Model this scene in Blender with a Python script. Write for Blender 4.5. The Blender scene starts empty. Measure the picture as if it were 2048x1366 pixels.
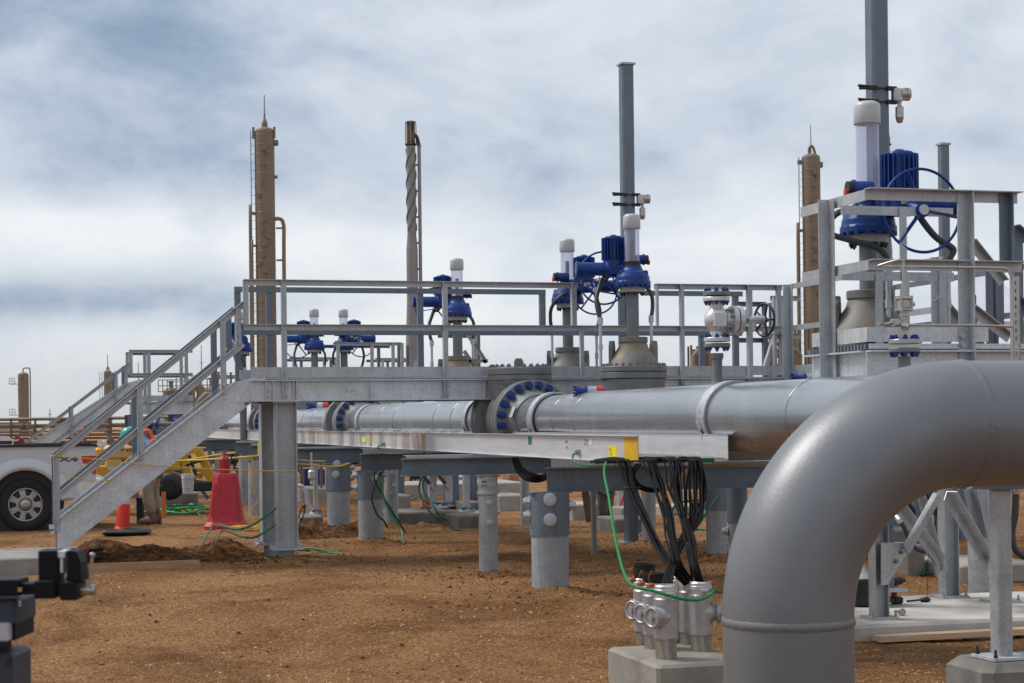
import bpy, math, random
from mathutils import Vector as V, Matrix
random.seed(7)
C = bpy.context.scene.collection
sc = bpy.context.scene

# ---------------------------------------------------------------- camera
H = 1.5; FPX = 3500.0; PX0 = 1024.0; PY0 = 841.0; RHO = 0.0115
PSI = math.atan((PX0 - 40.0) / FPX)
FW = V((math.sin(PSI), math.cos(PSI), 0)); RT = V((math.cos(PSI), -math.sin(PSI), 0)); UP = V((0, 0, 1))
CX = RT * math.cos(RHO) - UP * math.sin(RHO)
CY = RT * math.sin(RHO) + UP * math.cos(RHO)
CAM = V((0, 0, H))
cam = bpy.data.cameras.new('camera'); co = bpy.data.objects.new('camera', cam); C.objects.link(co)
m = Matrix((CX, CY, -FW)).transposed().to_4x4(); m.translation = CAM
co.matrix_world = m
cam.sensor_width = 36; cam.lens = FPX / 2048 * 36
cam.shift_y = (PY0 - 683) / 2048
cam.clip_start = 0.1; cam.clip_end = 8000
cam.dof.use_dof = True; cam.dof.focus_distance = 17; cam.dof.aperture_fstop = 10.5
sc.camera = co
sc.view_settings.view_transform = 'Standard'; sc.view_settings.look = 'None'
sc.view_settings.exposure = 0.0; sc.view_settings.gamma = 1; sc.view_settings.use_curve_mapping = False

# ---------------------------------------------------------------- sun and sky
SUN_EL = math.radians(52); SUN_AZ = math.radians(-70)          # azimuth from the view direction, negative = left
az = PSI + SUN_AZ
sd = V((math.sin(az) * math.cos(SUN_EL), math.cos(az) * math.cos(SUN_EL), math.sin(SUN_EL)))
sl = bpy.data.lights.new('sun', 'SUN'); so = bpy.data.objects.new('sun', sl); C.objects.link(so)
sl.energy = 2.7; sl.angle = math.radians(20); sl.color = (1.0, 0.95, 0.88)
so.rotation_euler = sd.to_track_quat('Z', 'Y').to_euler()
w = bpy.data.worlds.new('World'); sc.world = w; w.use_nodes = True
def world():
    nt = w.node_tree; N = nt.nodes; L = nt.links; N.clear()
    out = N.new('ShaderNodeOutputWorld'); bg = N.new('ShaderNodeBackground')
    sky = N.new('ShaderNodeTexSky'); sky.sky_type = 'NISHITA'; sky.sun_disc = False
    sky.sun_elevation = SUN_EL; sky.sun_rotation = az; sky.dust_density = 2.0
    tc = N.new('ShaderNodeTexCoord')
    rot = N.new('ShaderNodeMapping'); rot.vector_type = 'POINT'; rot.inputs['Rotation'].default_value = (0, 0, PSI)
    L.new(tc.outputs['Generated'], rot.inputs['Vector'])       # now +Y is the view direction, X is to its right
    sep = N.new('ShaderNodeSeparateXYZ'); L.new(rot.outputs[0], sep.inputs[0])
    def M(op, a, b=None, c=None):
        n = N.new('ShaderNodeMath'); n.operation = op
        for i, x in enumerate((a, b, c)):
            if x is None: continue
            if isinstance(x, (int, float)): n.inputs[i].default_value = x
            else: L.new(x, n.inputs[i])
        return n.outputs[0]
    X, Y, Z = sep.outputs
    def noise(sx, sy, sz, scale, det, rough, dist, off=0.0):
        mp = N.new('ShaderNodeMapping'); mp.inputs['Scale'].default_value = (sx, sy, sz)
        mp.inputs['Location'].default_value = (off, off * .7, off * 1.3)
        L.new(rot.outputs[0], mp.inputs['Vector'])
        n = N.new('ShaderNodeTexNoise'); n.inputs['Scale'].default_value = scale
        n.inputs['Detail'].default_value = det; n.inputs['Roughness'].default_value = rough
        n.inputs['Distortion'].default_value = dist
        L.new(mp.outputs[0], n.inputs['Vector']); return n.outputs['Fac']
    n1 = noise(1, 1, 1.9, 7.0, 8, .56, .45, 3.1)
    n2 = noise(1, 1, 1.7, 19.0, 7, .6, .5, 9.0)
    n3 = noise(1, 1, 3.4, 3.0, 4, .5, .6, 5.3)
    cl = M('ADD', M('ADD', M('MULTIPLY', n1, .56), M('MULTIPLY', n2, .17)), M('MULTIPLY', n3, .30))
    def blob(cx, cz, sx, sz, amp):                              # broad cloud banks placed in directions of the sky
        dx = M('DIVIDE', M('SUBTRACT', X, cx), sx); dz = M('DIVIDE', M('SUBTRACT', Z, cz), sz)
        r2 = M('ADD', M('MULTIPLY', dx, dx), M('MULTIPLY', dz, dz))
        return M('MULTIPLY', M('POWER', 2.718, M('MULTIPLY', r2, -1.0)), amp)
    for b in ((-.24, .225, .15, .04, -.15), (-.02, .215, .12, .03, .03), (-.27, .105, .12, .016, .16), (-.30, .068, .19, .012, -.22), (-.16, .145, .16, .02, -.05),
              (-.10, .10, .10, .02, .07), (.02, .135, .12, .035, -.035), (.13, .10, .10, .025, .10), (.0, .185, .12, .02, .07), (.21, .19, .06, .03, .06),
              (.24, .155, .05, .012, -.10), (.14, .225, .06, .02, -.05), (-.05, .05, .25, .02, .05), (-.15, .19, .08, .012, .06), (.28, .235, .05, .02, -.09)):
        cl = M('ADD', cl, blob(*b))
    ramp = N.new('ShaderNodeValToRGB'); cr = ramp.color_ramp
    L.new(cl, ramp.inputs[0])
    cols = ((.26, (.20, .28, .40)), (.36, (.34, .42, .54)), (.45, (.52, .58, .675)), (.54, (.64, .685, .75)), (.68, (.80, .83, .865)))
    cr.elements[0].position = cols[0][0]; cr.elements[0].color = (*cols[0][1], 1)
    cr.elements[1].position = cols[-1][0]; cr.elements[1].color = (*cols[-1][1], 1)
    for p, c in cols[1:-1]:
        e = cr.elements.new(p); e.color = (*c, 1)
    # warm pale air close to the horizon, brighter cloud towards the zenith (an overcast sky)
    hz = N.new('ShaderNodeMapRange'); hz.inputs['From Min'].default_value = 0.0; hz.inputs['From Max'].default_value = .055
    hz.inputs['To Min'].default_value = .85; hz.inputs['To Max'].default_value = 0.0; L.new(Z, hz.inputs['Value'])
    mx = N.new('ShaderNodeMix'); mx.data_type = 'RGBA'; L.new(hz.outputs[0], mx.inputs[0]); L.new(ramp.outputs[0], mx.inputs[6])
    mx.inputs[7].default_value = (.60, .64, .655, 1)
    up = N.new('ShaderNodeMapRange'); up.inputs['From Min'].default_value = .26; up.inputs['From Max'].default_value = .9
    up.inputs['To Min'].default_value = 1.0; up.inputs['To Max'].default_value = 1.0; L.new(Z, up.inputs['Value'])
    sc2 = N.new('ShaderNodeVectorMath'); sc2.operation = 'SCALE'; L.new(mx.outputs[2], sc2.inputs[0]); L.new(up.outputs[0], sc2.inputs['Scale'])
    L.new(sky.outputs[0], N.new('ShaderNodeGamma').inputs[0])
    sk = N.new('ShaderNodeVectorMath'); sk.operation = 'SCALE'; sk.inputs['Scale'].default_value = .012; L.new(sky.outputs[0], sk.inputs[0])
    ad = N.new('ShaderNodeVectorMath'); ad.operation = 'ADD'; L.new(sc2.outputs[0], ad.inputs[0]); L.new(sk.outputs[0], ad.inputs[1])
    L.new(ad.outputs[0], bg.inputs['Color']); bg.inputs['Strength'].default_value = 1.0
    L.new(bg.outputs[0], out.inputs['Surface'])
world()

# ---------------------------------------------------------------- measuring helpers
def P(px, py, d): return CAM + (FW + CX * ((px - PX0) / FPX) + CY * ((PY0 - py) / FPX)) * d
def ray(px, py): return FW + CX * ((px - PX0) / FPX) + CY * ((PY0 - py) / FPX)
def onY(px, py, y): r = ray(px, py); return CAM + r * (y / r.y)
def onX(px, py, x): r = ray(px, py); return CAM + r * (x / r.x)
def onZ(px, py, z): r = ray(px, py); return CAM + r * ((z - H) / r.z)
def zat(px, py, d): return P(px, py, d).z
def ss(a, b, x): t = max(0, min(1, (x - a) / (b - a))); return t * t * (3 - 2 * t)
def zg(p):
    d = p.x * FW.x + p.y * FW.y; o_ = 4.0 * ss(1.9, 2.9, p.x * RT.x + p.y * RT.y)
    return -.25 * (1 - ss(12 + o_, 15 + o_, d))
def G(px, py):
    p = onZ(px, py, 0)
    for _ in range(30): p = p * .5 + onZ(px, py, zg(p)) * .5
    return p
def XY(px, d): p = P(px, PY0, d); return V((p.x, p.y, 0))
def dep(p): return p.dot(FW)

# ---------------------------------------------------------------- mesh helpers
def frame(d, up=V((0, 0, 1))):
    d = d.normalized()
    if abs(d.dot(up.normalized())) > .98: up = V((0, -1, 0)) if abs(d.y) < .9 else V((1, 0, 0))
    s = d.cross(up).normalized(); u = s.cross(d).normalized()
    return s, u
class MB:
    def __init__(s): s.v = []; s.f = []; s.sm = []
    def add(s, vs, fs, sm=False):
        b = len(s.v); s.v += [V(q) for q in vs]
        for f in fs: s.f.append([b + i for i in f]); s.sm.append(sm)
        return s
    def box(s, c, size, rz=0.0, M=None):
        c = V(c); hx, hy, hz = size[0] / 2, size[1] / 2, size[2] / 2
        R = M if M is not None else Matrix.Rotation(rz, 3, 'Z')
        vs = [c + R @ V((x, y, z)) for z in (-hz, hz) for x, y in ((-hx, -hy), (hx, -hy), (hx, hy), (-hx, hy))]
        return s.add(vs, [(3, 2, 1, 0), (4, 5, 6, 7), (0, 1, 5, 4), (1, 2, 6, 5), (2, 3, 7, 6), (3, 0, 4, 7)])
    def cb(s, c, size, b=.01, rz=0.0, top=True):          # chamfered block
        c = V(c); hx, hy, hz = size[0] / 2, size[1] / 2, size[2] / 2
        R = Matrix.Rotation(rz, 3, 'Z')
        def ring(x, y, z, k):
            return [c + R @ V(q) for q in ((-x + k, -y, z), (x - k, -y, z), (x, -y + k, z), (x, y - k, z), (x - k, y, z), (-x + k, y, z), (-x, y - k, z), (-x, -y + k, z))]
        vs = ring(hx - b, hy - b, -hz, b) + ring(hx, hy, -hz + b, b) + ring(hx, hy, hz - b, b) + ring(hx - b, hy - b, hz, b)
        fs = [tuple(range(7, -1, -1)), tuple(range(24, 32))]
        for k in range(3):
            for i in range(8): fs.append((k * 8 + i, k * 8 + (i + 1) % 8, k * 8 + 8 + (i + 1) % 8, k * 8 + 8 + i))
        return s.add(vs, fs)
    def sect(s, p0, p1, poly, up=V((0, 0, 1)), cut=None):
        p0 = V(p0); p1 = V(p1); sd_, u = frame(p1 - p0, up); n = len(poly)
        vs = [p0 + sd_ * a + u * b for a, b in poly] + [p1 + sd_ * a + u * b for a, b in poly]
        fs = [tuple(range(n)), tuple(range(2 * n - 1, n - 1, -1))] + [(i, i + n, (i + 1) % n + n, (i + 1) % n) for i in range(n)]
        return s.add(vs, fs)
    def bar(s, p0, p1, w_, h_, up=V((0, 0, 1))):
        return s.sect(p0, p1, [(-w_ / 2, -h_ / 2), (w_ / 2, -h_ / 2), (w_ / 2, h_ / 2), (-w_ / 2, h_ / 2)], up)
    def prism(s, poly, vec):
        vec = V(vec); n = len(poly); poly = [V(q) for q in poly]
        return s.add(poly + [q + vec for q in poly], [tuple(range(n)), tuple(range(2 * n - 1, n - 1, -1))] + [(i, i + n, (i + 1) % n + n, (i + 1) % n) for i in range(n)])
    def cyl(s, p0, p1, r0, r1=None, n=20, sm=True, caps=True):
        r1 = r0 if r1 is None else r1; p0 = V(p0); p1 = V(p1); a, b = frame(p1 - p0)
        cs = [(math.cos(2 * math.pi * i / n), math.sin(2 * math.pi * i / n)) for i in range(n)]
        A = [p0 + (a * c + b * t) * r0 for c, t in cs]; B = [p1 + (a * c + b * t) * r1 for c, t in cs]
        s.add(A + B, [(i, i + n, (i + 1) % n + n, (i + 1) % n) for i in range(n)], sm)
        if caps: s.add(A, [tuple(range(n))]); s.add(B, [tuple(range(n - 1, -1, -1))])
        return s
    def lathe(s, p0, ax, prof, n=32, sm=True, sharp=True, caps=True):  # prof: (radius, distance along the axis)
        p0 = V(p0); ax = V(ax).normalized(); a, b = frame(ax)
        cs = [(math.cos(2 * math.pi * i / n), math.sin(2 * math.pi * i / n)) for i in range(n)]
        rings = [[p0 + ax * t + (a * c + b * q) * max(r, 1e-4) for c, q in cs] for r, t in prof]
        if sharp:
            for k in range(len(rings) - 1): s.add(rings[k] + rings[k + 1], [(i, i + n, (i + 1) % n + n, (i + 1) % n) for i in range(n)], sm)
        else:
            vs = [q for r in rings for q in r]
            s.add(vs, [(k * n + i, k * n + i + n, k * n + (i + 1) % n + n, k * n + (i + 1) % n) for k in range(len(rings) - 1) for i in range(n)], sm)
        if caps and prof[0][0] > 1e-3: s.add(rings[0], [tuple(range(n))])
        if caps and prof[-1][0] > 1e-3: s.add(rings[-1], [tuple(range(n - 1, -1, -1))])
        return s
    def tube(s, path, r, n=10, closed=False, caps=True):
        path = [V(q) for q in path]; m_ = len(path); rs = r if isinstance(r, (list, tuple)) else [r] * m_
        prev = None; vs = []
        for i in range(m_):
            if closed: t = path[(i + 1) % m_] - path[i - 1]
            else: t = path[min(i + 1, m_ - 1)] - path[max(i - 1, 0)]
            if t.length < 1e-9: t = V((0, 0, 1))
            t.normalize()
            if prev is None: a, b = frame(t)
            else:
                a = prev - t * prev.dot(t)
                a = a.normalized() if a.length > 1e-6 else frame(t)[0]
            b = a.cross(t); prev = a
            vs += [path[i] + (a * math.cos(2 * math.pi * k / n) + b * math.sin(2 * math.pi * k / n)) * rs[i] for k in range(n)]
        fs = []
        for i in range(m_ if closed else m_ - 1):
            j = (i + 1) % m_
            for k in range(n): fs.append((i * n + k, i * n + (k + 1) % n, j * n + (k + 1) % n, j * n + k))
        s.add(vs, fs, True)
        if not closed and caps: s.add(vs[:n], [tuple(range(n - 1, -1, -1))]); s.add(vs[-n:], [tuple(range(n))])
        return s
    def ring(s, c, ax, R, r, n=40, k=8):
        c = V(c); a, b = frame(V(ax))
        return s.tube([c + (a * math.cos(2 * math.pi * i / n) + b * math.sin(2 * math.pi * i / n)) * R for i in range(n)], r, k, closed=True)
    def ball(s, c, rad, n=14, k=9):
        c = V(c); rad = rad if isinstance(rad, (tuple, list)) else (rad,) * 3
        vs = []; fs = []
        for j in range(k + 1):
            th = math.pi * j / k
            for i in range(n):
                ph = 2 * math.pi * i / n
                vs.append(c + V((rad[0] * math.sin(th) * math.cos(ph), rad[1] * math.sin(th) * math.sin(ph), rad[2] * math.cos(th))))
        for j in range(k):
            for i in range(n): fs.append((j * n + i, (j + 1) * n + i, (j + 1) * n + (i + 1) % n, j * n + (i + 1) % n))
        return s.add(vs, fs, True)
    def hexnut(s, p, ax, r, h, stud=0.0):
        p = V(p); ax = V(ax).normalized()
        s.cyl(p, p + ax * h, r, r, 6, False)
        if stud: s.cyl(p + ax * h, p + ax * (h + stud), r * .55, r * .55, 10)
        return s
def spline(pts, n=8):
    pts = [V(q) for q in pts]; out = []
    for i in range(len(pts) - 1):
        p0 = pts[max(i - 1, 0)]; p1 = pts[i]; p2 = pts[i + 1]; p3 = pts[min(i + 2, len(pts) - 1)]
        for k in range(n):
            t = k / n
            out.append(.5 * ((2 * p1) + (p2 - p0) * t + (2 * p0 - 5 * p1 + 4 * p2 - p3) * t * t + (3 * p1 - p0 - 3 * p2 + p3) * t ** 3))
    out.append(pts[-1]); return out
def mesh_of(mb, name, mat, off):
    me = bpy.data.meshes.new(name)
    me.from_pydata([tuple(v - off) for v in mb.v], [], mb.f); me.update()
    me.polygons.foreach_set('use_smooth', mb.sm)
    me.materials.append(mat); return me
def wloc(o):
    p = V((0, 0, 0))
    while o: p = p + o.location; o = o.parent
    return p
def obj(name, mb, mat, parent=None, label=None):
    """one mesh from a builder in world (or prototype) coordinates"""
    off = wloc(parent) if parent else V((0, 0, 0))
    o = bpy.data.objects.new(name, mesh_of(mb, name, mat, off)); C.objects.link(o)
    if parent: o.parent = parent
    if label: o['label'] = label
    return o
def tag(o, label, cat, group=None, kind=None):
    o['label'] = label; o['category'] = cat
    if group: o['group'] = group
    o['kind'] = kind or 'thing'
    return o
def thing(name, label, cat, loc=(0, 0, 0), group=None):
    o = bpy.data.objects.new(name, None); C.objects.link(o); o.location = loc; o.empty_display_size = .1
    return tag(o, label, cat, group)
def solo(name, mb, mat, label, cat, group=None, kind=None):
    cz = min(v.z for v in mb.v); cx_ = sum(v.x for v in mb.v) / len(mb.v); cy_ = sum(v.y for v in mb.v) / len(mb.v)
    off = V((cx_, cy_, cz)); o = bpy.data.objects.new(name, mesh_of(mb, name, mat, off)); C.objects.link(o); o.location = off
    return tag(o, label, cat, group, kind)
def struct(name, mb, mat):
    o = obj(name, mb, mat); o['kind'] = 'structure'; return o
def copy_tree(o, parent=None):
    c = o.copy(); C.objects.link(c); c.parent = parent
    for ch in list(o.children): copy_tree(ch, c)
    return c
def dup(o, loc, rz, label, group=None):
    c = copy_tree(o); c.location = loc; c.rotation_euler = (0, 0, rz); c['label'] = label
    if group: c['group'] = group
    return c
def inst(name, src, loc, parent, rot=None):     # a part that shares its mesh with another part
    o = bpy.data.objects.new(name, src.data); C.objects.link(o); o.parent = parent; o.location = V(loc) - wloc(parent)
    if rot is not None: o.rotation_euler = rot
    return o
def text(name, body, size, loc, xdir, zdir, mat, parent, ext=.002, bold=0.0):
    cu = bpy.data.curves.new(name, 'FONT'); cu.body = body; cu.size = size; cu.extrude = ext; cu.offset = bold
    cu.materials.append(mat); o = bpy.data.objects.new(name, cu); C.objects.link(o); o.parent = parent
    bpy.context.view_layer.update(); me = bpy.data.meshes.new_from_object(o.evaluated_get(bpy.context.evaluated_depsgraph_get()))
    me.materials.clear(); me.materials.append(mat); bpy.data.objects.remove(o); o = bpy.data.objects.new(name, me); C.objects.link(o); o.parent = parent
    x = V(xdir).normalized(); z = V(zdir).normalized(); n = x.cross(z)
    M_ = Matrix((x, z, n)).transposed().to_4x4(); M_.translation = V(loc) - wloc(parent); o.matrix_local = M_
    return o

# ---------------------------------------------------------------- materials
def mat(name, col, rough=.5, metal=0.0, var=.12, scale=6.0, bump=0.0, bscale=40.0, spec=.5, stretch=(1, 1, 1), col2=None, fac=(.35, .65), coat=0.0, det=5, spots=None):
    m_ = bpy.data.materials.new(name); m_.use_nodes = True; nt = m_.node_tree; N = nt.nodes; L = nt.links
    b = N['Principled BSDF']; b.inputs['Roughness'].default_value = rough; b.inputs['Metallic'].default_value = metal
    b.inputs['Specular IOR Level'].default_value = spec; b.inputs['Coat Weight'].default_value = coat; b.inputs['Coat Roughness'].default_value = .1
    tc = N.new('ShaderNodeTexCoord'); mp = N.new('ShaderNodeMapping'); mp.inputs['Scale'].default_value = stretch
    L.new(tc.outputs['Object'], mp.inputs['Vector'])
    n = N.new('ShaderNodeTexNoise'); n.inputs['Scale'].default_value = scale; n.inputs['Detail'].default_value = det; n.inputs['Roughness'].default_value = .6
    L.new(mp.outputs[0], n.inputs['Vector'])
    rp = N.new('ShaderNodeValToRGB'); L.new(n.outputs['Fac'], rp.inputs[0])
    c2 = col2 if col2 else tuple(min(1, c * (1 + var)) for c in col); c1 = col if col2 else tuple(c * (1 - var) for c in col)
    rp.color_ramp.elements[0].position = fac[0]; rp.color_ramp.elements[0].color = (*c1, 1)
    rp.color_ramp.elements[1].position = fac[1]; rp.color_ramp.elements[1].color = (*c2, 1)
    last = rp.outputs[0]
    if spots:                                    # stains with a shape of their own: (colour, scale, low, high)
        n3 = N.new('ShaderNodeTexNoise'); n3.inputs['Scale'].default_value = spots[1]; n3.inputs['Detail'].default_value = 6
        L.new(tc.outputs['Object'], n3.inputs['Vector'])
        mr = N.new('ShaderNodeMapRange'); mr.inputs['From Min'].default_value = spots[2]; mr.inputs['From Max'].default_value = spots[3]; L.new(n3.outputs['Fac'], mr.inputs['Value'])
        mx = N.new('ShaderNodeMix'); mx.data_type = 'RGBA'; L.new(mr.outputs[0], mx.inputs[0]); L.new(last, mx.inputs[6]); mx.inputs[7].default_value = (*spots[0], 1)
        last = mx.outputs[2]
    L.new(last, b.inputs['Base Color'])
    mr2 = N.new('ShaderNodeMapRange'); mr2.inputs['To Min'].default_value = rough * .8; mr2.inputs['To Max'].default_value = min(1, rough * 1.25)
    L.new(n.outputs['Fac'], mr2.inputs['Value']); L.new(mr2.outputs[0], b.inputs['Roughness'])
    if bump:
        n2 = N.new('ShaderNodeTexNoise'); n2.inputs['Scale'].default_value = bscale; n2.inputs['Detail'].default_value = 6
        L.new(tc.outputs['Object'], n2.inputs['Vector']); bp = N.new('ShaderNodeBump'); bp.inputs['Strength'].default_value = bump; bp.inputs['Distance'].default_value = .01
        L.new(n2.outputs['Fac'], bp.inputs['Height']); L.new(bp.outputs[0], b.inputs['Normal'])
    return m_
def galv(name, base, metal=.5, rough=.42):
    m_ = bpy.data.materials.new(name); m_.use_nodes = True; nt = m_.node_tree; N = nt.nodes; L = nt.links
    b = N['Principled BSDF']; b.inputs['Metallic'].default_value = metal
    tc = N.new('ShaderNodeTexCoord')
    vo = N.new('ShaderNodeTexVoronoi'); vo.inputs['Scale'].default_value = 70; L.new(tc.outputs['Object'], vo.inputs['Vector'])
    n1 = N.new('ShaderNodeTexNoise'); n1.inputs['Scale'].default_value = 3; n1.inputs['Detail'].default_value = 8; n1.inputs['Roughness'].default_value = .65; n1.inputs['Distortion'].default_value = .6
    L.new(tc.outputs['Object'], n1.inputs['Vector'])
    mp = N.new('ShaderNodeMapping'); mp.inputs['Scale'].default_value = (22, 22, 1.6); L.new(tc.outputs['Object'], mp.inputs['Vector'])
    n2 = N.new('ShaderNodeTexNoise'); n2.inputs['Scale'].default_value = 1.4; n2.inputs['Detail'].default_value = 4; L.new(mp.outputs[0], n2.inputs['Vector'])
    def M(op, a, b_):
        q = N.new('ShaderNodeMath'); q.operation = op
        for i, x in enumerate((a, b_)):
            if isinstance(x, (int, float)): q.inputs[i].default_value = x
            else: L.new(x, q.inputs[i])
        return q.outputs[0]
    sp = N.new('ShaderNodeSeparateColor'); L.new(vo.outputs['Color'], sp.inputs[0])
    f = M('ADD', M('ADD', M('MULTIPLY', sp.outputs[0], .16), M('MULTIPLY', n1.outputs['Fac'], .62)), M('MULTIPLY', n2.outputs['Fac'], .28))
    rp = N.new('ShaderNodeValToRGB'); L.new(f, rp.inputs[0])
    rp.color_ramp.elements[0].position = .36; rp.color_ramp.elements[0].color = (*[c * .74 for c in base], 1)
    rp.color_ramp.elements[1].position = .70; rp.color_ramp.elements[1].color = (*[min(1, c * 1.2) for c in base], 1)
    L.new(rp.outputs[0], b.inputs['Base Color'])
    mr = N.new('ShaderNodeMapRange'); mr.inputs['From Min'].default_value = .3; mr.inputs['From Max'].default_value = .7
    mr.inputs['To Min'].default_value = rough * .75; mr.inputs['To Max'].default_value = rough * 1.4; L.new(f, mr.inputs['Value']); L.new(mr.outputs[0], b.inputs['Roughness'])
    bp = N.new('ShaderNodeBump'); bp.inputs['Strength'].default_value = .12; bp.inputs['Distance'].default_value = .004; L.new(f, bp.inputs['Height']); L.new(bp.outputs[0], b.inputs['Normal'])
    return m_
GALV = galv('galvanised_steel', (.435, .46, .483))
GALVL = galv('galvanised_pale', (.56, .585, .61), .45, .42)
GALVD = galv('galvanised_dull_shaded', (.16, .195, .235), .45, .5)  # darker galvanised copy: dull parts, and shade of rear members put into colour
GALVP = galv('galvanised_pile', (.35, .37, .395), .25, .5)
ALU = mat('aluminium_tray', (.56, .58, .60), .36, .30, .14, 3.5, .05, 60, stretch=(6, .5, 8), col2=(.66, .67, .68))
PIPE = mat('grey_pipe_paint', (.37, .39, .415), .27, .75, .06, 2.0, .03, 30, coat=.2, spots=((.56, .57, .58), 1.2, .55, .75))
PIPED = mat('grey_elbow_paint', (.19, .198, .214), .42, .35, .05, 1.6, .08, 60, coat=0, spots=((.215, .222, .235), 3.2, .5, .8))
WELD = mat('weld_bead', (.34, .35, .37), .5, .3, .2, 60, .4, 120)
CAST = mat('grey_valve_paint', (.165, .175, .18), .45, .15, .14, 7, .18, 60, spots=((.22, .17, .12), 5, .60, .74))
CASTB = mat('weathered_bonnet_paint', (.17, .165, .15), .55, .1, .2, 7, .25, 50, spots=((.24, .17, .10), 5, .5, .66))
YOKE = mat('dark_grey_paint', (.155, .175, .185), .4, .2, .12, 8, .05, 60)
BLUE = mat('blue_actuator_paint', (.002, .036, .20), .38, .0, .3, 9, .15, 60, coat=0, spec=.4)
BLUED = mat('blue_bolt_coating', (.010, .035, .20), .4, .1, .25, 30)
BLACK = mat('black_rubber', (.012, .012, .013), .5, 0, .3, 12, .1, 60)
BLKC = mat('black_cable', (.005, .005, .006), .6, 0, .2, 20, spec=.12)
RED = mat('red_plastic', (.55, .02, .015), .4, 0, .12)
WHITE = mat('white_plastic', (.47, .49, .50), .4, 0, .05, 10)
SILV = mat('silver_valve_paint', (.62, .61, .61), .35, .55, .15, 14, .25, 50)
STAIN = mat('stainless_steel', (.42, .395, .375), .30, .8, .12, 20, .05, 60)
CONC = mat('concrete', (.36, .335, .30), .85, 0, .14, 4, .3, 30, spots=((.22, .20, .175), 2.2, .5, .72))
CONCD = mat('damp_concrete', (.20, .19, .175), .85, 0, .2, 4, .35, 30, spots=((.12, .11, .10), 3, .5, .7))
WOOD = mat('timber', (.30, .17, .09), .75, 0, .2, 3, .2, 30, stretch=(1.2, 14, 14), col2=(.45, .29, .17))
TAN = mat('brown_insulation', (.19, .15, .11), .6, .0, .10, 1.2, 0, 1, stretch=(2.5, 2.5, .16))
TAND = mat('dark_brown_steel', (.11, .088, .065), .6, .0, .15, 1.4)
STACK = mat('grey_stack_steel', (.22, .225, .235), .55, .1, .1, .8)
RUST = mat('scorched_rust', (.035, .028, .024), .8, 0, .3, 1.1, col2=(.16, .085, .05), fac=(.45, .62))
GREEN = mat('green_cable', (.0, .13, .045), .4, 0, .15, 30)
GREENB = mat('bright_green_cable', (.0, .30, .07), .4, 0, .1, 30)
YELL = mat('yellow_rope', (.62, .42, .01), .6, 0, .15, 60)
TRUCK = mat('white_truck_paint', (.55, .57, .60), .25, 0, .03, 3, coat=.6)
GLASSY = mat('dark_glass', (.02, .025, .03), .1, 0, .05)
MACH = mat('yellow_machine_paint', (.60, .30, .02), .4, 0, .15, 6)
ORNG = mat('orange_cone', (.66, .032, .008), .5, 0, .15, 9, spots=((.30, .05, .02), 7, .6, .75))
PINK = mat('faded_red_barrier', (.44, .022, .035), .5, 0, .12, 6)
SOIL = mat('dark_soil', (.05, .022, .009), 1.0, 0, .3, 14, 1.0, 26, col2=(.20, .10, .045), spec=.05, fac=(.4, .7), det=9)
def clear():
    m_ = bpy.data.materials.new('clear_plastic_tube'); m_.use_nodes = True; nt = m_.node_tree; N = nt.nodes; L = nt.links
    out = N['Material Output']; g = N['Principled BSDF']; g.inputs['Base Color'].default_value = (.62, .64, .80, 1); g.inputs['Roughness'].default_value = .12
    t = N.new('ShaderNodeBsdfTransparent'); t.inputs[0].default_value = (.90, .90, .97, 1); mx = N.new('ShaderNodeMixShader')
    lw = N.new('ShaderNodeLayerWeight'); lw.inputs[0].default_value = .35
    mr = N.new('ShaderNodeMapRange'); mr.inputs['To Min'].default_value = .26; mr.inputs['To Max'].default_value = .8; L.new(lw.outputs['Facing'], mr.inputs['Value'])
    L.new(mr.outputs[0], mx.inputs[0]); L.new(t.outputs[0], mx.inputs[1]); L.new(g.outputs[0], mx.inputs[2]); L.new(mx.outputs[0], out.inputs['Surface'])
    return m_
CLEAR = clear()
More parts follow.
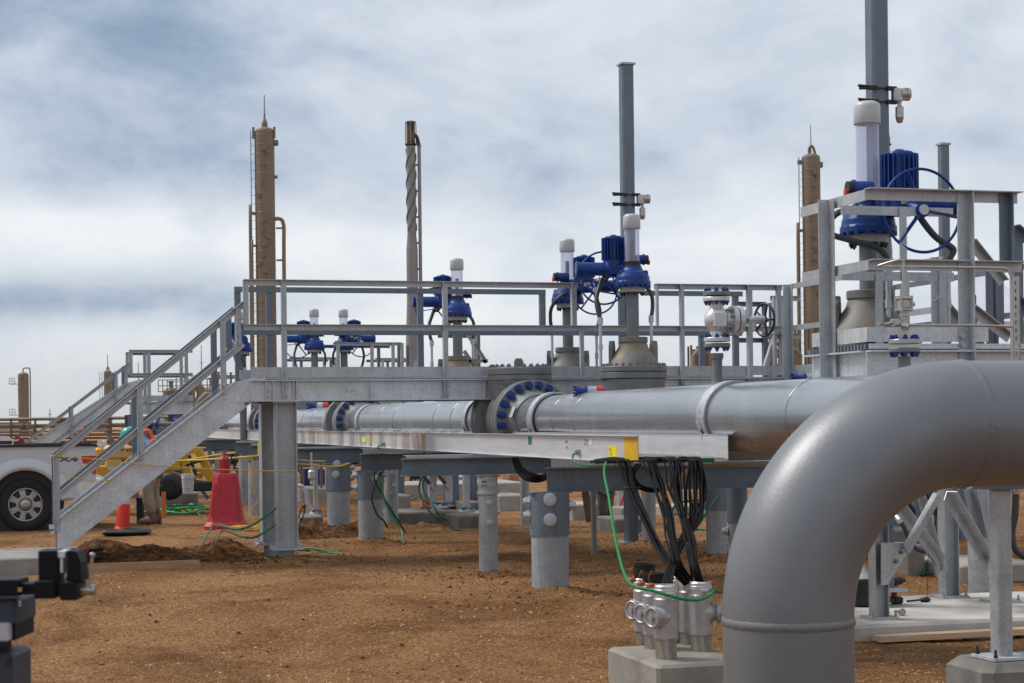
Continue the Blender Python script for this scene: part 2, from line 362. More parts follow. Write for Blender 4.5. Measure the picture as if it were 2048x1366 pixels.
def ground_mat():
    m_ = bpy.data.materials.new('gravelly_earth'); m_.use_nodes = True; nt = m_.node_tree; N = nt.nodes; L = nt.links
    b = N['Principled BSDF']; b.inputs['Roughness'].default_value = .95; b.inputs['Specular IOR Level'].default_value = .15
    tc = N.new('ShaderNodeTexCoord')
    def nz(s, d, r=.6, dist=0):
        n = N.new('ShaderNodeTexNoise'); n.inputs['Scale'].default_value = s; n.inputs['Detail'].default_value = d; n.inputs['Roughness'].default_value = r; n.inputs['Distortion'].default_value = dist
        L.new(tc.outputs['Object'], n.inputs['Vector']); return n.outputs['Fac']
    def ramp(f, *st):
        r = N.new('ShaderNodeValToRGB'); L.new(f, r.inputs[0]); e = r.color_ramp.elements
        e[0].position, e[0].color = st[0][0], (*st[0][1], 1); e[1].position, e[1].color = st[-1][0], (*st[-1][1], 1)
        for p, c in st[1:-1]: q = e.new(p); q.color = (*c, 1)
        return r.outputs[0]
    def mix(f, a, c, mode='MIX'):
        x = N.new('ShaderNodeMix'); x.data_type = 'RGBA'; x.blend_type = mode
        if isinstance(f, float): x.inputs[0].default_value = f
        else: L.new(f, x.inputs[0])
        for k, q in ((6, a), (7, c)):
            if isinstance(q, tuple): x.inputs[k].default_value = (*q, 1)
            else: L.new(q, x.inputs[k])
        return x.outputs[2]
    fine = ramp(nz(34, 7, .85), (.36, (.065, .027, .011)), (.5, (.46, .225, .092)), (.62, (.92, .54, .26)))
    big = ramp(nz(.35, 5, .6, .5), (.35, (.29, .14, .058)), (.62, (.62, .33, .15)))
    c = mix(.30, fine, big)
    patch = ramp(nz(.9, 6, .65, .8), (.44, (1, 1, 1)), (.66, (.52, .47, .43)))
    c = mix(1.0, c, patch, 'MULTIPLY')
    vo = N.new('ShaderNodeTexVoronoi'); vo.inputs['Scale'].default_value = 34; L.new(tc.outputs['Object'], vo.inputs['Vector'])
    pe = ramp(vo.outputs['Distance'], (.12, (1, 1, 1)), (.2, (0, 0, 0)))
    c = mix(pe, c, (.52, .34, .20))
    L.new(c, b.inputs['Base Color'])
    bp = N.new('ShaderNodeBump'); bp.inputs['Strength'].default_value = 1.0; bp.inputs['Distance'].default_value = .07
    ad = N.new('ShaderNodeMath'); ad.operation = 'ADD'; L.new(nz(11, 9, .75), ad.inputs[0]); L.new(nz(45, 5, .7), ad.inputs[1])
    L.new(ad.outputs[0], bp.inputs['Height']); L.new(bp.outputs[0], b.inputs['Normal'])
    return m_
EARTH = ground_mat()
PEBB = mat('pebbles', (.16, .075, .035), .9, 0, .2, 5, col2=(.55, .34, .19), fac=(.42, .58))
ZINC = mat('zinc_bolt', (.50, .55, .58), .35, .45, .12, 20)
from mathutils import noise as NZ
# ================================================================ ground
def fr(d, w_, z=0.0): return FW * d + RT * w_ + V((0, 0, z))
HEAPS = [(G(a, b), r, h) for a, b, r, h in ((571, 1124, .09, .05), (1101, 1185, .17, .045), (977.5, 1152, .10, .04), (742, 1087, .16, .05), (678, 1069, .16, .05), (1434, 1119, .12, .05), (1298, 1092, .09, .05), (541, 1104, .09, .05), (783, 1054, .10, .05), (513, 1042, .12, .06), (492, 1020, .12, .06), (1476, 1162, .09, .05))]
def zrough(p):
    q = V((p.x, p.y, 0)); e = 0
    for c, r, h in HEAPS:
        dd = math.hypot(p.x - c.x, p.y - c.y)
        if dd < .8: e += h * math.exp(-((max(0, dd - r)) / .16) ** 2) * (1 + .8 * NZ.noise(q * 6))
    return e + zg(p) + .020 * (NZ.noise(q * .9) + .5 * NZ.noise(q * 2.6)) + .012 * NZ.noise(q * 7) + .011 * NZ.noise(q * 17) + .010 * max(0, NZ.noise(q * 11 + V((5, 3, 0))))
def build_ground():
    dv = [-60, -20, -5, 3, 7] + [9 + .04 * i for i in range(int(13 / .04))] + [22 + .15 * i for i in range(80)] + [35, 38, 42, 48, 60, 90, 150, 300, 700, 1500, 3500]
    wv = [-3500, -1200, -400, -120, -50, -25, -16] + [-12 + .5 * i for i in range(13)] + [-5.75 + .045 * i for i in range(256)] + [5.78 + .4 * i for i in range(16)] + [16, 25, 50, 120, 400, 1200, 3500]
    mb = MB(); vs = []
    for d in dv:
        for x in wv:
            p = fr(d, x); near = 1.0 if (8 < d < 60 and abs(x) < 14) else 0.0
            p.z = zrough(p) if near else zg(p)
            vs.append(p)
    n = len(wv)
    mb.add(vs, [(i * n + j, i * n + j + 1, (i + 1) * n + j + 1, (i + 1) * n + j) for i in range(len(dv) - 1) for j in range(n - 1)], True)
    return struct('ground', mb, EARTH)
build_ground()
def build_gravel():
    mb = MB()
    for _ in range(26000):
        d = 10.5 + 19 * random.random() ** 1.5; x = (random.random() - .5) * .68 * d
        c = fr(d, x); c.z = zrough(c); r = random.choice((.004, .005, .006, .007, .009, .013)) * random.uniform(.7, 1.2)
        a = random.random() * 6.28; e = [r * random.uniform(.6, 1.5) for _ in range(6)]
        ca, sa = math.cos(a), math.sin(a)
        vs = [c + V((ca * e[0], sa * e[0], 0)), c + V((-sa * e[1], ca * e[1], 0)), c + V((-ca * e[2], -sa * e[2], 0)), c + V((sa * e[3], -ca * e[3], 0)), c + V((0, 0, r * .8)), c - V((0, 0, r))]
        mb.add(vs, [(0, 1, 4), (1, 2, 4), (2, 3, 4), (3, 0, 4), (1, 0, 5), (2, 1, 5), (3, 2, 5), (0, 3, 5)])
    o = obj('gravel', mb, PEBB); tag(o, 'small loose stones scattered over the brown earth', 'gravel', kind='stuff')
build_gravel()
def build_clods():
    mb = MB(); rnd = random.Random(21)
    heaps = [(571, 1122, .5), (1101, 1183, .55), (977, 1150, .4), (742, 1085, .5), (678, 1067, .5), (1434, 1117, .4), (1298, 1090, .4), (541, 1100, .5), (783, 1052, .4)]
    for k in range(3600):
        if k < 2600:
            px, py, s_ = rnd.choice(heaps); c = G(px, py) + V((rnd.gauss(0, s_), rnd.gauss(0, s_), 0))
        else: d = 11 + 16 * rnd.random() ** 1.3; c = fr(d, (rnd.random() - .5) * .66 * d)
        c.z = zrough(c); r = rnd.choice((.005, .006, .008, .010, .012, .020)) * rnd.uniform(.7, 1.2)
        n = 6; a0 = rnd.random() * 6; vs = [c + V((math.cos(a0 + i * 6.283 / n) * r * rnd.uniform(.7, 1.3), math.sin(a0 + i * 6.283 / n) * r * rnd.uniform(.7, 1.3), r * rnd.uniform(-.2, .3))) for i in range(n)]
        vs.append(c + V((rnd.uniform(-.3, .3) * r, rnd.uniform(-.3, .3) * r, r * rnd.uniform(.5, .9))))
        mb.add(vs, [(i, (i + 1) % n, n) for i in range(n)])
    o = obj('soil_clods', mb, SOIL); tag(o, 'dark crumbs and clods of soil lying round the pile bases', 'soil clods', kind='stuff')
build_clods()
def mound(name, pts, hgt, rad, label, seed=0, m_=SOIL):
    """a ridge of dug soil along pts (ground points)"""
    path = spline(pts, 26); mb = MB(); vs = []; n = 44
    for i, p in enumerate(path):
        t = (path[min(i + 1, len(path) - 1)] - path[max(i - 1, 0)]); t.z = 0; t.normalize(); s_ = V((-t.y, t.x, 0))
        e = min(1, min(i, len(path) - 1 - i) / 13 + .0)
        for k in range(n + 1):
            u = k / n * 2 - 1; q = p + s_ * (u * rad * (.55 + .45 * e))
            h = hgt * e * math.cos(u * math.pi / 2) ** 1.3 * (.75 + .7 * NZ.noise(V((q.x * 2 + seed, q.y * 2, 0))))
            q.z = zrough(q) - .02 + max(0, h) + .07 * NZ.noise(V((q.x * 7, q.y * 7, seed))) * (1 - abs(u)) + .035 * NZ.noise(V((q.x * 27, q.y * 27, seed))) * (1 - abs(u))
            vs.append(q)
    n += 1
    mb.add(vs, [(i * n + j, i * n + j + 1, (i + 1) * n + j + 1, (i + 1) * n + j) for i in range(len(path) - 1) for j in range(n - 1)], True)
    o = solo(name, mb, m_, label, 'soil mound', 'mounds of dug soil'); return o
mound('soil_mound', [G(150, 1128), G(220, 1120), G(300, 1122), G(400, 1118), G(520, 1110)], .24, .75, 'low dark mound of dug soil behind the board at the near stair foot', 1)
mound('soil_mound', [G(560, 1080), G(620, 1072), G(690, 1062), G(760, 1060)], .17, .7, 'dark churned soil behind the bases of the left-hand pipe piles', 4)
mound('soil_mound', [G(830, 1052), G(880, 1036), G(940, 1040)], .10, .8, 'brown soil bank between the low concrete kerb and the hanging green hoses', 8, mat('brown_soil', (.12, .062, .03), .95, 0, .3, 9, .9, 22, col2=(.22, .12, .06)))
mound('soil_mound', [G(1690, 1122), G(1740, 1118), G(1800, 1116)], .05, .4, 'small soil heap beside the thick pile beyond the elbow pipe', 12)

# ================================================================ far plant
def zof(px, py, d): return P(px, py, d).z
def column_tower(px, w_px, ytop, d, label, name='process_tower', nozz=(), bands=None, ladder=-1, pipes=(), rod=None, top=None, mt=TAN):
    c = XY(px, d); k = d / FPX; r = w_px / 2 * k; zt = zof(px, ytop, d); t = thing(name, label, 'tower', c, 'brown process towers on the skyline')
    mb = MB(); prof = [(r, 0), (r, zt - r * .55)] + [(r * math.cos(a), zt - r * .55 + r * .5 * math.sin(a)) for a in (.3, .6, .9, 1.2, 1.57)]
    mb.lathe(c, (0, 0, 1), prof, 32); obj('shell', mb, mt, t)
    mb = MB(); zz = zt - r
    while zz > 1:                                     # insulation bands
        mb.lathe(c + V((0, 0, zz)), (0, 0, 1), [(r * 1.0, 0), (r * 1.018, .02), (r * 1.018, .09), (r * 1.0, .11)], 32); zz -= bands if bands else 1.05
    obj('insulation_band', mb, mat('band_brown', (.235, .19, .14), .5, .1), t)
    def face(u, y, out): # point on the shell facing the camera, u in -1..1
        return c + RT * (r * u) - FW * (r * math.sqrt(max(0, 1 - u * u)) + out) + V((0, 0, zof(px, y, d)))
    for u, y, rr in nozz:
        mb = MB(); a = face(u, y, -r * .25); b = face(u, y, r * .30); mb.cyl(a, b, rr * r * .7, n=16); mb.cyl(b, b - FW * r * .12, rr * r, n=20); obj('nozzle', mb, mt, t)
    for pts, pr in pipes:
        path = [c + RT * (x * r) - FW * (yo * r) + V((0, 0, zof(px, y, d) if y < 900 else .0)) for x, yo, y in pts]
        mb = MB(); mb.tube(spline(path, 4) if len(path) > 2 else path, pr * r, 12); obj('side_pipe', mb, mt, t)
    if ladder:
        mb = MB(); x0 = ladder * r * 1.22
        for q in (-.22, .22): mb.bar(c + RT * (x0 + q) - FW * r * .3 + V((0, 0, 1)), c + RT * (x0 + q) - FW * r * .3 + V((0, 0, zt - r * .5)), .09, .09)
        z = 1
        while z < zt - r: mb.bar(c + RT * (x0 - .22) - FW * r * .3 + V((0, 0, z)), c + RT * (x0 + .22) - FW * r * .3 + V((0, 0, z)), .04, .04); z += .9
        obj('ladder', mb, STACK, t)
    if top:
        for f in top: mb = MB(); f(mb, c, r, zt); obj('top_nozzle', mb, mt, t)
    if rod:
        mb = MB(); z1 = zof(px, rod, d); mb.cyl(c + V((0, 0, zt)), c + V((0, 0, z1)), .09, .05, n=6); obj('lightning_rod', mb, STACK, t)
    return t
def neck(mb, c, r, zt): mb.lathe(c + V((0, 0, zt - .2)), (0, 0, 1), [(r * .32, 0), (r * .32, r * .55), (r * .24, r * .75), (r * .10, r * 1.1), (r * .10, r * 1.5)], 14)
def gooseneck(mb, c, r, zt): mb.tube(spline([c + V((0, 0, zt - .3)) - RT * r * .2, c + V((0, 0, zt + r * .45)) - RT * r * .2, c + V((0, 0, zt + r * .8)) + RT * r * .05, c + V((0, 0, zt + r * .5)) + RT * r * .3, c + V((0, 0, zt - .3)) + RT * r * .5], 5), r * .15, 10)
nz1 = [(.05, 297, .42), (.45, 306, .22), (0, 330, .26), (-.22, 363, .25), (-.7, 392, .25), (.02, 439, .38), (-.25, 462, .26), (.5, 476, .24), (.02, 487, .40), (-.25, 512, .28), (-.65, 529, .24), (.02, 541, .40), (.5, 640, .35), (0, 600, .3), (0, 690, .4)]
column_tower(536, 38, 253, 190, 'tallest brown process tower left of the grey flare stack', nozz=nz1, ladder=-1, rod=190, top=[neck],
    pipes=[(((1.0, .2, 440), (1.35, .2, 438), (1.9, .2, 450), (1.9, .2, 520), (1.9, .2, 1000)), .2), (((-1.0, .2, 428), (-1.5, .2, 428), (-1.6, .2, 445), (-1.6, .2, 1000)), .17),
           (((-1.0, .4, 492), (-1.35, .4, 494), (-1.4, .4, 510), (-1.4, .4, 1000)), .13), (((.9, 0, 286), (1.4, 0, 286)), .32), (((.9, 0, 354), (1.3, 0, 354)), .17), (((1.1, .2, 457), (1.8, .2, 457)), .1), (((1.1, .2, 521), (1.8, .2, 521)), .1),
           (((-1.15, .3, 255), (-1.15, .3, 278)), .13), (((1.05, .3, 255), (1.05, .3, 278)), .13)])
nz2 = [(.3, 345, .42), (.5, 353, .22), (.25, 373, .26), (-.2, 403, .25), (-.2, 430, .25), (.2, 472, .38), (.05, 493, .26), (.55, 505, .24), (.25, 516, .42), (0, 570, .28), (.6, 588, .24), (.1, 640, .3), (.2, 690, .35)]
column_tower(1628, 36, 306, 222, 'brown process tower on the right behind the raised valve platform', nozz=nz2, ladder=-1, rod=250, top=[gooseneck],
    pipes=[(((-1.0, .2, 461), (-1.5, .2, 463), (-1.6, .2, 475), (-1.6, .2, 1000)), .17), (((1.0, .2, 468), (1.5, .2, 470), (1.6, .2, 485), (1.6, .2, 1000)), .16), (((-1.5, 0, 324), (-.8, 0, 324)), .26), (((.8, .1, 330), (1.25, .1, 330)), .34)])
def hook(mb, c, r, zt): mb.tube(spline([c + V((0, 0, zt - .2)), c + V((0, 0, zt + r * .6)), c + V((0, 0, zt + r * .75)) + RT * r * .5, c + V((0, 0, zt + r * .7)) + RT * r * 1.1, c + V((0, 0, zt)) + RT * r * 1.3, c + RT * r * 1.3 + V((0, 0, zt * .5)), c + RT * r * 1.3], 5), r * .12, 10)
tw = column_tower(47.5, 21, 744, 300, 'short brown vessel tower with side platforms at the far left', nozz=[(0, 754, .22)], bands=1.0, ladder=0, top=[hook])
cc = XY(47.5, 300)
for yb in (768, 830):
    mb = MB(); zb = zof(47.5, yb, 300); a = cc - RT * 1.2 - FW * .9
    for z in (0, .5, 1.0): mb.bar(a + V((0, 0, zb + z)), a - RT * .95 + V((0, 0, zb + z)), .09, .09)
    for q in (0, .45, .95): mb.bar(a - RT * q + V((0, 0, zb)), a - RT * q + V((0, 0, zb + 1.0)), .09, .09)
    mb.box(a - RT * .45 + V((0, 0, zb)) + FW * .6, (1.1, 1.4, .12), -PSI); obj('side_platform', mb, STACK, tw)
column_tower(216.5, 15.5, 740, 320, 'narrow brown tower rising behind the far stair', nozz=[(.2, 770, .3)], ladder=-1.4, top=[gooseneck], rod=708)
def stack(px, ytop, d, full, label):
    c = XY(px, d); k = d / FPX; t = thing('flare_stack', label, 'stack', c, 'grey steel stacks on the skyline'); z = lambda y: zof(px, y, d)
    mb = MB(); mb.lathe(c, (0, 0, 1), [(15 * k, 0), (15 * k, z(700)), (11.5 * k, z(600)), (11.5 * k, z(500)), (9 * k, z(470)), (9 * k, z(292))], 28); obj('shell', mb, STACK, t)
    mb = MB(); mb.lathe(c, (0, 0, 1), [(9.5 * k, z(292)), (8.5 * k, z(285)), (8.5 * k, z(ytop)), (7 * k, z(ytop))], 24); mb.lathe(c, (0, 0, 1), [(12 * k, z(290)), (12 * k, z(288))], 24); obj('burner_tip', mb, RUST, t)
    if full:
        mb = MB(); z0, z1 = z(462), z(298)
        for s_ in range(3):
            path = []
            for i in range(81):
                q = i / 80; a = s_ * 2.094 + q * 2 * math.pi * 1.55 - .6
                path.append(c + V((math.cos(a), math.sin(a), 0)) * 9.6 * k + V((0, 0, z0 + (z1 - z0) * q)))
            mb.tube(path, 1.5 * k, 6)
        obj('helical_strake', mb, mat('strake_grey', (.10, .105, .11), .6), t)
        mb = MB(); x = RT * (16.5 * k); mb.tube(spline([c + V((0, 0, z(268))) + RT * 5 * k, c + V((0, 0, z(274))) + RT * 12 * k, c + x + V((0, 0, z(292)))], 5), 3.6 * k, 12); obj('crossover_elbow', mb, RUST, t)
        mb = MB(); mb.cyl(c + x + V((0, 0, z(292))), c + x, 3.6 * k, n=14); mb.cyl(c + x + V((0, 0, z(293))), c + x + V((0, 0, z(291))), 4.8 * k, n=14); obj('side_pipe', mb, STACK, t)
        mb = MB()
        for y in range(330, 700, 52): mb.bar(c + V((0, 0, z(y))) + RT * 6 * k, c + x + V((0, 0, z(y))), .10, .22)
        obj('bracket', mb, STACK, t)
    mb = MB()
    for a in (0, 2.1, 4.2): mb.tube(spline([c + V((math.cos(a + .3) * 12 * k, math.sin(a + .3) * 12 * k, z(290))), c + V((math.cos(a + .3) * 12 * k, math.sin(a + .3) * 12 * k, z(ytop + 4))), c + V((math.cos(a + .3) * 8 * k, math.sin(a + .3) * 8 * k, z(ytop - 1)))], 4), .05, 6)
    obj('guard_rod', mb, STACK, t)
stack(828, 243, 190, True, 'grey flare stack with helical strakes and a scorched rusty tip')
stack(1777, 269, 190, False, 'rusty stack tip showing just behind the tallest pole on the right')

def piperack():
    d = 115; a = XY(-120, d); b = XY(480, d - 8); t = thing('pipe_rack', 'long low rack of brown and grey pipes running behind the white truck', 'pipe rack', a)
    ds = (b - a).normalized(); L_ = (b - a).length
    rows = [(1.95, .10, 0), (1.9, .06, .9), (1.50, .13, .2), (1.42, .05, .9), (1.15, .06, .5), (.92, .09, .2), (.70, .07, .8), (.45, .09, .1), (.2, .10, .6)]
    for z, r, off in rows:
        mb = MB(); o_ = V((0, off, z)); mb.cyl(a + o_, b + o_, r, n=12); obj('pipe', mb, TAN if z > .9 else TAND, t)
    for i in range(13):
        p = a + ds * (L_ * i / 12); mb = MB(); mb.bar(p - V((0, .35, 0)), p + V((0, -.35, 2.0)), .12, .12); mb.bar(p + V((0, 1.2, 0)), p + V((0, 1.2, 2.0)), .12, .12)
        for z in (.32, .8, 1.28, 1.75): mb.bar(p + V((0, -.4, z)), p + V((0, 1.3, z)), .1, .08)
        obj('post', mb, TAND, t)
    for i in range(22):
        x = random.random(); z = random.choice((.3, .6, 1.0, 1.4)); p = a + ds * (L_ * x) + V((0, -.45, z)); mb = MB()
        mb.box(p, (random.uniform(.15, .5), .2, random.uniform(.12, .35))); mb.cyl(p + V((0, -.1, 0)), p + V((0, -.1, .35)), .06, n=10); obj('fitting', mb, TAND if i % 2 else TAN, t)
piperack()
def red_valve():
    d = 105; c = P(158, 861, d); t = thing('orange_valve', 'small orange-red valve body on the rack pipes beyond the far stair', 'valve', c); m_ = mat('orange_red_paint', (.55, .07, .025), .5)
    mb = MB(); mb.cyl(c - RT * .25, c + RT * .25, .13, n=14); mb.cyl(c - RT * .3, c - RT * .22, .18, n=14); mb.cyl(c + RT * .2, c + RT * .28, .18, n=14); obj('body', mb, m_, t)
    mb = MB(); mb.cyl(c, c + V((0, 0, .25)), .06, n=10); mb.box(c + V((0, 0, .28)), (.3, .1, .06)); obj('stem', mb, TAND, t)
red_valve()
def shed():
    d = 420; t = thing('process_shed', 'low brown gabled shed with a roof vent between the far towers', 'shed', XY(165, d)); k = d / FPX; c = XY(165, d)
    zt, ze = zof(165, 834, d), zof(165, 842, d); hw = 48 * k; mb = MB()
    mb.box(c + V((0, 0, ze / 2)), (2 * hw, 12, ze), -PSI); obj('wall', mb, TAN, t)
    mb = MB(); mb.prism([c - RT * hw * 1.05 - FW * 7 + V((0, 0, ze)), c + RT * hw * 1.05 - FW * 7 + V((0, 0, ze)), c + RT * hw * .35 - FW * 7 + V((0, 0, zt - .3)), c - FW * 7 + V((0, 0, zt))], FW * 14); obj('roof', mb, TAND, t)
    mb = MB(); mb.cyl(c + V((0, 0, zt - .4)), c + V((0, 0, zt + .7)), .6, n=12); mb.cyl(c + V((0, 0, zt + .6)), c + V((0, 0, zt + .95)), .95, n=12); obj('roof_vent', mb, STACK, t)
shed()
def block(px0, px1, ytop, d, label, m_, nwin=0):
    a = XY(px0, d); b = XY(px1, d); z = zof((px0 + px1) / 2, ytop, d); t = thing('plant_building', label, 'building', (a + b) / 2)
    mb = MB(); mb.box((a + b) / 2 + V((0, 0, z / 2)), ((b - a).length, 6, z), -PSI); obj('wall', mb, m_, t)
    mb = MB(); mb.box((a + b) / 2 + V((0, 0, z + .08)), ((b - a).length + .4, 6.4, .16), -PSI); obj('roof', mb, TAND, t)
    return t
def tent():
    d = 24; t = thing('canopy_tent', 'pale canopy tent roof behind the raised valve platform', 'tent', XY(1960, d)); m_ = mat('tent_fabric', (.60, .60, .68), .7, 0, .04)
    ap = P(1962, 538, d + 1.2); cs = [P(1815, 648, d), P(2110, 640, d), P(2090, 640, d + 2.8), P(1835, 648, d + 2.8)]; mb = MB(); mb.add([ap] + cs, [(0, 1, 2), (0, 2, 3), (0, 3, 4), (0, 4, 1)]); mb.add(cs + [c - V((0, 0, .22)) for c in cs], [(0, 4, 5, 1), (1, 5, 6, 2), (2, 6, 7, 3), (3, 7, 4, 0)])
    obj('canopy', mb, m_, t)
    for c in cs: mb = MB(); mb.cyl(c, V((c.x, c.y, 0)), .03, n=8); obj('leg', mb, STACK, t)
tent()
block(2, 37, 846, 380, 'small pale building at the foot of the far-left tower', mat('pale_render', (.36, .33, .30), .8))
def far_mast(px, y0, d, label):
    c = XY(px, d); mb = MB(); z = zof(px, y0, d); mb.cyl(c, c + V((0, 0, z)), .12, .05, n=6); mb.bar(c + V((0, 0, z * .8)) - RT * .3, c + V((0, 0, z * .8)) + RT * .3, .08, .08); solo('mast', mb, STACK, label, 'mast', 'thin masts on the horizon')
far_mast(100, 818, 260, 'thin lamp mast on the horizon right of the far-left tower')
far_mast(278, 725, 260, 'thin lightning mast rising inside the far stair landing rail')
far_mast(366, 700, 240, 'thin mast behind the right end of the far stair landing')
far_mast(404, 690, 240, 'thin mast just left of the edge-on blue handwheel')

def vessels(items, group):
    for px, w_, ytop, d, lab in items:
        c = XY(px, d); k = d / FPX; r = w_ / 2 * k; zt = zof(px, ytop, d); t = thing('process_vessel', lab, 'vessel', c, group)
        mb = MB(); mb.lathe(c, (0, 0, 1), [(r, 0), (r, zt - r * .6)] + [(r * math.cos(a), zt - r * .6 + r * .6 * math.sin(a)) for a in (.4, .8, 1.2, 1.57)], 24); obj('shell', mb, TAN, t)
        mb = MB(); mb.cyl(c + V((0, 0, zt - .1)), c + V((0, 0, zt + r * .7)), r * .25, n=12); mb.cyl(c + V((0, 0, zt + r * .6)), c + V((0, 0, zt + r * .75)), r * .4, n=12); obj('top_nozzle', mb, TAN, t)
        for q in range(2):
            b = c + V((0, 0, zt * (.82 - .2 * q))) - FW * r * .9 + RT * r * random.uniform(-.4, .4); mb = MB(); mb.cyl(b, b - FW * r * .35, r * .22, n=14); obj('nozzle', mb, TAND, t)
        mb = MB(); zp = zt - r * .5; a = c - FW * r * 1.05
        for z in (0, .5, 1.0): mb.bar(a - RT * r * 1.3 + V((0, 0, zp + z)), a + RT * r * 1.3 + V((0, 0, zp + z)), .07, .07)
        for q in range(6): mb.bar(a + RT * r * (-1.3 + .52 * q) + V((0, 0, zp)), a + RT * r * (-1.3 + .52 * q) + V((0, 0, zp + 1)), .07, .07)
        obj('guard_rail', mb, TAN, t)
vessels([(343, 34, 775, 150, 'domed brown vessel seen between the two stair handrails'), (376, 30, 768, 152, 'brown vessel with top rail beside the domed one'), (425, 44, 772, 140, 'wide brown vessel just below the near stair top')], 'brown vessels seen through the stair')
def hp(px0, px1, y, d, r, lab, m_=TAN, name='plant_pipe', bends=True, down=None):
    a = P(px0, y, d); b = P(px1, y, d); mb = MB(); path = [a, b]
    if bends: path = [V((a.x, a.y, 0)), a - V((0, 0, r * 2)), a + (b - a).normalized() * r * 2, b - (b - a).normalized() * r * 2, b - V((0, 0, r * 2)), V((b.x, b.y, 0))]; path = [path[0]] + spline(path[1:3], 3) + spline(path[3:5], 3) + [path[5]]
    mb.tube(path, r, 10); solo(name, mb, m_, lab, 'pipe', 'brown plant pipes far behind')
for a in ((368, 402, 760, 130, .35, 'fat brown pipe loop seen behind the near stair, left one'), (398, 432, 790, 128, .28, 'brown pipe loop partly behind the near stair stringer'), (322, 350, 808, 132, .2, 'lowest small brown pipe loop beyond the far landing'),
          (1388, 1420, 700, 170, .3, 'brown pipe loop seen left of the silver gate valve'), (1530, 1590, 668, 165, .25, 'upper brown pipe loop in the far rack left of the right tower'), (1536, 1600, 700, 163, .22, 'second brown pipe loop in the far rack left of the right tower')):
    hp(*a)
def steelmodule(px0, px1, y0, d, label, seed, rows=6):
    rnd = random.Random(seed); a = XY(px0, d); b = XY(px1, d); zt = zof((px0 + px1) / 2, y0, d); t = thing('pipe_module', label, 'pipe module', a, 'far brown pipe modules'); L_ = (b - a).length; n = max(2, int(L_ / 2.2))
    for i in range(n + 1):
        p = a + (b - a) * (i / n); mb = MB(); mb.bar(p, p + V((0, 0, zt)), .18, .18); mb.bar(p + FW * 3, p + FW * 3 + V((0, 0, zt)), .18, .18); obj('post', mb, TAND, t)
    for j in range(rows):
        z = zt * (j + .7) / rows; mb = MB(); r = rnd.uniform(.08, .28); o_ = FW * rnd.uniform(-.4, 2.5); mb.cyl(a + o_ + V((0, 0, z)), b + o_ + V((0, 0, z)), r, n=10); obj('pipe', mb, TAN, t)
        mb = MB(); mb.bar(a + V((0, 0, z - .25)), b + V((0, 0, z - .25)), .12, .16); obj('beam', mb, TAND, t)
    for j in range(n * 5):
        p = a + (b - a) * rnd.random() - FW * rnd.uniform(.1, .5); z = rnd.uniform(.1, .92) * zt; mb = MB(); mb.lathe(p + V((0, 0, z)), (0, 0, 1), [(.16, 0), (.16, .08), (.09, .1), (.09, .5), (.16, .52), (.16, .6)], 10); obj('valve', mb, TAN, t)
    for j in range(n * 2):
        p = a + (b - a) * rnd.random() - FW * rnd.uniform(.3, .6); z = rnd.uniform(.2, .8) * zt; mb = MB(); mb.cyl(p + V((0, 0, z * .3)), p + V((0, 0, z + .4)), rnd.uniform(.08, .2), n=10); obj('riser', mb, TAN, t)
steelmodule(1384, 1420, 690, 185, 'far brown pipe module seen behind the walkway rail near the silver valve', 3, 5)
steelmodule(1536, 1602, 655, 175, 'dense brown pipe module at the foot of the right tower', 5, 9)
steelmodule(318, 440, 795, 160, 'brown pipe module filling the gap behind the near stair handrails', 9, 7)
steelmodule(425, 480, 745, 165, 'brown pipe module standing between the near stair top and tall tower', 11, 7)
steelmodule(1630, 1662, 640, 150, 'brown pipework right of the right tower base behind the platform', 13, 6)
# ================================================================ galvanised steel walkways and stairs
ZD = 1.97; ZT = 3.04; ZM = 2.56; ZK = 2.09
def Lsec(w_, h_, t): return [(0, 0), (w_, 0), (w_, t), (t, t), (t, h_), (0, h_)]
def Ltop(w_, h_, t): return [(0, 0), (0, t), (-w_ + t * 0, t), (-w_, t), (-w_, 0), (-t, 0), (-t, 0), (-t, -h_), (0, -h_)]
def Angle(mb, a, b, side, w_=.062, h_=.062, t=.007, up=V((0, 0, 1))):
    """rail angle: the vertical leg hangs in the plane a-b, the horizontal leg sticks out on the 'side' (+1 = right of travel)"""
    poly = [(0, 0), (0, -h_), (-t * side, -h_), (-t * side, -t), (-w_ * side, -t), (-w_ * side, 0)]
    if side > 0: poly = poly[::-1]
    mb.sect(a, b, poly, up)
def railpost(mb, x, y, z0, z1, dirv, out, s=.064, t=.007):
    """vertical angle post: one leg along the rail direction, one leg pointing out"""
    d = V(dirv).normalized(); o_ = V(out).normalized(); p = V((x, y, 0))
    poly = [p, p + d * s, p + d * s + o_ * t, p + d * t + o_ * t, p + d * t + o_ * s, p + o_ * s]
    poly = [q + V((0, 0, z0)) for q in poly]
    if (poly[1] - poly[0]).cross(poly[-1] - poly[0]).z < 0: poly = poly[::-1]
    mb.prism(poly, V((0, 0, z1 - z0)))
def boltrow(mb, pts, ax, r=.013, h=.012):
    for p in pts: mb.cyl(p, V(p) + V(ax) * .004, r * 1.75, n=14); mb.hexnut(p, ax, r * 1.35, h * 1.5)
def grating(mb, x0, x1, y0, y1, z, teeth='x', tsz=.026, gap=.052):
    mb.box(((x0 + x1) / 2, (y0 + y1) / 2, z - .003), (x1 - x0, y1 - y0 - .03, .006))
    n = int((x1 - x0) / gap)
    for i in range(n):
        x = x0 + gap * (i + .5)
        mb.box((x, (y0 + y1) / 2, z - .020), (.022, y1 - y0, .030))
    for k in range(int((y1 - y0) / .11)): mb.box(((x0 + x1) / 2, y0 + .05 + .11 * k, z + .002), (x1 - x0, .006, .006))

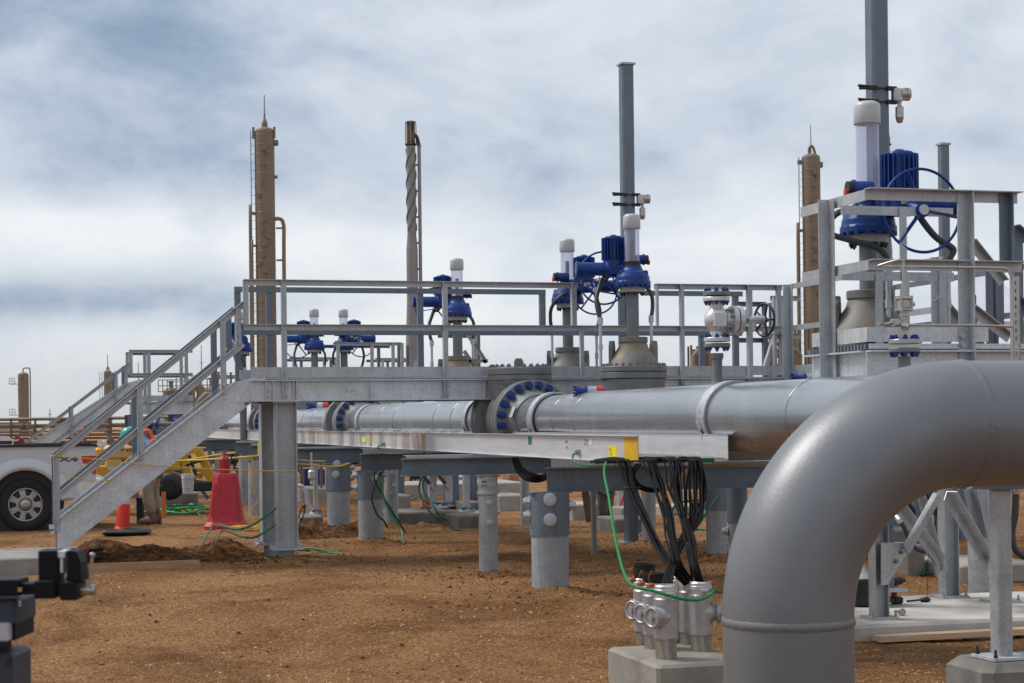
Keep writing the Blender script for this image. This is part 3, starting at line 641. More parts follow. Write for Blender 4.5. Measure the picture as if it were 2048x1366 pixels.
Y1 = P(487, 558.6, 18.7).y; Y2 = Y1 + .98
def X1(px, py=700, y=None): return onY(px, py, Y1 if y is None else y).x
def near_walkway():
    xa = X1(487, 560); xb = X1(1600, 760); t = thing('steel_walkway', 'long galvanised steel walkway with two-bar railings and grating deck behind the near pipeline', 'walkway', (xa, Y1, 0))
    yf = Y1; zb = 1.73
    mb = MB(); grating(mb, xa + .10, xb, yf + .01, Y2 - .01, ZD); obj('grating', mb, GALVD, t)
    # front and rear edge beams: channels with flanges
    for y, s_ in ((yf, 1), (Y2, -1)):
        mb = MB(); x0 = xa + .06
        poly = [(0, 0), (.07, 0), (.07, .012), (.01, .012), (.01, .218), (.07, .218), (.07, .23), (0, .23)] if s_ > 0 else [(0, 0), (0, .23), (-.07, .23), (-.07, .218), (-.01, .218), (-.01, .012), (-.07, .012), (-.07, 0)]
        mb.sect(V((x0, y, zb - .01 + .015)), V((xb, y, zb - .01 + .015)), poly)
        if s_ > 0:
            for px in (531, 545, 586, 592, 740, 968): mb.box((X1(px, 780), y - .03, zb + .12), (.008, .058, .205))
            for px, py in ((537, 777), (537, 791), (697, 778), (711, 778), (1231, 778), (1250, 778), (966, 778)): boltrow(mb, [onY(px, py, y - .012)], (0, -1, 0), .016, .012)
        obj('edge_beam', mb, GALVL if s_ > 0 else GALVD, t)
        mb = MB(); yy = y - .004 if s_ > 0 else y + .004
        x0 = X1(502, 745) if s_ > 0 else X1(478, 745, Y2); xe = X1(1572, 745)
        mb.box(((x0 + xe) / 2, yy, (ZK + ZD + .02) / 2 + .008), (xe - x0, .008, ZK - ZD - .012)); obj('toe_plate', mb, GALV, t)
    # front railing
    hr = MB(); Angle(hr, (xa, yf, ZT), (X1(1155, 566), yf, ZT), -1); top1 = obj('handrail', hr, GALV, t)
    hr = MB(); Angle(hr, (X1(1308, 566), yf, ZT), (X1(1564, 566), yf, ZT), -1); top2 = obj('handrail', hr, GALV, t)
    hr = MB(); Angle(hr, (X1(487, 650), yf, ZM), (X1(1564, 650), yf, ZM), -1); mid = obj('mid_rail', hr, GALV, t)
    def post(px, z0, z1, w_=.064, par=None, y=None, dz=0):
        mb = MB(); yy = (yf if y is None else y); x = X1(px, 700, yy)
        railpost(mb, x, yy - .013, z0, z1, (1, 0, 0), (0, -1, 0), w_)
        if z0 < 1.9: boltrow(mb, [V((x + .033, yy - .022, zz)) for zz in (2.045, 1.995) ] + [V((x + .05, yy - .022, zz)) for zz in (1.90, 1.80)], (0, -1, 0))
        obj('post', mb, GALV, t)
    post(486, ZM - .02, ZT - .005); post(562, 1.755, ZT - .007); post(884.5, 1.755, ZT - .007); post(1141, ZM, ZT - .007, .075)
    post(1158, ZD, ZM - .06, .055); post(1358, 1.80, ZT - .007); post(1492, 1.80, ZT - .007, .08); post(1551, ZM, ZT - .007, .07); post(1311, ZM, ZT - .007, .04)
    # rear railing
    X2 = lambda px: X1(px, 650, Y2)
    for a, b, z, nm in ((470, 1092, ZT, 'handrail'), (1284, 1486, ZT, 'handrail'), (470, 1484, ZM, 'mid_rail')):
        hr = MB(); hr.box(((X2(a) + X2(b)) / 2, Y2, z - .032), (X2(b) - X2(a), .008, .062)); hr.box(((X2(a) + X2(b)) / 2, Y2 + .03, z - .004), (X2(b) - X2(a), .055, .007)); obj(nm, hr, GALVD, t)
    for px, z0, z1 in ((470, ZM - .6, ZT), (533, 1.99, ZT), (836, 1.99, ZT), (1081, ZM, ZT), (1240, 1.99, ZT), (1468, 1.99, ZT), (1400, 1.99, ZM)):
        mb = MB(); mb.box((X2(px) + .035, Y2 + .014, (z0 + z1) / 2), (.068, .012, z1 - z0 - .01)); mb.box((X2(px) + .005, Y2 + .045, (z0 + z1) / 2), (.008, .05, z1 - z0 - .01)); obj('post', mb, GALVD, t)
    # columns with base plates on stub piles
    def column(px, y, yo, first=False):
        x = X1(px, 950, y); b = .112; z0 = .16; zt = zb - .012
        mb = MB(); tf = .012
        mb.box((x, y + b - tf / 2 - .002, (z0 + zt) / 2), (2 * b, tf, zt - z0)); mb.box((x, y - b + tf / 2, (z0 + zt) / 2), (tf, 2 * b - 2 * tf - .004, zt - z0))
        mb.v = []; mb.f = []; mb.sm = []
        mb.box((x - b + tf / 2, y, (z0 + zt) / 2), (tf, 2 * b, zt - z0)); mb.box((x + b - tf / 2, y, (z0 + zt) / 2), (tf, 2 * b, zt - z0)); mb.box((x, y, (z0 + zt) / 2), (2 * b - 2 * tf, .010, zt - z0))
        obj('column', mb, GALV, t)
        mb = MB(); mb.box((x, y, zt + .010), (.40 if not first else .62, .34, .018)); obj('top_plate', mb, GALV, t)
        mb = MB(); mb.box((x, y, z0 - .014), (.34, .32, .024))
        for q in (-1, 1):
            for r_ in (-1, 1): mb.hexnut(V((x + q * .14, y + r_ * .13, z0 - .004)), (0, 0, 1), .02, .03)
        obj('base_plate', mb, GALV, t)
        mb = MB(); mb.cyl((x, y, -.1), (x, y, z0 - .028), .085, n=24); obj('stub_pile', mb, GALVP, t)
    column(571.5, Y1 + .12, 0, True); column(541, Y2 - .05, 0)
    mb = MB(); x = X1(547, 950, Y2 - .2); mb.bar((x - .03, Y2 - .3, 1.42), (x + .12, Y2 - .3, .35), .06, .06); obj('brace', mb, GALV, t)
    mb = MB(); mb.box((X1(504, 803), Y1 + .05, 1.722), (.02, .02, .012)); mb.box((X1(535, 803) - .1, Y1 + .1, 1.722), (.3, .3, .014)); obj('bearing_plate', mb, GALVD, t)
    return t
near_walkway()

def stair(label, Yn, width, top, bot, zt, zb_, rails, ntread, posts, far=False, group='galvanised access stairs'):
    """stair in the plane y = Yn going up to the right; top/bot = x of stringer centre line ends"""
    t = thing('access_stair', label, 'stair', (bot, Yn, 0), group)
    d = V((top - bot, 0, zt - zb_)); sl_ = d.normalized(); nrm = V((-sl_.z, 0, sl_.x)); hw = .135
    for y, s_ in ((Yn, 1), (Yn + width, -1)):
        a = V((bot, y, zb_)); b = V((top, y, zt)); mb = MB()
        # web with a plumb lower end and a level top return
        e0 = a - nrm * hw; e1 = b - nrm * hw; e2 = b + nrm * hw; e3 = a + nrm * hw
        k = (e3.x - e0.x) / sl_.x; e0b = e0 + sl_ * k if k > 0 else e0; e3b = e3 if k > 0 else e3
        e3b = e3 + sl_ * ((e0.x - e3.x) / sl_.x)
        web = [e0, e1, e1 + V((.16, 0, .06)), e1 + V((.16, 0, .30)), e2 + V((.02, 0, .0)), e3b]
        mb.prism([q + V((0, s_ * 0, 0)) for q in (web if True else web)][::-1], V((0, .008, 0)))
        yo = (-.055 if s_ > 0 else .008)
        for p, q, off in ((e0, e1, .0), (e3b, e2, 0.0)):
            mb.prism([p + V((0, yo, 0)), q + V((0, yo, 0)), q + V((0, yo, 0)) + nrm * (.010 if p is e3b else -.010), p + V((0, yo, 0)) + nrm * (.010 if p is e3b else -.010)], V((0, .055, 0)))
        if s_ > 0:
            for i in range(ntread):
                p = a + (b - a) * ((i + .5) / ntread)
                boltrow(mb, [p - V((.075, .001, -.02)), p + V((.075, -.001, -.02))], (0, -1, 0), .011, .008)
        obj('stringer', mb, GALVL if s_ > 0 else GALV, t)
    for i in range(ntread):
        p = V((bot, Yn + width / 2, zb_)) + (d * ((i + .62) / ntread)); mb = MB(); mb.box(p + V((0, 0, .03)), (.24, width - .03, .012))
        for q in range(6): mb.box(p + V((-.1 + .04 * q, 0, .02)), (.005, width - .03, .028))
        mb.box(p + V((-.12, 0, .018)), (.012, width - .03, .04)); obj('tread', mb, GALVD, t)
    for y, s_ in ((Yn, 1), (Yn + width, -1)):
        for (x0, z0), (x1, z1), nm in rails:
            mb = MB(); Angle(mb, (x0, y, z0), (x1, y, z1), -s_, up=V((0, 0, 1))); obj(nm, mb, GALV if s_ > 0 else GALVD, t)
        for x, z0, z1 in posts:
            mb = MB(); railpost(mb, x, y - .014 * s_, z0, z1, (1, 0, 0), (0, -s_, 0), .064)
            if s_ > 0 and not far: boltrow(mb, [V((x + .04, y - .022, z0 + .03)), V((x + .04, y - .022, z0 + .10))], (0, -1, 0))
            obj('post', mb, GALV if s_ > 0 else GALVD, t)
    return t
def near_stair():
    q = lambda px, py: (lambda p: (p.x, p.z))(onY(px, py, Y1))
    a = q(98, 1086); b = q(486, 784); R_ = [(q(106, 912), q(484, 603), 'handrail'), (q(118, 984), q(483, 683), 'mid_rail')]
    def seg(px, yt, yb): x, z1 = q(px, yt); return (x, q(px, yb)[1], z1)
    t = stair('near galvanised stair climbing right to the long walkway', Y1 + .002, .86, b[0], a[0], b[1], a[1], R_, 9,
          [seg(106, 913, 1064), seg(273, 776, 922), seg(439, 641, 790), seg(470, 618, 690)])
near_stair()
def slab(name, mb, m_, label, cat, group=None): return solo(name, mb, m_, label, cat, group)
def stair_pad():
    p0 = G(20, 1140); a = onY(-60, 1120, Y1); b = onY(163, 1125, Y1); mb = MB(); mb.cb(((a.x + b.x) / 2, Y1 + .30, .02), (b.x - a.x, 1.5, .30), .015)
    slab('concrete_pad', mb, mat('pad_concrete', (.27, .26, .235), .85, 0, .16, 5, .35, 30, spots=((.15, .13, .11), 3, .5, .7)), 'flat concrete pad under the foot of the near stair', 'concrete pad')
    mb = MB(); a = G(163, 1138); b = G(399, 1136); a.z = b.z = 0
    mb.sect(G(160, 1146) + V((0, 0, .03)), G(399, 1138) + V((0, 0, .035)), [(-.02, -.06), (.02, -.06), (.02, .06), (-.02, .06)])
    solo('timber_board', mb, WOOD, 'weathered timber board on edge beside the pad at the near stair foot', 'board')
    t = thing('clamp_bar', 'small black and orange bar clamp lying on the soil beside the concrete pad', 'clamp', G(185, 1122))
    mb = MB(); c = G(188, 1130); mb.cyl(c + V((-.12, 0, .07)), c + V((.10, 0, .08)), .022, n=12); mb.cyl(c + V((-.05, .1, .15)), c + V((.1, .1, .16)), .02, n=12); obj('grip', mb, BLACK, t)
    mb = MB(); mb.box(c + V((-.09, .1, .15)), (.07, .05, .05)); obj('jaw', mb, ORNG, t)
stair_pad()

# ---- far landing with its own stair (left)
def far_landing():
    D = 1.54 * FPX / (850 - 700); y = P(258, 700, D).y; q = lambda px, py: (lambda p: (p.x, p.z))(onY(px, py, y))
    x0, x1 = q(258, 700)[0], q(385, 700)[0]; t = thing('stair_landing', 'smaller far landing with square-cornered railing at the head of the far stair', 'walkway', (x0, y, 0), 'far walkways')
    for yy in (y, y + 1.2):
        for z, nm in ((ZT, 'handrail'), (ZM, 'mid_rail')): mb = MB(); Angle(mb, (x0, yy, z), (x1, yy, z), -1); obj(nm, mb, GALV if yy == y else GALVD, t)
        for px, z0 in ((258, ZM), (294, 1.75), (369, 1.99)): mb = MB(); railpost(mb, q(px, 740)[0], yy - .01, z0, ZT - .008, (1, 0, 0), (0, -1, 0), .075); obj('post', mb, GALV, t)
    mb = MB(); mb.box(((x0 + x1) / 2, y + .6, ZD - .02), (x1 - x0, 1.2, .04)); obj('grating', mb, GALVD, t)
    mb = MB(); mb.box(((x0 + x1) / 2 + .05, y - .004, 2.04), (x1 - x0 - .1, .008, .12)); obj('toe_plate', mb, GALV, t)
    mb = MB(); mb.box(((x0 + x1) / 2, y, 1.83), (x1 - x0, .012, .23)); mb.box(((x0 + x1) / 2, y - .03, 1.945), (x1 - x0, .07, .01)); mb.box(((x0 + x1) / 2, y - .03, 1.715), (x1 - x0, .07, .01)); obj('edge_beam', mb, GALVL, t)
    for px in (266, 356):
        for yy in (y + .1, y + 1.1):
            x = q(px, 850)[0]; mb = MB(); mb.box((x, yy - .1, .86), (.2, .012, 1.7)); mb.box((x, yy + .1, .86), (.2, .012, 1.7)); mb.box((x, yy, .86), (.01, .19, 1.7)); obj('column', mb, GALVD, t)
    a = q(60, 893 + 12); b = q(262, 716 + 60)
    R_ = [(q(50, 884), q(256, 726), 'handrail'), (q(98, 890), q(256, 766), 'mid_rail')]
    def seg(px, yt, yb): xx, z1 = q(px, yt); return (xx, q(px, yb)[1], z1)
    slope = (b[1] - a[1]) / (b[0] - a[0]); xb = b[0] - (b[1] - .12) / slope
    sx0 = xb; s0 = .12
    R2 = [((R_[0][0][0] , R_[0][0][1]), R_[0][1], 'handrail'), (R_[1][0], R_[1][1], 'mid_rail')]
    stair('far galvanised stair climbing right, half hidden behind the near one', y + .01, 1.1, b[0], sx0, b[1], s0, R2, 9,
          [seg(140, 812, 875), seg(229, 742, 806), seg(249, 730, 772), (R_[0][0][0], .6, R_[0][0][1])], far=True)
far_landing()

# ---- raised valve platform on the right
def right_platform():
    c0 = P(1733.7, 377.7, 11.84); xl = c0.x; y0 = c0.y; c1 = P(1603, 409.7, 12.69); y1 = y0 + 1.02
    xr = onY(2100, 378, y0).x; t = thing('valve_platform', 'raised galvanised valve platform on the right with angle railings and pale toe plate', 'platform', (xl, y0, 0))
    X = lambda px, y=y0: onY(px, 600, y).x
    Yl = lambda px: onX(px, 600, xl).y
    # top and mid rails: front, left side, and rear
    mb = MB(); Angle(mb, (xl - .02, y0, ZT), (X(2036), y0, ZT), -1, .085, .075); obj('handrail', mb, GALV, t)
    mb = MB(); Angle(mb, (xl, y0 - .0, ZT), (xl, Yl(1603), ZT), -1, .085, .075); obj('handrail', mb, GALV, t)
    mb = MB(); Angle(mb, (xl, y0, ZM), (X(1927), y0, ZM), -1, .085, .07); obj('mid_rail', mb, GALV, t)
    mb = MB(); Angle(mb, (X(1944), y0, ZM), (X(2043), y0, ZM), -1, .085, .07); obj('mid_rail', mb, GALV, t)
    mb = MB(); Angle(mb, (xl, y0, ZM), (xl, Yl(1605), ZM), -1, .085, .07); obj('mid_rail', mb, GALV, t)
    yr = y0 + .88
    for z in (ZT, ZM): mb = MB(); mb.box(((X(1684, yr) + X(1908, yr)) / 2, yr, z - .033), (X(1908, yr) - X(1684, yr), .008, .066)); mb.box(((X(1684, yr) + X(1908, yr)) / 2, yr + .03, z - .004), (X(1908, yr) - X(1684, yr), .06, .007)); obj('mid_rail' if z == ZM else 'handrail', mb, GALV, t)
    def post(x, y, z0, z1, dv, ov, s=.075): mb = MB(); railpost(mb, x, y, z0, z1, dv, ov, s, .008); boltrow(mb, [V((x + .04, y - .012, z)) for z in ((2.0, 2.05) if z0 < 1.9 else ())] + ([V((x + .04, y - .012, z0 + .05)), V((x + .04, y - .012, z0 + .14))] if z0 < 1.9 else []), (0, -1, 0), .014); obj('post', mb, GALV, t)
    ya = Yl(1664); post(xl - .015, ya, 1.74, ZT - .008, (0, -1, 0), (-1, 0, 0), .085)
    mb = MB(); mb.box((X(1926), y0 - .012, (1.74 + ZT) / 2 - .004), (.085, .010, ZT - 1.75)); mb.box((X(1926) + .038, y0 - .05, (1.74 + ZT) / 2 - .004), (.009, .075, ZT - 1.75))
    boltrow(mb, [V((X(1921), y0 - .018, z)) for z in (2.045, 1.985)], (0, -1, 0), .015); obj('post', mb, GALV, t)
    mb = MB(); mb.box((X(2008), y0 - .012, (ZM + ZT) / 2), (.075, .010, ZT - ZM)); mb.box((X(2008) + .035, y0 - .045, (ZM + ZT) / 2), (.009, .06, ZT - ZM)); obj('post', mb, GALVD, t)
    for px, za, zb2 in ((1806, ZM, ZT), (1884, 2.0, ZM), (1757, 2.0, ZM), (1810, 2.0, ZM)):
        x = X(px, yr); mb = MB(); mb.box((x, yr - .012, (za + zb2) / 2), (.058, .008, zb2 - za)); mb.box((x + .03, yr + .02, (za + zb2) / 2), (.008, .05, zb2 - za)); obj('post', mb, GALV, t)
    # deck
    mb = MB(); grating(mb, xl, xr, y0 + .01, yr + .1, ZD + .02, tsz=.02, gap=.05)
    n = int(.95 / .05)
    for i in range(n): mb.box((xl - .006, y0 + .03 + .05 * i, ZD + .002), (.02, .026, .034))
    obj('grating', mb, GALVD, t)
    mb = MB(); x2 = X(1975); mb.box(((xl + x2) / 2, y0 - .004, 2.055), (x2 - xl, .008, .10)); mb.box(((xl + xr) / 2, y0 - .004, 1.975), (xr - xl, .008, .035)); obj('toe_plate', mb, GALVL, t)
    mb = MB(); yl = Yl(1625); mb.box((xl - .004, (y0 + yl) / 2 + .002, 2.055), (.008, yl - y0, .10)); obj('toe_plate', mb, GALVL, t)
    for a, b, s_ in (((xl - .02, y0 + .004, 1.70), (xr, y0 + .004, 1.70), 1), ((xl + .02, y0 + .02, 1.70), (xl + .02, y0 + .9, 1.70), -1)):
        mb = MB(); mb.sect(a, b, [(0, 0), (.075, 0), (.075, .012), (.01, .012), (.01, .235), (.075, .235), (.075, .247), (0, .247)] if s_ > 0 else [(0, 0), (0, .247), (-.075, .247), (-.075, .235), (-.01, .235), (-.01, .012), (-.075, .012), (-.075, 0)][::1]); obj('edge_beam', mb, GALVL, t)
    for px, y in ((1665, y0 + .8),):
        x = X(px, y); mb = MB(); mb.box((x, y, .85), (.15, .15, 1.7)); obj('column', mb, GALVD, t)
    # raking members of the flight that leaves the back of the platform
    for (p0, p1, y) in (((1945, 478), (2010, 560), yr + .5), ((1945, 610), (2022, 670), yr + .4), ((1880, 590), (1990, 720), yr + .9)):
        a = onY(p0[0], p0[1], y); b = onY(p1[0], p1[1], y); mb = MB(); Angle(mb, a, b, -1, .06, .07); obj('brace', mb, GALV, t)
    for px, ya_, yb_, y in ((1978, 540, 690, yr + .5), (2000, 540, 670, yr + .8), (1925, 560, 660, yr + .9), (1945, 590, 660, yr + .6)):
        a = onY(px, ya_, y); b = onY(px, yb_, y); mb = MB(); mb.box(((a.x), y, (a.z + b.z) / 2), (.06, .01, a.z - b.z)); mb.box(((a.x + .03), y + .03, (a.z + b.z) / 2), (.008, .05, a.z - b.z)); obj('post', mb, GALVD, t)
right_platform()
def right_stair_rail():
    y = onY(2030, 500, P(1733.7, 377.7, 11.84).y).y + .35; t = thing('stair_railing', 'dark sloping stair railing cut off by the right edge of the picture', 'railing', onY(2028, 800, y))
    for (a, b) in (((2029, 450), (2110, 520)), ((2029, 590), (2110, 660))): mb = MB(); Angle(mb, onY(*a, y), onY(*b, y), -1, .07, .06); obj('handrail', mb, GALVD, t)
    a = onY(2030, 452, y); b = onY(2034, 760, y); mb = MB(); mb.box((a.x + .03, y, (a.z + b.z) / 2 - .25), (.06, .01, a.z - b.z + .5)); mb.box((a.x, y + .03, (a.z + b.z) / 2 - .25), (.008, .06, a.z - b.z + .5)); obj('post', mb, GALVD, t)
right_stair_rail()
# ---- walkway that runs towards the camera between the long walkway and the raised platform
def cross_walk():
    a = P(1567, 568, 20.2); x = P(1660, 555, 19.3).x; xm = (a.x + x) / 2 + .02; ya = a.y; yb = a.y - 3.4; t = thing('cross_walkway', 'short galvanised walkway turning towards the camera left of the raised platform', 'walkway', (xm, ya, 0))
    for off, g in ((0, GALV), (1.3, GALVD)):
        for z, nm in ((ZT, 'handrail'), (ZM, 'mid_rail')): mb = MB(); Angle(mb, (xm + off, ya, z), (xm + off, yb, z), 1); obj(nm, mb, g, t)
        for f_ in (0, .32, .66, 1): mb = MB(); railpost(mb, xm + off, ya + (yb - ya) * f_, 1.78 if off == 0 else 1.99, ZT - .008, (0, -1, 0), (-1, 0, 0), .085); obj('post', mb, g, t)
    mb = MB(); mb.box((xm, (ya + yb) / 2, 2.04), (.008, ya - yb, .11)); obj('toe_plate', mb, GALV, t)
    mb = MB(); mb.box((xm + .65, (ya + yb) / 2, ZD - .02), (1.28, ya - yb, .04)); obj('grating', mb, GALVD, t)
    mb = MB(); mb.box((xm, (ya + yb) / 2, 1.83), (.012, ya - yb, .24)); mb.box((xm - .03, (ya + yb) / 2, 1.94), (.07, ya - yb, .01)); obj('edge_beam', mb, GALV, t)
    # rear rail run to the left seen through the front one
cross_walk()
# ---- smaller far walkways behind the valves
def far_walk(px0, px1, ytop, label, posts, slope=None):
    D = 1.54 * FPX / (843.5 - ytop); y = P((px0 + px1) / 2, ytop, D).y; X = lambda px: onY(px, ytop, y).x; t = thing('far_walkway', label, 'walkway', (X(px0), y, 0), 'far walkways')
    x0, x1 = X(px0), X(px1)
    for yy, g in ((y, GALV), (y + 1.1, GALVD)):
        for z, nm in ((ZT, 'handrail'), (ZM, 'mid_rail')): mb = MB(); Angle(mb, (x0, yy, z), (x1, yy, z), -1); obj(nm, mb, g, t)
        for px in posts: mb = MB(); railpost(mb, X(px) + (.35 if yy > y else 0), yy - .01, 1.99, ZT - .01, (1, 0, 0), (0, -1, 0), .07); obj('post', mb, g, t)
    mb = MB(); mb.box(((x0 + x1) / 2, y, 1.95), (x1 - x0, .012, .26)); obj('edge_beam', mb, GALV, t)
    mb = MB(); mb.box(((x0 + x1) / 2, y + .55, ZD), (x1 - x0, 1.1, .04)); obj('grating', mb, GALVD, t)
    for px in (posts[0], posts[-1]): mb = MB(); x = X(px); mb.box((x, y + .1, .95), (.16, .01, 1.9)); mb.box((x, y + .3, .95), (.16, .01, 1.9)); mb.box((x, y + .2, .95), (.01, .19, 1.9)); obj('column', mb, GALVD, t)
    if slope:
        for s_ in slope: mb = MB(); Angle(mb, onY(s_[0], s_[1], y), onY(s_[2], s_[3], y), -1); obj('stair_rail', mb, GALV, t)
far_walk(666, 803, 684, 'far walkway railing seen behind the two-valve gap right of the tall post', (672, 740, 782, 800))
far_walk(578, 672, 712.5, 'farthest low railing seen just right of the near walkway corner post', (584, 645, 668))
far_walk(750, 835, 716, 'far railing just left of the valve whose blue cylinder points left', (762, 784, 828))
far_walk(905, 975, 664, 'far railing behind the lone middle valve', (908, 945), slope=[(936, 664, 975, 724), (930, 700, 958, 742)])
far_walk(1540, 1600, 601, 'far railing end beyond the black handwheel', (1542, 1557), slope=[(1558, 640, 1528, 735)])
# ================================================================ near pipeline
c_ = P(1067, 838.5, 18.7); PXW = c_.x; PZ = 1.505; PR = .262
AX = V((0, 1, 0))
def YD(d): return (d - PXW * FW.x) / FW.y            # world y of the pipeline axis at camera depth d
def PA(y): return V((PXW, y, PZ))
def bolts(parent, c, ax, n, R, r, h, m_, name='bolt', stud=.02, off=0.0, both=False):
    a, b = frame(V(ax)); mb = MB(); mb.hexnut((0, 0, 0), ax, r, h, stud)
    mb.cyl(-V(ax).normalized() * .001, V(ax).normalized() * .004, r * 1.25, n=12)
    src = None
    for i in range(n):
        t = 2 * math.pi * (i + .5) / n + off; p = V(c) + (a * math.cos(t) + b * math.sin(t)) * R
        if src is None:
            me = bpy.data.meshes.new(name); me.from_pydata([tuple(v) for v in mb.v], [], mb.f); me.update(); me.polygons.foreach_set('use_smooth', mb.sm); me.materials.append(m_)
            o = bpy.data.objects.new(name, me); C.objects.link(o); src = o
        else: o = bpy.data.objects.new(name, src.data); C.objects.link(o)
        o.parent = parent; o.location = p - wloc(parent)
def line_valve(label, y0, y1, detail=True):
    """swing check valve on the pipeline between y0 (near face) and y1 (far face)"""
    t = thing('check_valve', label, 'valve', (PXW, (y0 + y1) / 2, PZ), 'bolted check valves along the near pipeline')
    ym = (y0 + y1) / 2; R = .428
    for yf, s_ in ((y0, -1), (y1, 1)):
        for k, th in ((0, .10), (1, .10)):
            ya = yf - s_ * .012 + (-s_ * th if k == 0 else s_ * .0)
            mb = MB(); p = PA(yf + (-s_ * (.012 + th) if k == 0 else 0))
            if k == 0: prof = [(R * .86, -.0), (R, .008), (R, th - .006), (R * .985, th)]
            else: prof = [(R * .985, 0), (R, .006), (R, th - .008), (R * .985, th), (PR + .075, th + .01), (PR + .05, th + .05), (PR + .012, th + .17), (PR + .004, th + .19)]
            # direction along the outside
            mb.lathe(p if k else PA(yf - s_ * .012 - s_ * th), (0, s_, 0), prof, 48)
            f_ = obj('flange', mb, CAST, t)
            if k == 1: bolts(f_, PA(yf + s_ * th), (0, s_, 0), 20, .366, .041, .045, BLUED, stud=.02)
    mb = MB(); mb.lathe(PA(y0 + .11), AX, [(.30, 0), (.27, .06), (.30, .12), (.36, .25), (.37, (y1 - y0) / 2 - .1), (.36, y1 - y0 - .40), (.29, y1 - y0 - .30), (.30, y1 - y0 - .22)], 36, sharp=False)
    mb.lathe(V((PXW, ym, PZ + .1)), (0, 0, 1), [(.30, 0), (.30, .20), (.345, .30), (.345, .33)], 40, sharp=False); obj('body', mb, CAST, t)
    # bonnet
    mb = MB(); mb.lathe(V((PXW, ym, PZ + .432)), (0, 0, 1), [(.345, 0), (.352, .006), (.352, .055), (.345, .058)], 48); mb.lathe(V((PXW, ym, PZ + .493)), (0, 0, 1), [(.345, 0), (.352, .005), (.352, .07), (.345, .078)], 48); bn = obj('bonnet', mb, CAST, t)
    bolts(bn, V((PXW, ym, PZ + .571)), (0, 0, 1), 24, .315, .027, .026, CAST, stud=.012)
    mb = MB(); c = V((PXW - .02, ym - .05, PZ + .57)); mb.prism([c + V((-.05, 0, 0)), c + V((.05, 0, 0)), c + V((.05, 0, .07)), c + V((.03, 0, .105)), c + V((-.03, 0, .105)), c + V((-.05, 0, .07))], V((0, .03, 0))); mb.cyl(c + V((0, -.002, .06)), c + V((0, .032, .06)), .02, n=12); obj('lifting_lug', mb, CAST, t)
    # side boss with round cap towards the camera-left of the neck
    mb = MB(); mb.cyl(V((PXW - .2, ym - .12, PZ + .30)), V((PXW - .31, ym - .30, PZ + .30)), .075, n=20); obj('hinge_boss', mb, CAST, t)
    if detail:
        for i, s_ in enumerate(('6', 'RE')):
            pass
        mb = MB(); a0 = math.radians(168)
        y_ = y0 - .16; pts = []
        for k in range(6):
            a = math.radians(150 + k * 7); pts.append(V((PXW + math.cos(a) * (PR + .078), y_, PZ - math.sin(math.radians(0)) + math.sin(a) * (PR + .078) - .06)))
        q = V((PXW - .315, y0 - .235, PZ + .03))
        mb.prism([q, q + V((.02, -.05, 0)), q + V((.065, -.05, .11)), q + V((.045, 0, .115))], V((-.004, -.004, 0))); obj('data_plate', mb, WHITE, t)
    return t
yv = [(YD(18.78), YD(19.62)), (YD(28.2), YD(29.1)), (YD(37.9), YD(38.8))]
line_valve('large grey check valve with blue bolts, nearest on the pipeline', *yv[0])
line_valve('second grey check valve along the pipeline, its flange seen right of the walkway column', *yv[1], detail=False)
line_valve('farthest check valve on the pipeline, flange ring just left of the walkway column', *yv[2], detail=False)
def spool(label, ya, yb, welds=(), reducer=None):
    t = thing('pipe_spool', label, 'pipe', PA((ya + yb) / 2), 'grey pipe spools of the near pipeline')
    mb = MB()
    prof = [(PR, 0)]
    if reducer: prof += [(PR, reducer[0] - ya), (PR * reducer[2], reducer[1] - ya)]
    prof += [(PR * (reducer[2] if reducer else 1), yb - ya)]
    mb.lathe(PA(ya), AX, prof, 64, sharp=False); obj('pipe_wall', mb, PIPE, t)
    for w_ in welds:
        r = PR * (reducer[2] if reducer and w_ > reducer[0] + .05 else 1)
        mb = MB(); mb.ring(PA(w_), AX, r, .006, 64, 6); obj('weld_seam', mb, PIPE, t)
    return t
ynear = YD(7.6)
yr1, yr2 = YD(16.6), YD(17.3)
spool('nearest grey pipe spool running behind the elbow pipe to the large check valve', ynear, yv[0][0] - .29, (yr1, yr2, YD(12.0)), (yr1, yr2, .95))
spool('grey pipe spool between the nearest and second check valves', yv[0][1] + .29, yv[1][0] - .29, (YD(22.2), YD(24.6), YD(25.6), YD(21.3)))
spool('grey pipe spool left of the second valve, framed by the walkway column', yv[1][1] + .29, yv[2][0] - .29, (YD(31.5), YD(32.5)))
spool('farthest short grey pipe spool beyond the last flange ring', yv[2][1] + .29, YD(47), (YD(41),))
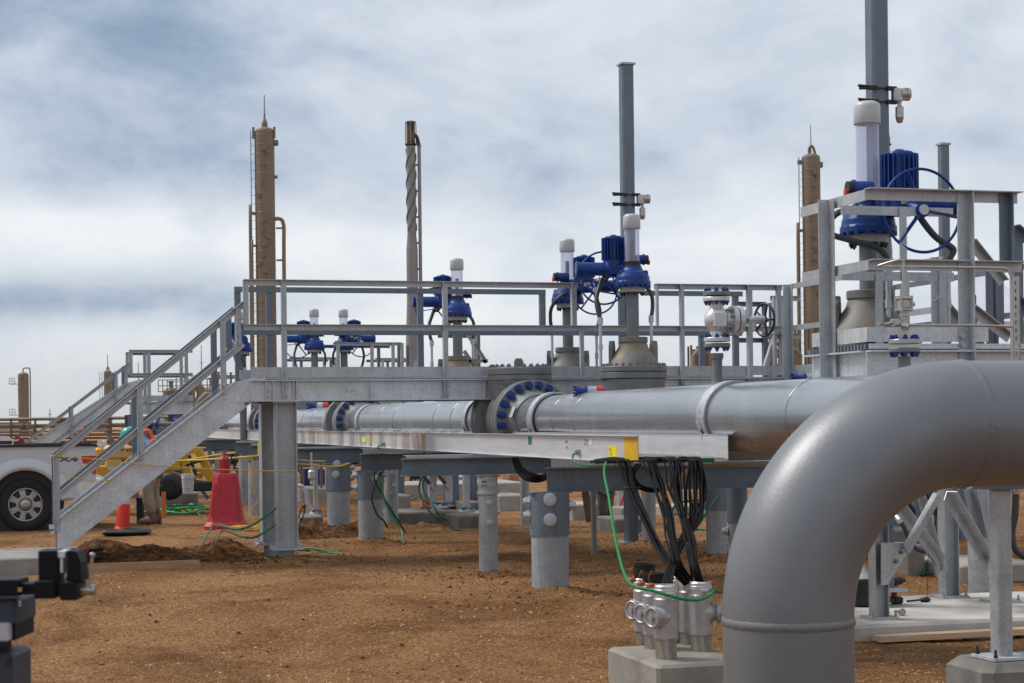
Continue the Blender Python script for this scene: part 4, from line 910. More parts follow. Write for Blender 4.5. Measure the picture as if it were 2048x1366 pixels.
def saddle(d, label, beam_z):
    y = YD(d); t = thing('pipe_saddle', label, 'pipe support', (PXW, y, beam_z), 'pipe saddles clamping the near pipeline'); w_ = .16; R0, R1 = PR + .003, PR + .022
    mb = MB(); n = 44; vs = []; fs = []
    for i in range(n + 1):
        a = 2 * math.pi * i / n
        for r in (R0, R1):
            for yy in (-w_ / 2, w_ / 2): vs.append(V((PXW + math.cos(a) * r, y + yy, PZ + math.sin(a) * r)))
    for i in range(n):
        b = i * 4; c = b + 4; fs += [(b + 2, c + 2, c + 3, b + 3), (b, b + 1, c + 1, c), (b, c, c + 2, b + 2), (b + 1, b + 3, c + 3, c + 1)]
    mb.add(vs, fs, False); obj('strap', mb, GALV, t)
    for s_ in (-1, 1):
        mb = MB(); x = PXW + s_ * R1; xo = (.03 if s_ < 0 else .11)
        mb.prism([(x, y - .008, PZ + .06), (x + xo, y - .008, beam_z + .012), (PXW + s_ * .10, y - .008, beam_z + .012), (PXW + s_ * .16, y - .008, PZ - .225), (x * .99 + PXW * .01, y - .008, PZ - .1)][::(-s_ if s_ else 1)], V((0, .016, 0)))
        obj('gusset', mb, GALV, t)
    mb = MB(); mb.box((PXW + .02, y, beam_z - .002), (.50, w_ + .06, .012)); mb.box((PXW, y, (beam_z + PZ - PR) / 2), (.3, .014, PZ - PR - beam_z - .02)); obj('base_plate', mb, GALV, t)
saddle(13.45, 'pipe saddle strap nearest the foreground elbow pipe', 1.16)
saddle(17.95, 'pipe saddle strap just in front of the large check valve', 1.16)
saddle(20.6, 'pipe saddle strap just behind the large check valve', 1.16)
saddle(27.2, 'pipe saddle strap just in front of the second check valve', 1.12)
saddle(30.1, 'pipe saddle strap just behind the second check valve', 1.12)
saddle(37.0, 'farthest pipe saddle strap beside the last flange ring', 1.12)

# ---- stubs on the pipeline: silver gate valve and stainless instrument valve
def bolted_joint(t, c, r, th=.035, n=8, gap=.012, m1=GALV, m2=SILV):
    """two round flanges with blue stud bolts, axis Z, c = joint centre"""
    for s_, m_ in ((-1, m1), (1, m2)):
        mb = MB(); mb.lathe(c + V((0, 0, gap if s_ > 0 else -gap - th)), (0, 0, 1), [(r * .97, 0), (r, .004), (r, th - .004), (r * .97, th)], 32); f = obj('flange', mb, m_, t)
        bolts(f, c + V((0, 0, s_ * (gap + th))), (0, 0, s_), n, r * .78, r * .17, r * .17, BLUED, stud=r * .12)
def gate_valve():
    d = 13.76; y = YD(d); x = PXW; k = FPX / d; z = lambda py: 1.5 + (836.3 - py) / k; t = thing('gate_valve', 'silver gate valve with black side handwheel standing on the near pipeline', 'valve', (x, y, PZ + PR))
    mb = MB(); mb.lathe((x, y, PZ + PR - .03), (0, 0, 1), [(.062, 0), (.044, .05), (.040, .09), (.040, z(713) - PZ - PR), (.05, z(708) - PZ - PR + .0), (.05, z(704) - PZ - PR + .02)], 24); obj('stub', mb, CAST, t)
    bolted_joint(t, V((x, y, z(685))), .104, .032, 8, .006, CAST, SILV)
    bolted_joint(t, V((x, y, z(593))), .104, .032, 8, .006, SILV, CAST)
    mb = MB(); z0 = z(675) + .01; mb.lathe((x, y, z0), (0, 0, 1), [(.062, 0), (.055, .03), (.058, .05), (.09, .08), (.098, .12), (.095, .17), (.062, .21), (.05, .24), (.058, z(603) - z0 - .005)], 28, sharp=False)
    mb.box((x - .01, y - .085, z0 + .125), (.10, .04, .10)); mb.cyl((x, y, z0 + .125), (x + .15, y, z0 + .125), .072, n=24); obj('body', mb, SILV, t)
    zc = z0 + .125; mb = MB(); mb.lathe((x + .115, y, zc), (1, 0, 0), [(.11, 0), (.115, .005), (.115, .036), (.11, .04)], 32); mb.lathe((x + .165, y, zc), (1, 0, 0), [(.11, 0), (.115, .005), (.115, .036), (.11, .04), (.05, .05)], 32); bf = obj('bonnet_flange', mb, SILV, t)
    bolts(bf, V((x + .115, y, zc)), (-1, 0, 0), 8, .09, .014, .018, STAIN, stud=.015)
    mb = MB(); mb.box((x + .245, y, zc + .01), (.07, .06, .07)); mb.box((x + .235, y + .0, zc + .055), (.03, .05, .05)); mb.box((x + .30, y - .02, zc - .03), (.03, .02, .09)); mb.cyl((x + .2, y, zc + .005), (x + .40, y, zc + .005), .034, n=16); mb.cyl((x + .38, y, zc + .005), (x + .48, y, zc + .005), .014, n=10); obj('yoke', mb, SILV, t)
    mb = MB(); wc = V((x + .405, y, zc + .005)); m_ = mat('black_handwheel', (.02, .022, .035), .4, .3); mb.ring(wc, (1, .25, 0), .128, .010, 36, 8)
    a, b = frame(V((1, .25, 0)))
    for i in range(5): mb.cyl(wc, wc + (a * math.cos(i * 1.2566) + b * math.sin(i * 1.2566)) * .126, .009, n=8)
    mb.cyl(wc - V((.02, 0, 0)), wc + V((.02, 0, 0)), .024, n=14); obj('handwheel', mb, m_, t)
    mb = MB(); mb.cyl((x + .218, y - .05, zc + .0), (x + .222, y - .095, zc - .005), .018, n=12); obj('green_tag', mb, GREENB, t)
gate_valve()
def instr_valve():
    d = 10.85; y = YD(d); x = PXW; k = FPX / d; z = lambda py: 1.5 + (832 - py) / k; t = thing('instrument_valve', 'small stainless valve with bent tubing on blue-bolted flanges above the elbow pipe', 'valve', (x, y, PZ + PR))
    mb = MB(); mb.lathe((x, y, PZ + PR - .02), (0, 0, 1), [(.055, 0), (.04, .03), (.038, z(713) - PZ - PR + .02)], 20); obj('stub', mb, CAST, t)
    bolted_joint(t, V((x, y, z(692))), .098, .028, 8, .012, CAST, STAIN)
    mb = MB(); mb.lathe((x, y, z(678)), (0, 0, 1), [(.025, 0), (.025, .06), (.019, .062), (.019, .13), (.028, .14), (.028, .16), (.018, .165), (.018, .20)], 20); obj('nipple', mb, STAIN, t)
    zc = z(608); mb = MB(); mb.cb((x, y, zc), (.075, .075, .07), .012); mb.cb((x, y, zc + .035), (.088, .088, .018), .004); mb.cb((x, y, zc - .035), (.088, .088, .018), .004)
    for q in (-1, 1):
        for r_ in (-1, 1): mb.cyl((x + q * .036, y + r_ * .036, zc - .05), (x + q * .036, y + r_ * .036, zc + .05), .008, n=8)
    mb.cyl((x, y, zc + .04), (x, y, zc + .09), .026, n=6, sm=False); mb.cyl((x, y, zc + .09), (x, y, zc + .12), .017, n=6, sm=False); mb.cyl((x, y, zc - .09), (x, y, zc - .04), .026, n=6, sm=False); mb.cyl((x + .03, y, zc), (x + .07, y, zc), .015, n=12); obj('valve_body', mb, STAIN, t)
    mb = MB(); zz = z(646); mb.cyl((x - .02, y, zz), (x - .10, y - .06, zz), .02, n=12); mb.cb((x - .09, y - .05, zz), (.05, .05, .045), .008); mb.cyl((x - .10, y - .06, zz), (x - .19, y - .1, zz - .015), .010, n=8); mb.cyl((x - .05, y - .07, zz - .02), (x - .02, y - .10, zz - .03), .022, n=12); obj('bleed_valve', mb, STAIN, t)
    q = lambda px, py, dy=0: onY(px, py, y + dy)
    mb = MB(); mb.tube(spline([(x, y, zc + .11), (x, y, z(527)), q(1806, 522), q(1796, 520, .02), q(1762, 530, .10), q(1757, 533, .12), q(1775, 533.5, .10), q(1850, 534, .05), q(1990, 536, .0), q(2012, 538), q(2020, 548), q(2024, 562), q(2026, 640)], 7), .0085, 10); obj('tubing', mb, STAIN, t)
    mb = MB(); mb.tube(spline([q(1757, 648), q(1800, 650, .03), q(1950, 651), q(2018, 653), q(2024, 655)], 6), .0085, 10); obj('tubing', mb, STAIN, t)
instr_valve()
def perforated_strut():
    y = YD(10.85); a = onY(2032, 552, y + .02); zb0 = 1.35; b = onY(2033, 716, y + .02); t = thing('strut_channel', 'perforated galvanised strut post at the right edge carrying the bent tubing', 'post', (a.x, a.y, 0))
    mb = MB(); x = a.x; w_ = .050
    mb.box((x - .018, y + .02, (a.z + zb0) / 2 + 0), (.012, .005, a.z - zb0)); mb.box((x + .018, y + .02, (a.z + zb0) / 2), (.012, .005, a.z - zb0))
    n = int((a.z - zb0) / .05)
    for i in range(n): mb.box((x, y + .02, a.z - .02 - i * .05), (.024, .005, .024))
    for s_ in (-1, 1): mb.box((x + s_ * .024, y + .035, (a.z + zb0) / 2), (.005, .035, a.z - zb0))
    mb.box((x, y + .55, 1.62), (.04, 1.05, .04)); obj('strut', mb, STAIN, t)
perforated_strut()

# ================================================================ blue actuated valves (prototype faces -Y, motor on the right)
def make_act(label, dz=0.0, paths=None):
    t = thing('actuated_valve', label, 'valve', (0, 0, 0), 'gate valves with blue electric actuators')
    L_ = lambda prof, z, n=32: MB().lathe((0, 0, z + dz), (0, 0, 1), prof, n)
    # lower body, bonnet flanges, bonnet bell
    mb = MB().lathe((0, 0, 1.2), (0, 0, 1), [(.30, 0), (.30, .45), (.33, .55), (.34, .70), (.34, .73)], 40); obj('valve_body', mb, CAST, t)
    mb = MB().lathe((0, 0, 1.935), (0, 0, 1), [(.355, 0), (.362, .006), (.362, .062), (.355, .068)], 48); mb.lathe((0, 0, 2.008), (0, 0, 1), [(.355, 0), (.362, .006), (.362, .055), (.355, .062)], 48); f = obj('bonnet_flange', mb, CAST, t)
    bolts(f, V((0, 0, 2.07)), (0, 0, 1), 28, .335, .02, .02, CAST, stud=.01)
    mb = MB().lathe((0, 0, 2.07), (0, 0, 1), [(.285, 0), (.27, .04), (.22, .12), (.165, .20), (.145, .26)], 40, sharp=False); mb.lathe((0, 0, 2.325), (0, 0, 1), [(.155, 0), (.158, .004), (.158, .055), (.15, .06)], 32); b = obj('bonnet', mb, CASTB, t)
    for s_ in (-1, 1):
        mb = MB(); x = s_ * .235 - .012
        mb.prism([(x - .012, -.05, 2.07), (x - .012, .05, 2.07), (x - .012, .05, 2.28), (x - .012, .03, 2.345), (x - .012, -.03, 2.345), (x - .012, -.05, 2.28)], V((.05, 0, 0)))
        mb.v = [V((x + (v.x - x) * .8 + v.y * .55, (v.y) * .9, v.z)) for v in mb.v]
        mb.ring((x + .01, -.02, 2.285), (.8, -.55, 0), .028, .012, 16, 6); obj('lifting_lug', mb, CASTB, t)
    mb = MB().lathe((0, 0, 2.375), (0, 0, 1), [(.066, 0), (.066, .50 + dz)], 28); obj('yoke_column', mb, YOKE, t)
    mb = L_([(.135, 0), (.138, .005), (.138, .045), (.145, .05), (.145, .062)], 2.865); f = obj('mounting_flange', mb, mat('pale_grey_flange', (.36, .36, .35), .5, .3), t)
    bolts(f, V((0, 0, 2.865 + dz)), (0, 0, -1), 10, .118, .017, .02, BLACK, stud=.012)
    # blue gearbox dome
    mb = L_([(.185, 0), (.198, .012), (.198, .045), (.19, .06), (.185, .10), (.165, .145), (.12, .175), (.105, .20), (.10, .225)], 2.93); d_ = obj('gearbox', mb, BLUE, t)
    mb = MB()
    for i in range(16):
        a = i * math.pi / 8; mb.cyl((math.cos(a) * .18, math.sin(a) * .18, 2.915 + dz), (math.cos(a) * .18, math.sin(a) * .18, 2.985 + dz), .020, n=8)
    obj('gearbox_flange', mb, BLUE, t)
    for i in range(3):
        a = i * 2.09 + .5; mb = MB(); mb.cb((math.cos(a) * .15, math.sin(a) * .15, 3.06 + dz), (.05, .05, .08), .01); obj('lug', mb, BLUE, t)
    mb = L_([(.092, 0), (.092, .045)], 3.155); obj('collar', mb, BLACK, t)
    mb = MB(); mb.box((.03, -.091, 3.178 + dz), (.06, .004, .026)); obj('label_plate', mb, STAIN, t)
    z1 = 3.565
    mb = MB().cyl((0, 0, 3.2 + dz), (0, 0, z1), .080, n=28, caps=False); obj('stem_cover', mb, CLEAR, t)
    mb = MB(); zz = 3.2 + dz
    while zz < 3.43 + dz * .3 and dz > -.1: mb.lathe((0, 0, zz), (0, 0, 1), [(.022, 0), (.027, .005), (.022, .010)], 12); zz += .010
    if dz <= -.1: mb.cyl((0, 0, 3.2 + dz), (0, 0, 3.24 + dz), .024, n=12)
    obj('stem', mb, STAIN, t)
    mb = MB().lathe((0, 0, z1 - .01), (0, 0, 1), [(.092, 0), (.094, .003), (.093, .12), (.085, .145), (.06, .158), (.02, .163)], 28, sharp=False); obj('cap', mb, WHITE, t)
    # actuator: gear case, motor with cooling ribs, long cylinder, dial box, handwheel
    mb = MB(); mb.cb((.17, -.16, 3.12 + dz), (.20, .22, .15), .03); mb.cyl((0, -.10, 3.12 + dz), (.1, -.12, 3.12 + dz), .09, n=20); mb.cyl((.17, -.16, 3.17 + dz), (.17, -.16, 3.225 + dz), .115, n=28); mb.cyl((.20, -.25, 3.10 + dz), (.23, -.37, 3.06 + dz), .045, n=16); obj('gear_case', mb, BLUE, t)
    mb = MB(); mb.lathe((.17, -.16, 3.225 + dz), (0, 0, 1), [(.102, 0), (.102, .235), (.09, .262), (.05, .270)], 24)
    for i in range(22):
        a = i * 2 * math.pi / 22; u = V((math.cos(a), math.sin(a), 0)); p = V((.17, -.16, 0)) + u * .112
        mb.box(p + V((0, 0, 3.35 + dz)), (.04, .010, .24), a)
    mb.cyl((.17, -.16, 3.49 + dz), (.17, -.16, 3.505 + dz), .03, n=10); obj('motor', mb, BLUE, t)
    mb = MB(); mb.cb((.17, -.277, 3.135 + dz), (.075, .006, .05), .002); obj('name_plate', mb, STAIN, t)
    mb = MB(); mb.cb((.085, -.272, 3.165 + dz), (.05, .006, .028), .002); obj('warning_tag', mb, mat('yellow_plate', (.75, .55, .02), .5), t)
    mb = MB(); mb.lathe((.24, -.12, 3.13 + dz), (1, 0, 0), [(.085, 0), (.085, .02), (.072, .03), (.072, .33), (.082, .335), (.082, .355), (.06, .36)], 26); obj('switch_housing', mb, BLUE, t)
    mb = MB(); mb.cyl((-.02, -.13, 3.235 + dz), (-.15, -.13, 3.235 + dz), .052, n=20); mb.cyl((-.15, -.13, 3.235 + dz), (-.165, -.13, 3.235 + dz), .062, n=20); obj('dial_box', mb, BLUE, t)
    mb = MB(); mb.cyl((-.165, -.13, 3.235 + dz), (-.205, -.13, 3.235 + dz), .05, n=16); obj('dial_cover', mb, BLACK, t)
    mb = MB(); mb.cyl((-.20, -.14, 3.205 + dz), (-.225, -.14, 3.205 + dz), .026, n=12); obj('red_knob', mb, RED, t)
    mb = MB(); wc = V((.235, -.385, 3.055 + dz)); ax = V((.08, -1, .05)); mb.ring(wc, ax, .287, .0105, 64, 8); a, b = frame(ax)
    for i in range(3):
        u = a * math.cos(i * 2.094 + 1.2) + b * math.sin(i * 2.094 + 1.2); mb.bar(wc + u * .03, wc + u * .28, .012, .05, ax)
    mb.cyl(wc - ax * .02, wc + ax * .02, .05, n=20); mb.cyl(wc + ax * .02, wc + ax * .03, .042, n=20); obj('handwheel', mb, BLUE, t)
    mb = MB(); mb.cyl(wc + ax * .03, wc + ax * .037, .036, n=24); obj('hub_cap', mb, WHITE, t)
    mb = MB(); mb.ring((.19, .02, 3.145 + dz), (0, 1, 0), .018, .005, 14, 6); obj('eye_bolt', mb, BLACK, t)
    # flexible conduits dropping on both sides
    fit0 = 0; fl = mat('flexible_conduit', (.035, .05, .055), .45, 0, .15, 40, .2, 120); fit = GALVL
    pa = paths[0] if paths else [(-.06, -.2, 3.05 + dz), (-.17, -.2, 2.97 + dz), (-.235, -.12, 2.86 + dz), (-.24, -.08, 2.72), (-.215, -.05, 2.60)]
    pb = paths[1] if paths else [(.27, -.22, 3.07 + dz), (.32, -.20, 2.95 + dz), (.37, -.13, 2.82 + dz), (.375, -.07, 2.70), (.35, -.04, 2.58)]
    for p_, r in ((pa, .022), (pb, .024)):
        mb = MB(); mb.tube(spline(p_, 8), r, 10); obj('conduit', mb, fl, t)
        e = V(p_[-1]); mb = MB(); mb.cyl(e + V((0, 0, .02)), e - V((0, 0, .055)), .030, n=12); mb.cyl(e - V((0, 0, .05)), V((e.x, e.y, 2.08)), .017, n=12); mb.cyl(V((e.x, e.y, 2.25)), V((e.x, e.y, 2.31)), .024, n=12); obj('rigid_conduit', mb, fit, t)
    mb = MB(); mb.tube(spline([(.20, -.28, 3.14 + dz), (.24, -.27, 3.13 + dz), (.27, -.24, 3.08 + dz)], 4), .028, 10); mb.cyl((.27, -.24, 3.09 + dz), (.285, -.22, 3.03 + dz), .032, n=12); obj('conduit_gland', mb, fit, t)
    return t
pv = make_act('tall actuated valve right of centre, in front of the railing gap')
pA = XY(1268, 18.9); pv.location = pA; pv.rotation_euler = (0, 0, math.pi - .12)
dup(pv, XY(1138, 21.4), -.05, 'actuated valve whose handwheel and white hub face the camera, left of the tallest one')
dup(pv, XY(917, 23.8), math.pi - .1, 'lone actuated valve in the middle, behind the walkway post left of the check valve')
dup(pv, XY(689, 34.2), .1, 'small far actuated valve, right one of the pair behind the railings')
dup(pv, XY(630.5, 34.0), math.pi + .1, 'small far actuated valve, left one of the pair behind the railings')
fv = dup(pv, XY(487, 34.6), -1.45, 'far actuated valve behind the stair top with its handwheel seen edge-on')
for ch in list(fv.children):
    if ch.name.startswith('valve_body'): bpy.data.objects.remove(ch)
mb = MB(); mb.cyl(XY(487, 34.6), XY(487, 34.6) + V((0, 0, 1.94)), .07, n=16); fp = obj('pedestal', mb, YOKE); fp.parent = fv; fp.matrix_parent_inverse = Matrix.Identity(4)
fp.data.transform(Matrix.Rotation(0, 4, 'Z') @ Matrix.Translation(-fv.location))
pg = make_act('big actuated valve with handwheel inside the raised platform on the right', dz=-.15,
    paths=([(-.12, -.12, 2.96), (-.30, -.16, 2.90), (-.37, -.18, 2.78), (-.22, -.2, 2.72), (-.05, -.2, 2.68), (.04, -.2, 2.62), (.06, -.2, 2.55)], [(.27, -.22, 2.92), (.33, -.2, 2.84), (.42, -.2, 2.74), (.52, -.2, 2.68), (.545, -.2, 2.65), (.52, -.2, 2.60), (.50, -.2, 2.54)]))
pg.location = XY(1741, 13.3) + V((0, 0, -.12)); pg.scale = (1.08,) * 3; pg.rotation_euler = (0, 0, -.1)
def back_line():
    t = thing('rear_pipeline', 'rear grey pipeline passing through the bodies of the actuated valves', 'pipe', XY(1268, 18.9) + V((0, 0, 1.5)))
    pts = [XY(1741, 12.3), XY(1268, 18.9), XY(1138, 21.4), XY(917, 23.8)]
    for a in pts[:1] + pts[1:2]:
        mb = MB(); mb.lathe(V((a.x, a.y - 1.3, 1.5)), AX, [(.19, 0), (.19, 1.05)], 32); obj('pipe_wall', mb, PIPE, t)
        mb = MB(); mb.lathe(V((a.x, a.y + .3, 1.5)), AX, [(.19, 0), (.19, 1.3)], 32); obj('pipe_wall', mb, PIPE, t)
back_line()
# little blue-bolted line ends with a red cap that peep over the pipeline
def peep(px0, px1, py, d, label):
    a = P(px0, py, d); b = P(px1, py, d); L_ = b - a; k = d / FPX; t = thing('capped_branch', label, 'pipe fitting', a, 'blue-flanged branches with red caps'); r = 12 * k
    mb = MB(); mb.lathe(a, L_, [(r, 0), (r, L_.length * .12), (r * .7, L_.length * .14), (r * .7, L_.length * .3), (r, L_.length * .32), (r, L_.length * .42)], 20)
    f = obj('flange', mb, BLUED, t); bolts(f, a, -L_.normalized(), 8, r * .8, r * .22, r * .3, BLUE, stud=.01)
    mb = MB(); mb.lathe(a + L_ * .42, L_, [(r * .9, 0), (r * .9, L_.length * .33)], 20); obj('branch', mb, GALV, t)
    mb = MB(); mb.lathe(a + L_ * .75, L_, [(r * .95, 0), (r * .95, L_.length * .25), (r * .6, L_.length * .3)], 20); obj('red_cap', mb, mat('faded_red_cap', (.42, .04, .035), .5), t)
    mb = MB(); c = a + L_ * .6; mb.cyl(c, V((c.x, c.y, .2)), .03, n=10); obj('drop_leg', mb, YOKE, t)
peep(1152, 1206, 783, 16.9, 'blue-flanged branch with red cap at the foot of the tall middle valve')
peep(1586, 1648, 758, 15.2, 'blue-flanged branch with red cap left of the raised platform')
peep(618, 656, 814, 33, 'blue-flanged branch with pale red cap under the walkway beam')
peep(588, 610, 818, 36, 'small red-capped branch just right of the walkway column')

# ================================================================ tall square posts with detectors
def tall_post(px, ytop, d, s_, label, cap=True, det=None, px2=None):
    c = XY(px, d); k = FPX / d; z = lambda py: 1.5 + (PY0 - RHO * (px - PX0) - py) / k; zt = z(ytop); t = thing('tall_post', label, 'post', c, 'tall square galvanised posts')
    mb = MB(); b = s_ * .12; p = []
    h = s_ / 2
    mb.prism([c + V(q) for q in ((-h + b, -h, 0), (h - b, -h, 0), (h, -h + b, 0), (h, h - b, 0), (h - b, h, 0), (-h + b, h, 0), (-h, h - b, 0), (-h, -h + b, 0))], V((0, 0, zt))); obj('shaft', mb, GALVD, t)
    if cap: mb = MB(); mb.box(c + V((0, 0, zt + .012)), (s_ * 1.22, s_ * 1.22, .022)); obj('cap_plate', mb, GALV, t)
    mb = MB(); mb.box(c + V((0, 0, .02)), (s_ * 2, s_ * 2, .03)); obj('base_plate', mb, GALV, t)
    if det:
        ya, yb = det
        for y in (ya, yb):
            mb = MB(); q = c + V((0, 0, z(y))); mb.box(q + V((0, -h - .006, 0)), (s_ * 1.5, .012, .012)); mb.box(q + V((-h - .01, -h - .012, 0)), (.09, .03, .035)); mb.box(q + V((h + .01, -h - .012, 0)), (.09, .03, .035)); mb.cyl(q + V((-h - .14, -h - .02, -.012)), q + V((-h, -h - .01, 0)), .012, n=8); mb.cyl(q + V((-h - .15, -h - .02, .012)), q + V((-h - .04, -h - .01, .01)), .012, n=8); obj('clamp', mb, BLACK, t)
        dt = thing('gas_detector', 'metal detector head clamped to the ' + ('tallest post at the right' if px > 1500 else 'tall post in the middle'), 'detector', c + V((h, -h, z((ya + yb) / 2))), 'detector heads on the tall posts')
        q = c + V((h + .03, -h - .02, z((ya + yb) / 2)))
        mb = MB(); mb.cb(q + V((.03, 0, 0)), (.09, .08, .12), .015); mb.cyl(q + V((.06, 0, .01)), q + V((.14, -.01, .01)), .052, n=24); mb.lathe(q + V((.10, -.01, .01)), (1, 0, 0), [(.056, 0), (.056, .03)], 24); obj('housing', mb, STAIN, dt)
        mb = MB(); mb.lathe(q + V((.05, 0, -.06)), (0, 0, -1), [(.018, 0), (.018, .03), (.036, .04), (.036, .13), (.028, .16), (.02, .175)], 20); obj('sensor', mb, STAIN, dt)
tall_post(1260, 131, 21.0, .148, 'tall square post with cap plate behind the tall middle valve', det=(391, 411))
tall_post(1762, -420, 15.0, .155, 'tallest square post on the right running out of the top of the picture', cap=False, det=(180, 207))
tall_post(1893, 291, 18.5, .095, 'thinner square post with cap plate behind the big handwheel on the right')
# ================================================================ aluminium cable tray
ALU2 = mat('aluminium_painted_reflections', (.42, .44, .47), .2, .35, .06, 1.3, .03, 30, stretch=(1, 1.6, .5), col2=(.80, .80, .80), fac=(.44, .54))  # pale and dark patches in the colour stand for sky reflections
TX = P(1277, 900, 12.7).x; TY0 = P(1277, 900, 12.7).y; TZ0, TZ1 = 1.180, 1.378; TW = .70
def ty(px): return onX(px, 880, TX).y
def cable_tray():
    t = thing('cable_tray', 'long aluminium ladder cable tray with yellow and green tape at its open end', 'cable tray', (TX, TY0, TZ0)); yend = ty(395)
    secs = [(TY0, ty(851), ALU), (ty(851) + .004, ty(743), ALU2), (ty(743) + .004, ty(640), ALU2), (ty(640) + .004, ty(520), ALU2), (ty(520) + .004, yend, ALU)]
    for a, b, m_ in secs:
        for x, s_ in ((TX, 1), (TX + TW, -1)):
            mb = MB(); w_ = .034 * s_
            mb.box((x, (a + b) / 2, (TZ0 + TZ1) / 2), (.004, b - a, TZ1 - TZ0))
            for z in (TZ0 + .002, TZ1 - .002): mb.box((x - s_ * .018 + s_ * .006, (a + b) / 2, z), (.036, b - a, .0045))
            for z in (TZ1 - .012,): mb.box((x - s_ * .004, (a + b) / 2, z), (.004, b - a, .004))
            obj('side_rail', mb, m_, t)
    y = TY0 + .30
    while y < ty(520): mb = MB(); mb.box((TX + TW / 2, y, TZ0 + .025), (TW - .01, .04, .02)); obj('rung', mb, ALU, t); y += .30
    mb = MB(); mb.box((TX + TW / 2, TY0 + .02, TZ0 + .012), (TW - .008, .03, .024)); mb.cyl((TX + .1, TY0 + .01, TZ0 + .032), (TX + TW - .03, TY0 + .01, TZ0 + .028), .006, n=8); obj('end_rung', mb, mat('pale_bar', (.72, .68, .68), .4, .4), t)
    gt = mat('green_tape', (.0, .16, .07), .5); yt = mat('yellow_tape', (.62, .36, .005), .5); ys = mat('yellow_sticker', (.80, .70, .02), .5)
    for a, b in ((.09, .21), (.47, .59)): mb = MB(); mb.box((TX + (a + b) / 2, TY0 + .018, TZ0 + .011), (b - a, .038, .030)); obj('green_tape', mb, gt, t)
    mb = MB(); a, b = TY0, ty(1249); mb.box((TX - .003, (a + b) / 2, (TZ0 + TZ1) / 2), (.003, b - a, TZ1 - TZ0 - .01)); obj('yellow_tape', mb, yt, t)
    mb = MB(); a, b = ty(1064), ty(1057); mb.box((TX - .003, (a + b) / 2, TZ1 - .055), (.003, b - a, .07)); obj('green_tape', mb, gt, t)
    def sticker(px0, px1, py0, py1, m_, nm='sticker', lines=0):
        a = onX(px0, py0, TX - .004); b = onX(px1, py1, TX - .004); mb = MB(); mb.box((TX - .0035, (a.y + b.y) / 2, (a.z + b.z) / 2), (.002, abs(a.y - b.y), abs(a.z - b.z))); s = obj(nm, mb, m_, t)
        return a, b
    sticker(1217, 1234, 892, 914, ys); a, b = sticker(1168, 1184, 877, 890, mat('grey_marking_patch', (.62, .62, .63), .5))
    INK = mat('black_ink', (.01, .01, .012), .6)
    def ink(px, py, s, body): p = onX(px, py, TX - .0050); text('lettering', body, s, p, (0, -1, 0), (0, 0, 1), INK, t, .0004)
    ink(1168.5, 883, .026, 'TRAY SEG'); ink(1168.5, 889, .026, '70 X 4Y1'); ink(1130, 886, .030, '+ M2'); ink(1132, 897, .028, 'X 5'); ink(1218.5, 902, .032, 'EL 4'); ink(1219, 911, .034, 'L-13')
    # splice plates with expansion gaps and yellow tags
    for px in (848, 741):
        y = ty(px); mb = MB(); mb.box((TX - .006, y, (TZ0 + TZ1) / 2), (.006, .16, .12)); 
        for dy in (-.05, .05):
            for z in (TZ0 + .03, TZ1 - .03): mb.hexnut((TX - .009, y + dy, z), (-1, 0, 0), .009, .01)
        obj('splice_plate', mb, ALU, t)
        mb = MB(); mb.box((TX - .011, y, (TZ0 + TZ1) / 2), (.003, .10, .13)); obj('yellow_tag', mb, yt, t)
    sticker(724, 731, 874, 884, ys)
    # ground clamp and its green jumper
    for px, py in ((1158, 905), (768, 888)):
        p = onX(px, py, TX - .01); mb = MB(); mb.cb(p, (.03, .035, .055), .006); mb.hexnut(p + V((-.012, 0, .0)), (-1, 0, 0), .012, .02); mb.cyl(p + V((-.01, .03, .01)), p + V((-.01, .09, .014)), .010, .004, 8); obj('ground_clamp', mb, STAIN, t)
    p = onX(1157, 907, TX - .02); q = onX(1146, 915, TX - .05); r_ = onX(1170, 930, TX - .02)
    for k, (pts) in enumerate((((1157, 905, .02), (1147, 909, .05), (1146, 918, .06), (1154, 926, .05), (1175, 931, .02), (1230, 932, -.05)), ((768, 888, .02), (757, 893, .05), (754, 900, .06), (764, 906, .04), (800, 907, .0), (850, 905, -.02)))):
        mb = MB(); mb.tube(spline([onX(a, b, TX - c) for a, b, c in pts], 8), .008, 8); obj('bonding_jumper', mb, GREEN, t)
cable_tray()

# ================================================================ support beams on pipe piles
def support(label, pxl, d, ztop, h, xr_extra=2.2, chan=True, g=None, xr=None):
    a = P(pxl, 900, d); y = a.y; x0 = a.x; x1 = xr if xr is not None else PXW + xr_extra; w_ = .075
    t = thing('support_beam', label, 'beam', (x0, y, ztop - h), 'cross beams under the tray and the pipeline')
    mb = MB(); zc = ztop - h / 2; L_ = x1 - x0; xc = (x0 + x1) / 2
    mb.box((xc, y, zc), (L_, .008, h - .02)); mb.box((xc, y, ztop - .005), (L_, 2 * w_, .010)); mb.box((xc, y, ztop - h + .005), (L_ + .03, 2 * w_, .010)); obj('i_beam', mb, GALVD, t)
    if chan:
        mb = MB(); zt = 1.172; hh = zt - ztop - .002; x1c = min(x1, x0 + 1.5)
        mb.sect((x0 + .02, y - w_ + .01, ztop + .002), (x1c, y - w_ + .01, ztop + .002), [(0, 0), (.008, 0), (.008, hh), (0, hh)]); mb.box(((x0 + x1c) / 2 + .01, y, zt - .003), (x1c - x0 - .02, 2 * w_ - .02, .006)); obj('spacer_channel', mb, GALV, t)
    return t
support('nearest cross beam, its end just right of the biggest foreground pile', 1093, 15.3, 1.085, .215, 2.0)
support('second cross beam, ending above the pile with the screw jack', 805, 17.05, 1.14, .170, 1.8)
support('third cross beam, short end left of the second one', 721, 21.8, 1.105, .205)
support('fourth cross beam just right of the walkway column', 592, 23.7, 1.15, .20)
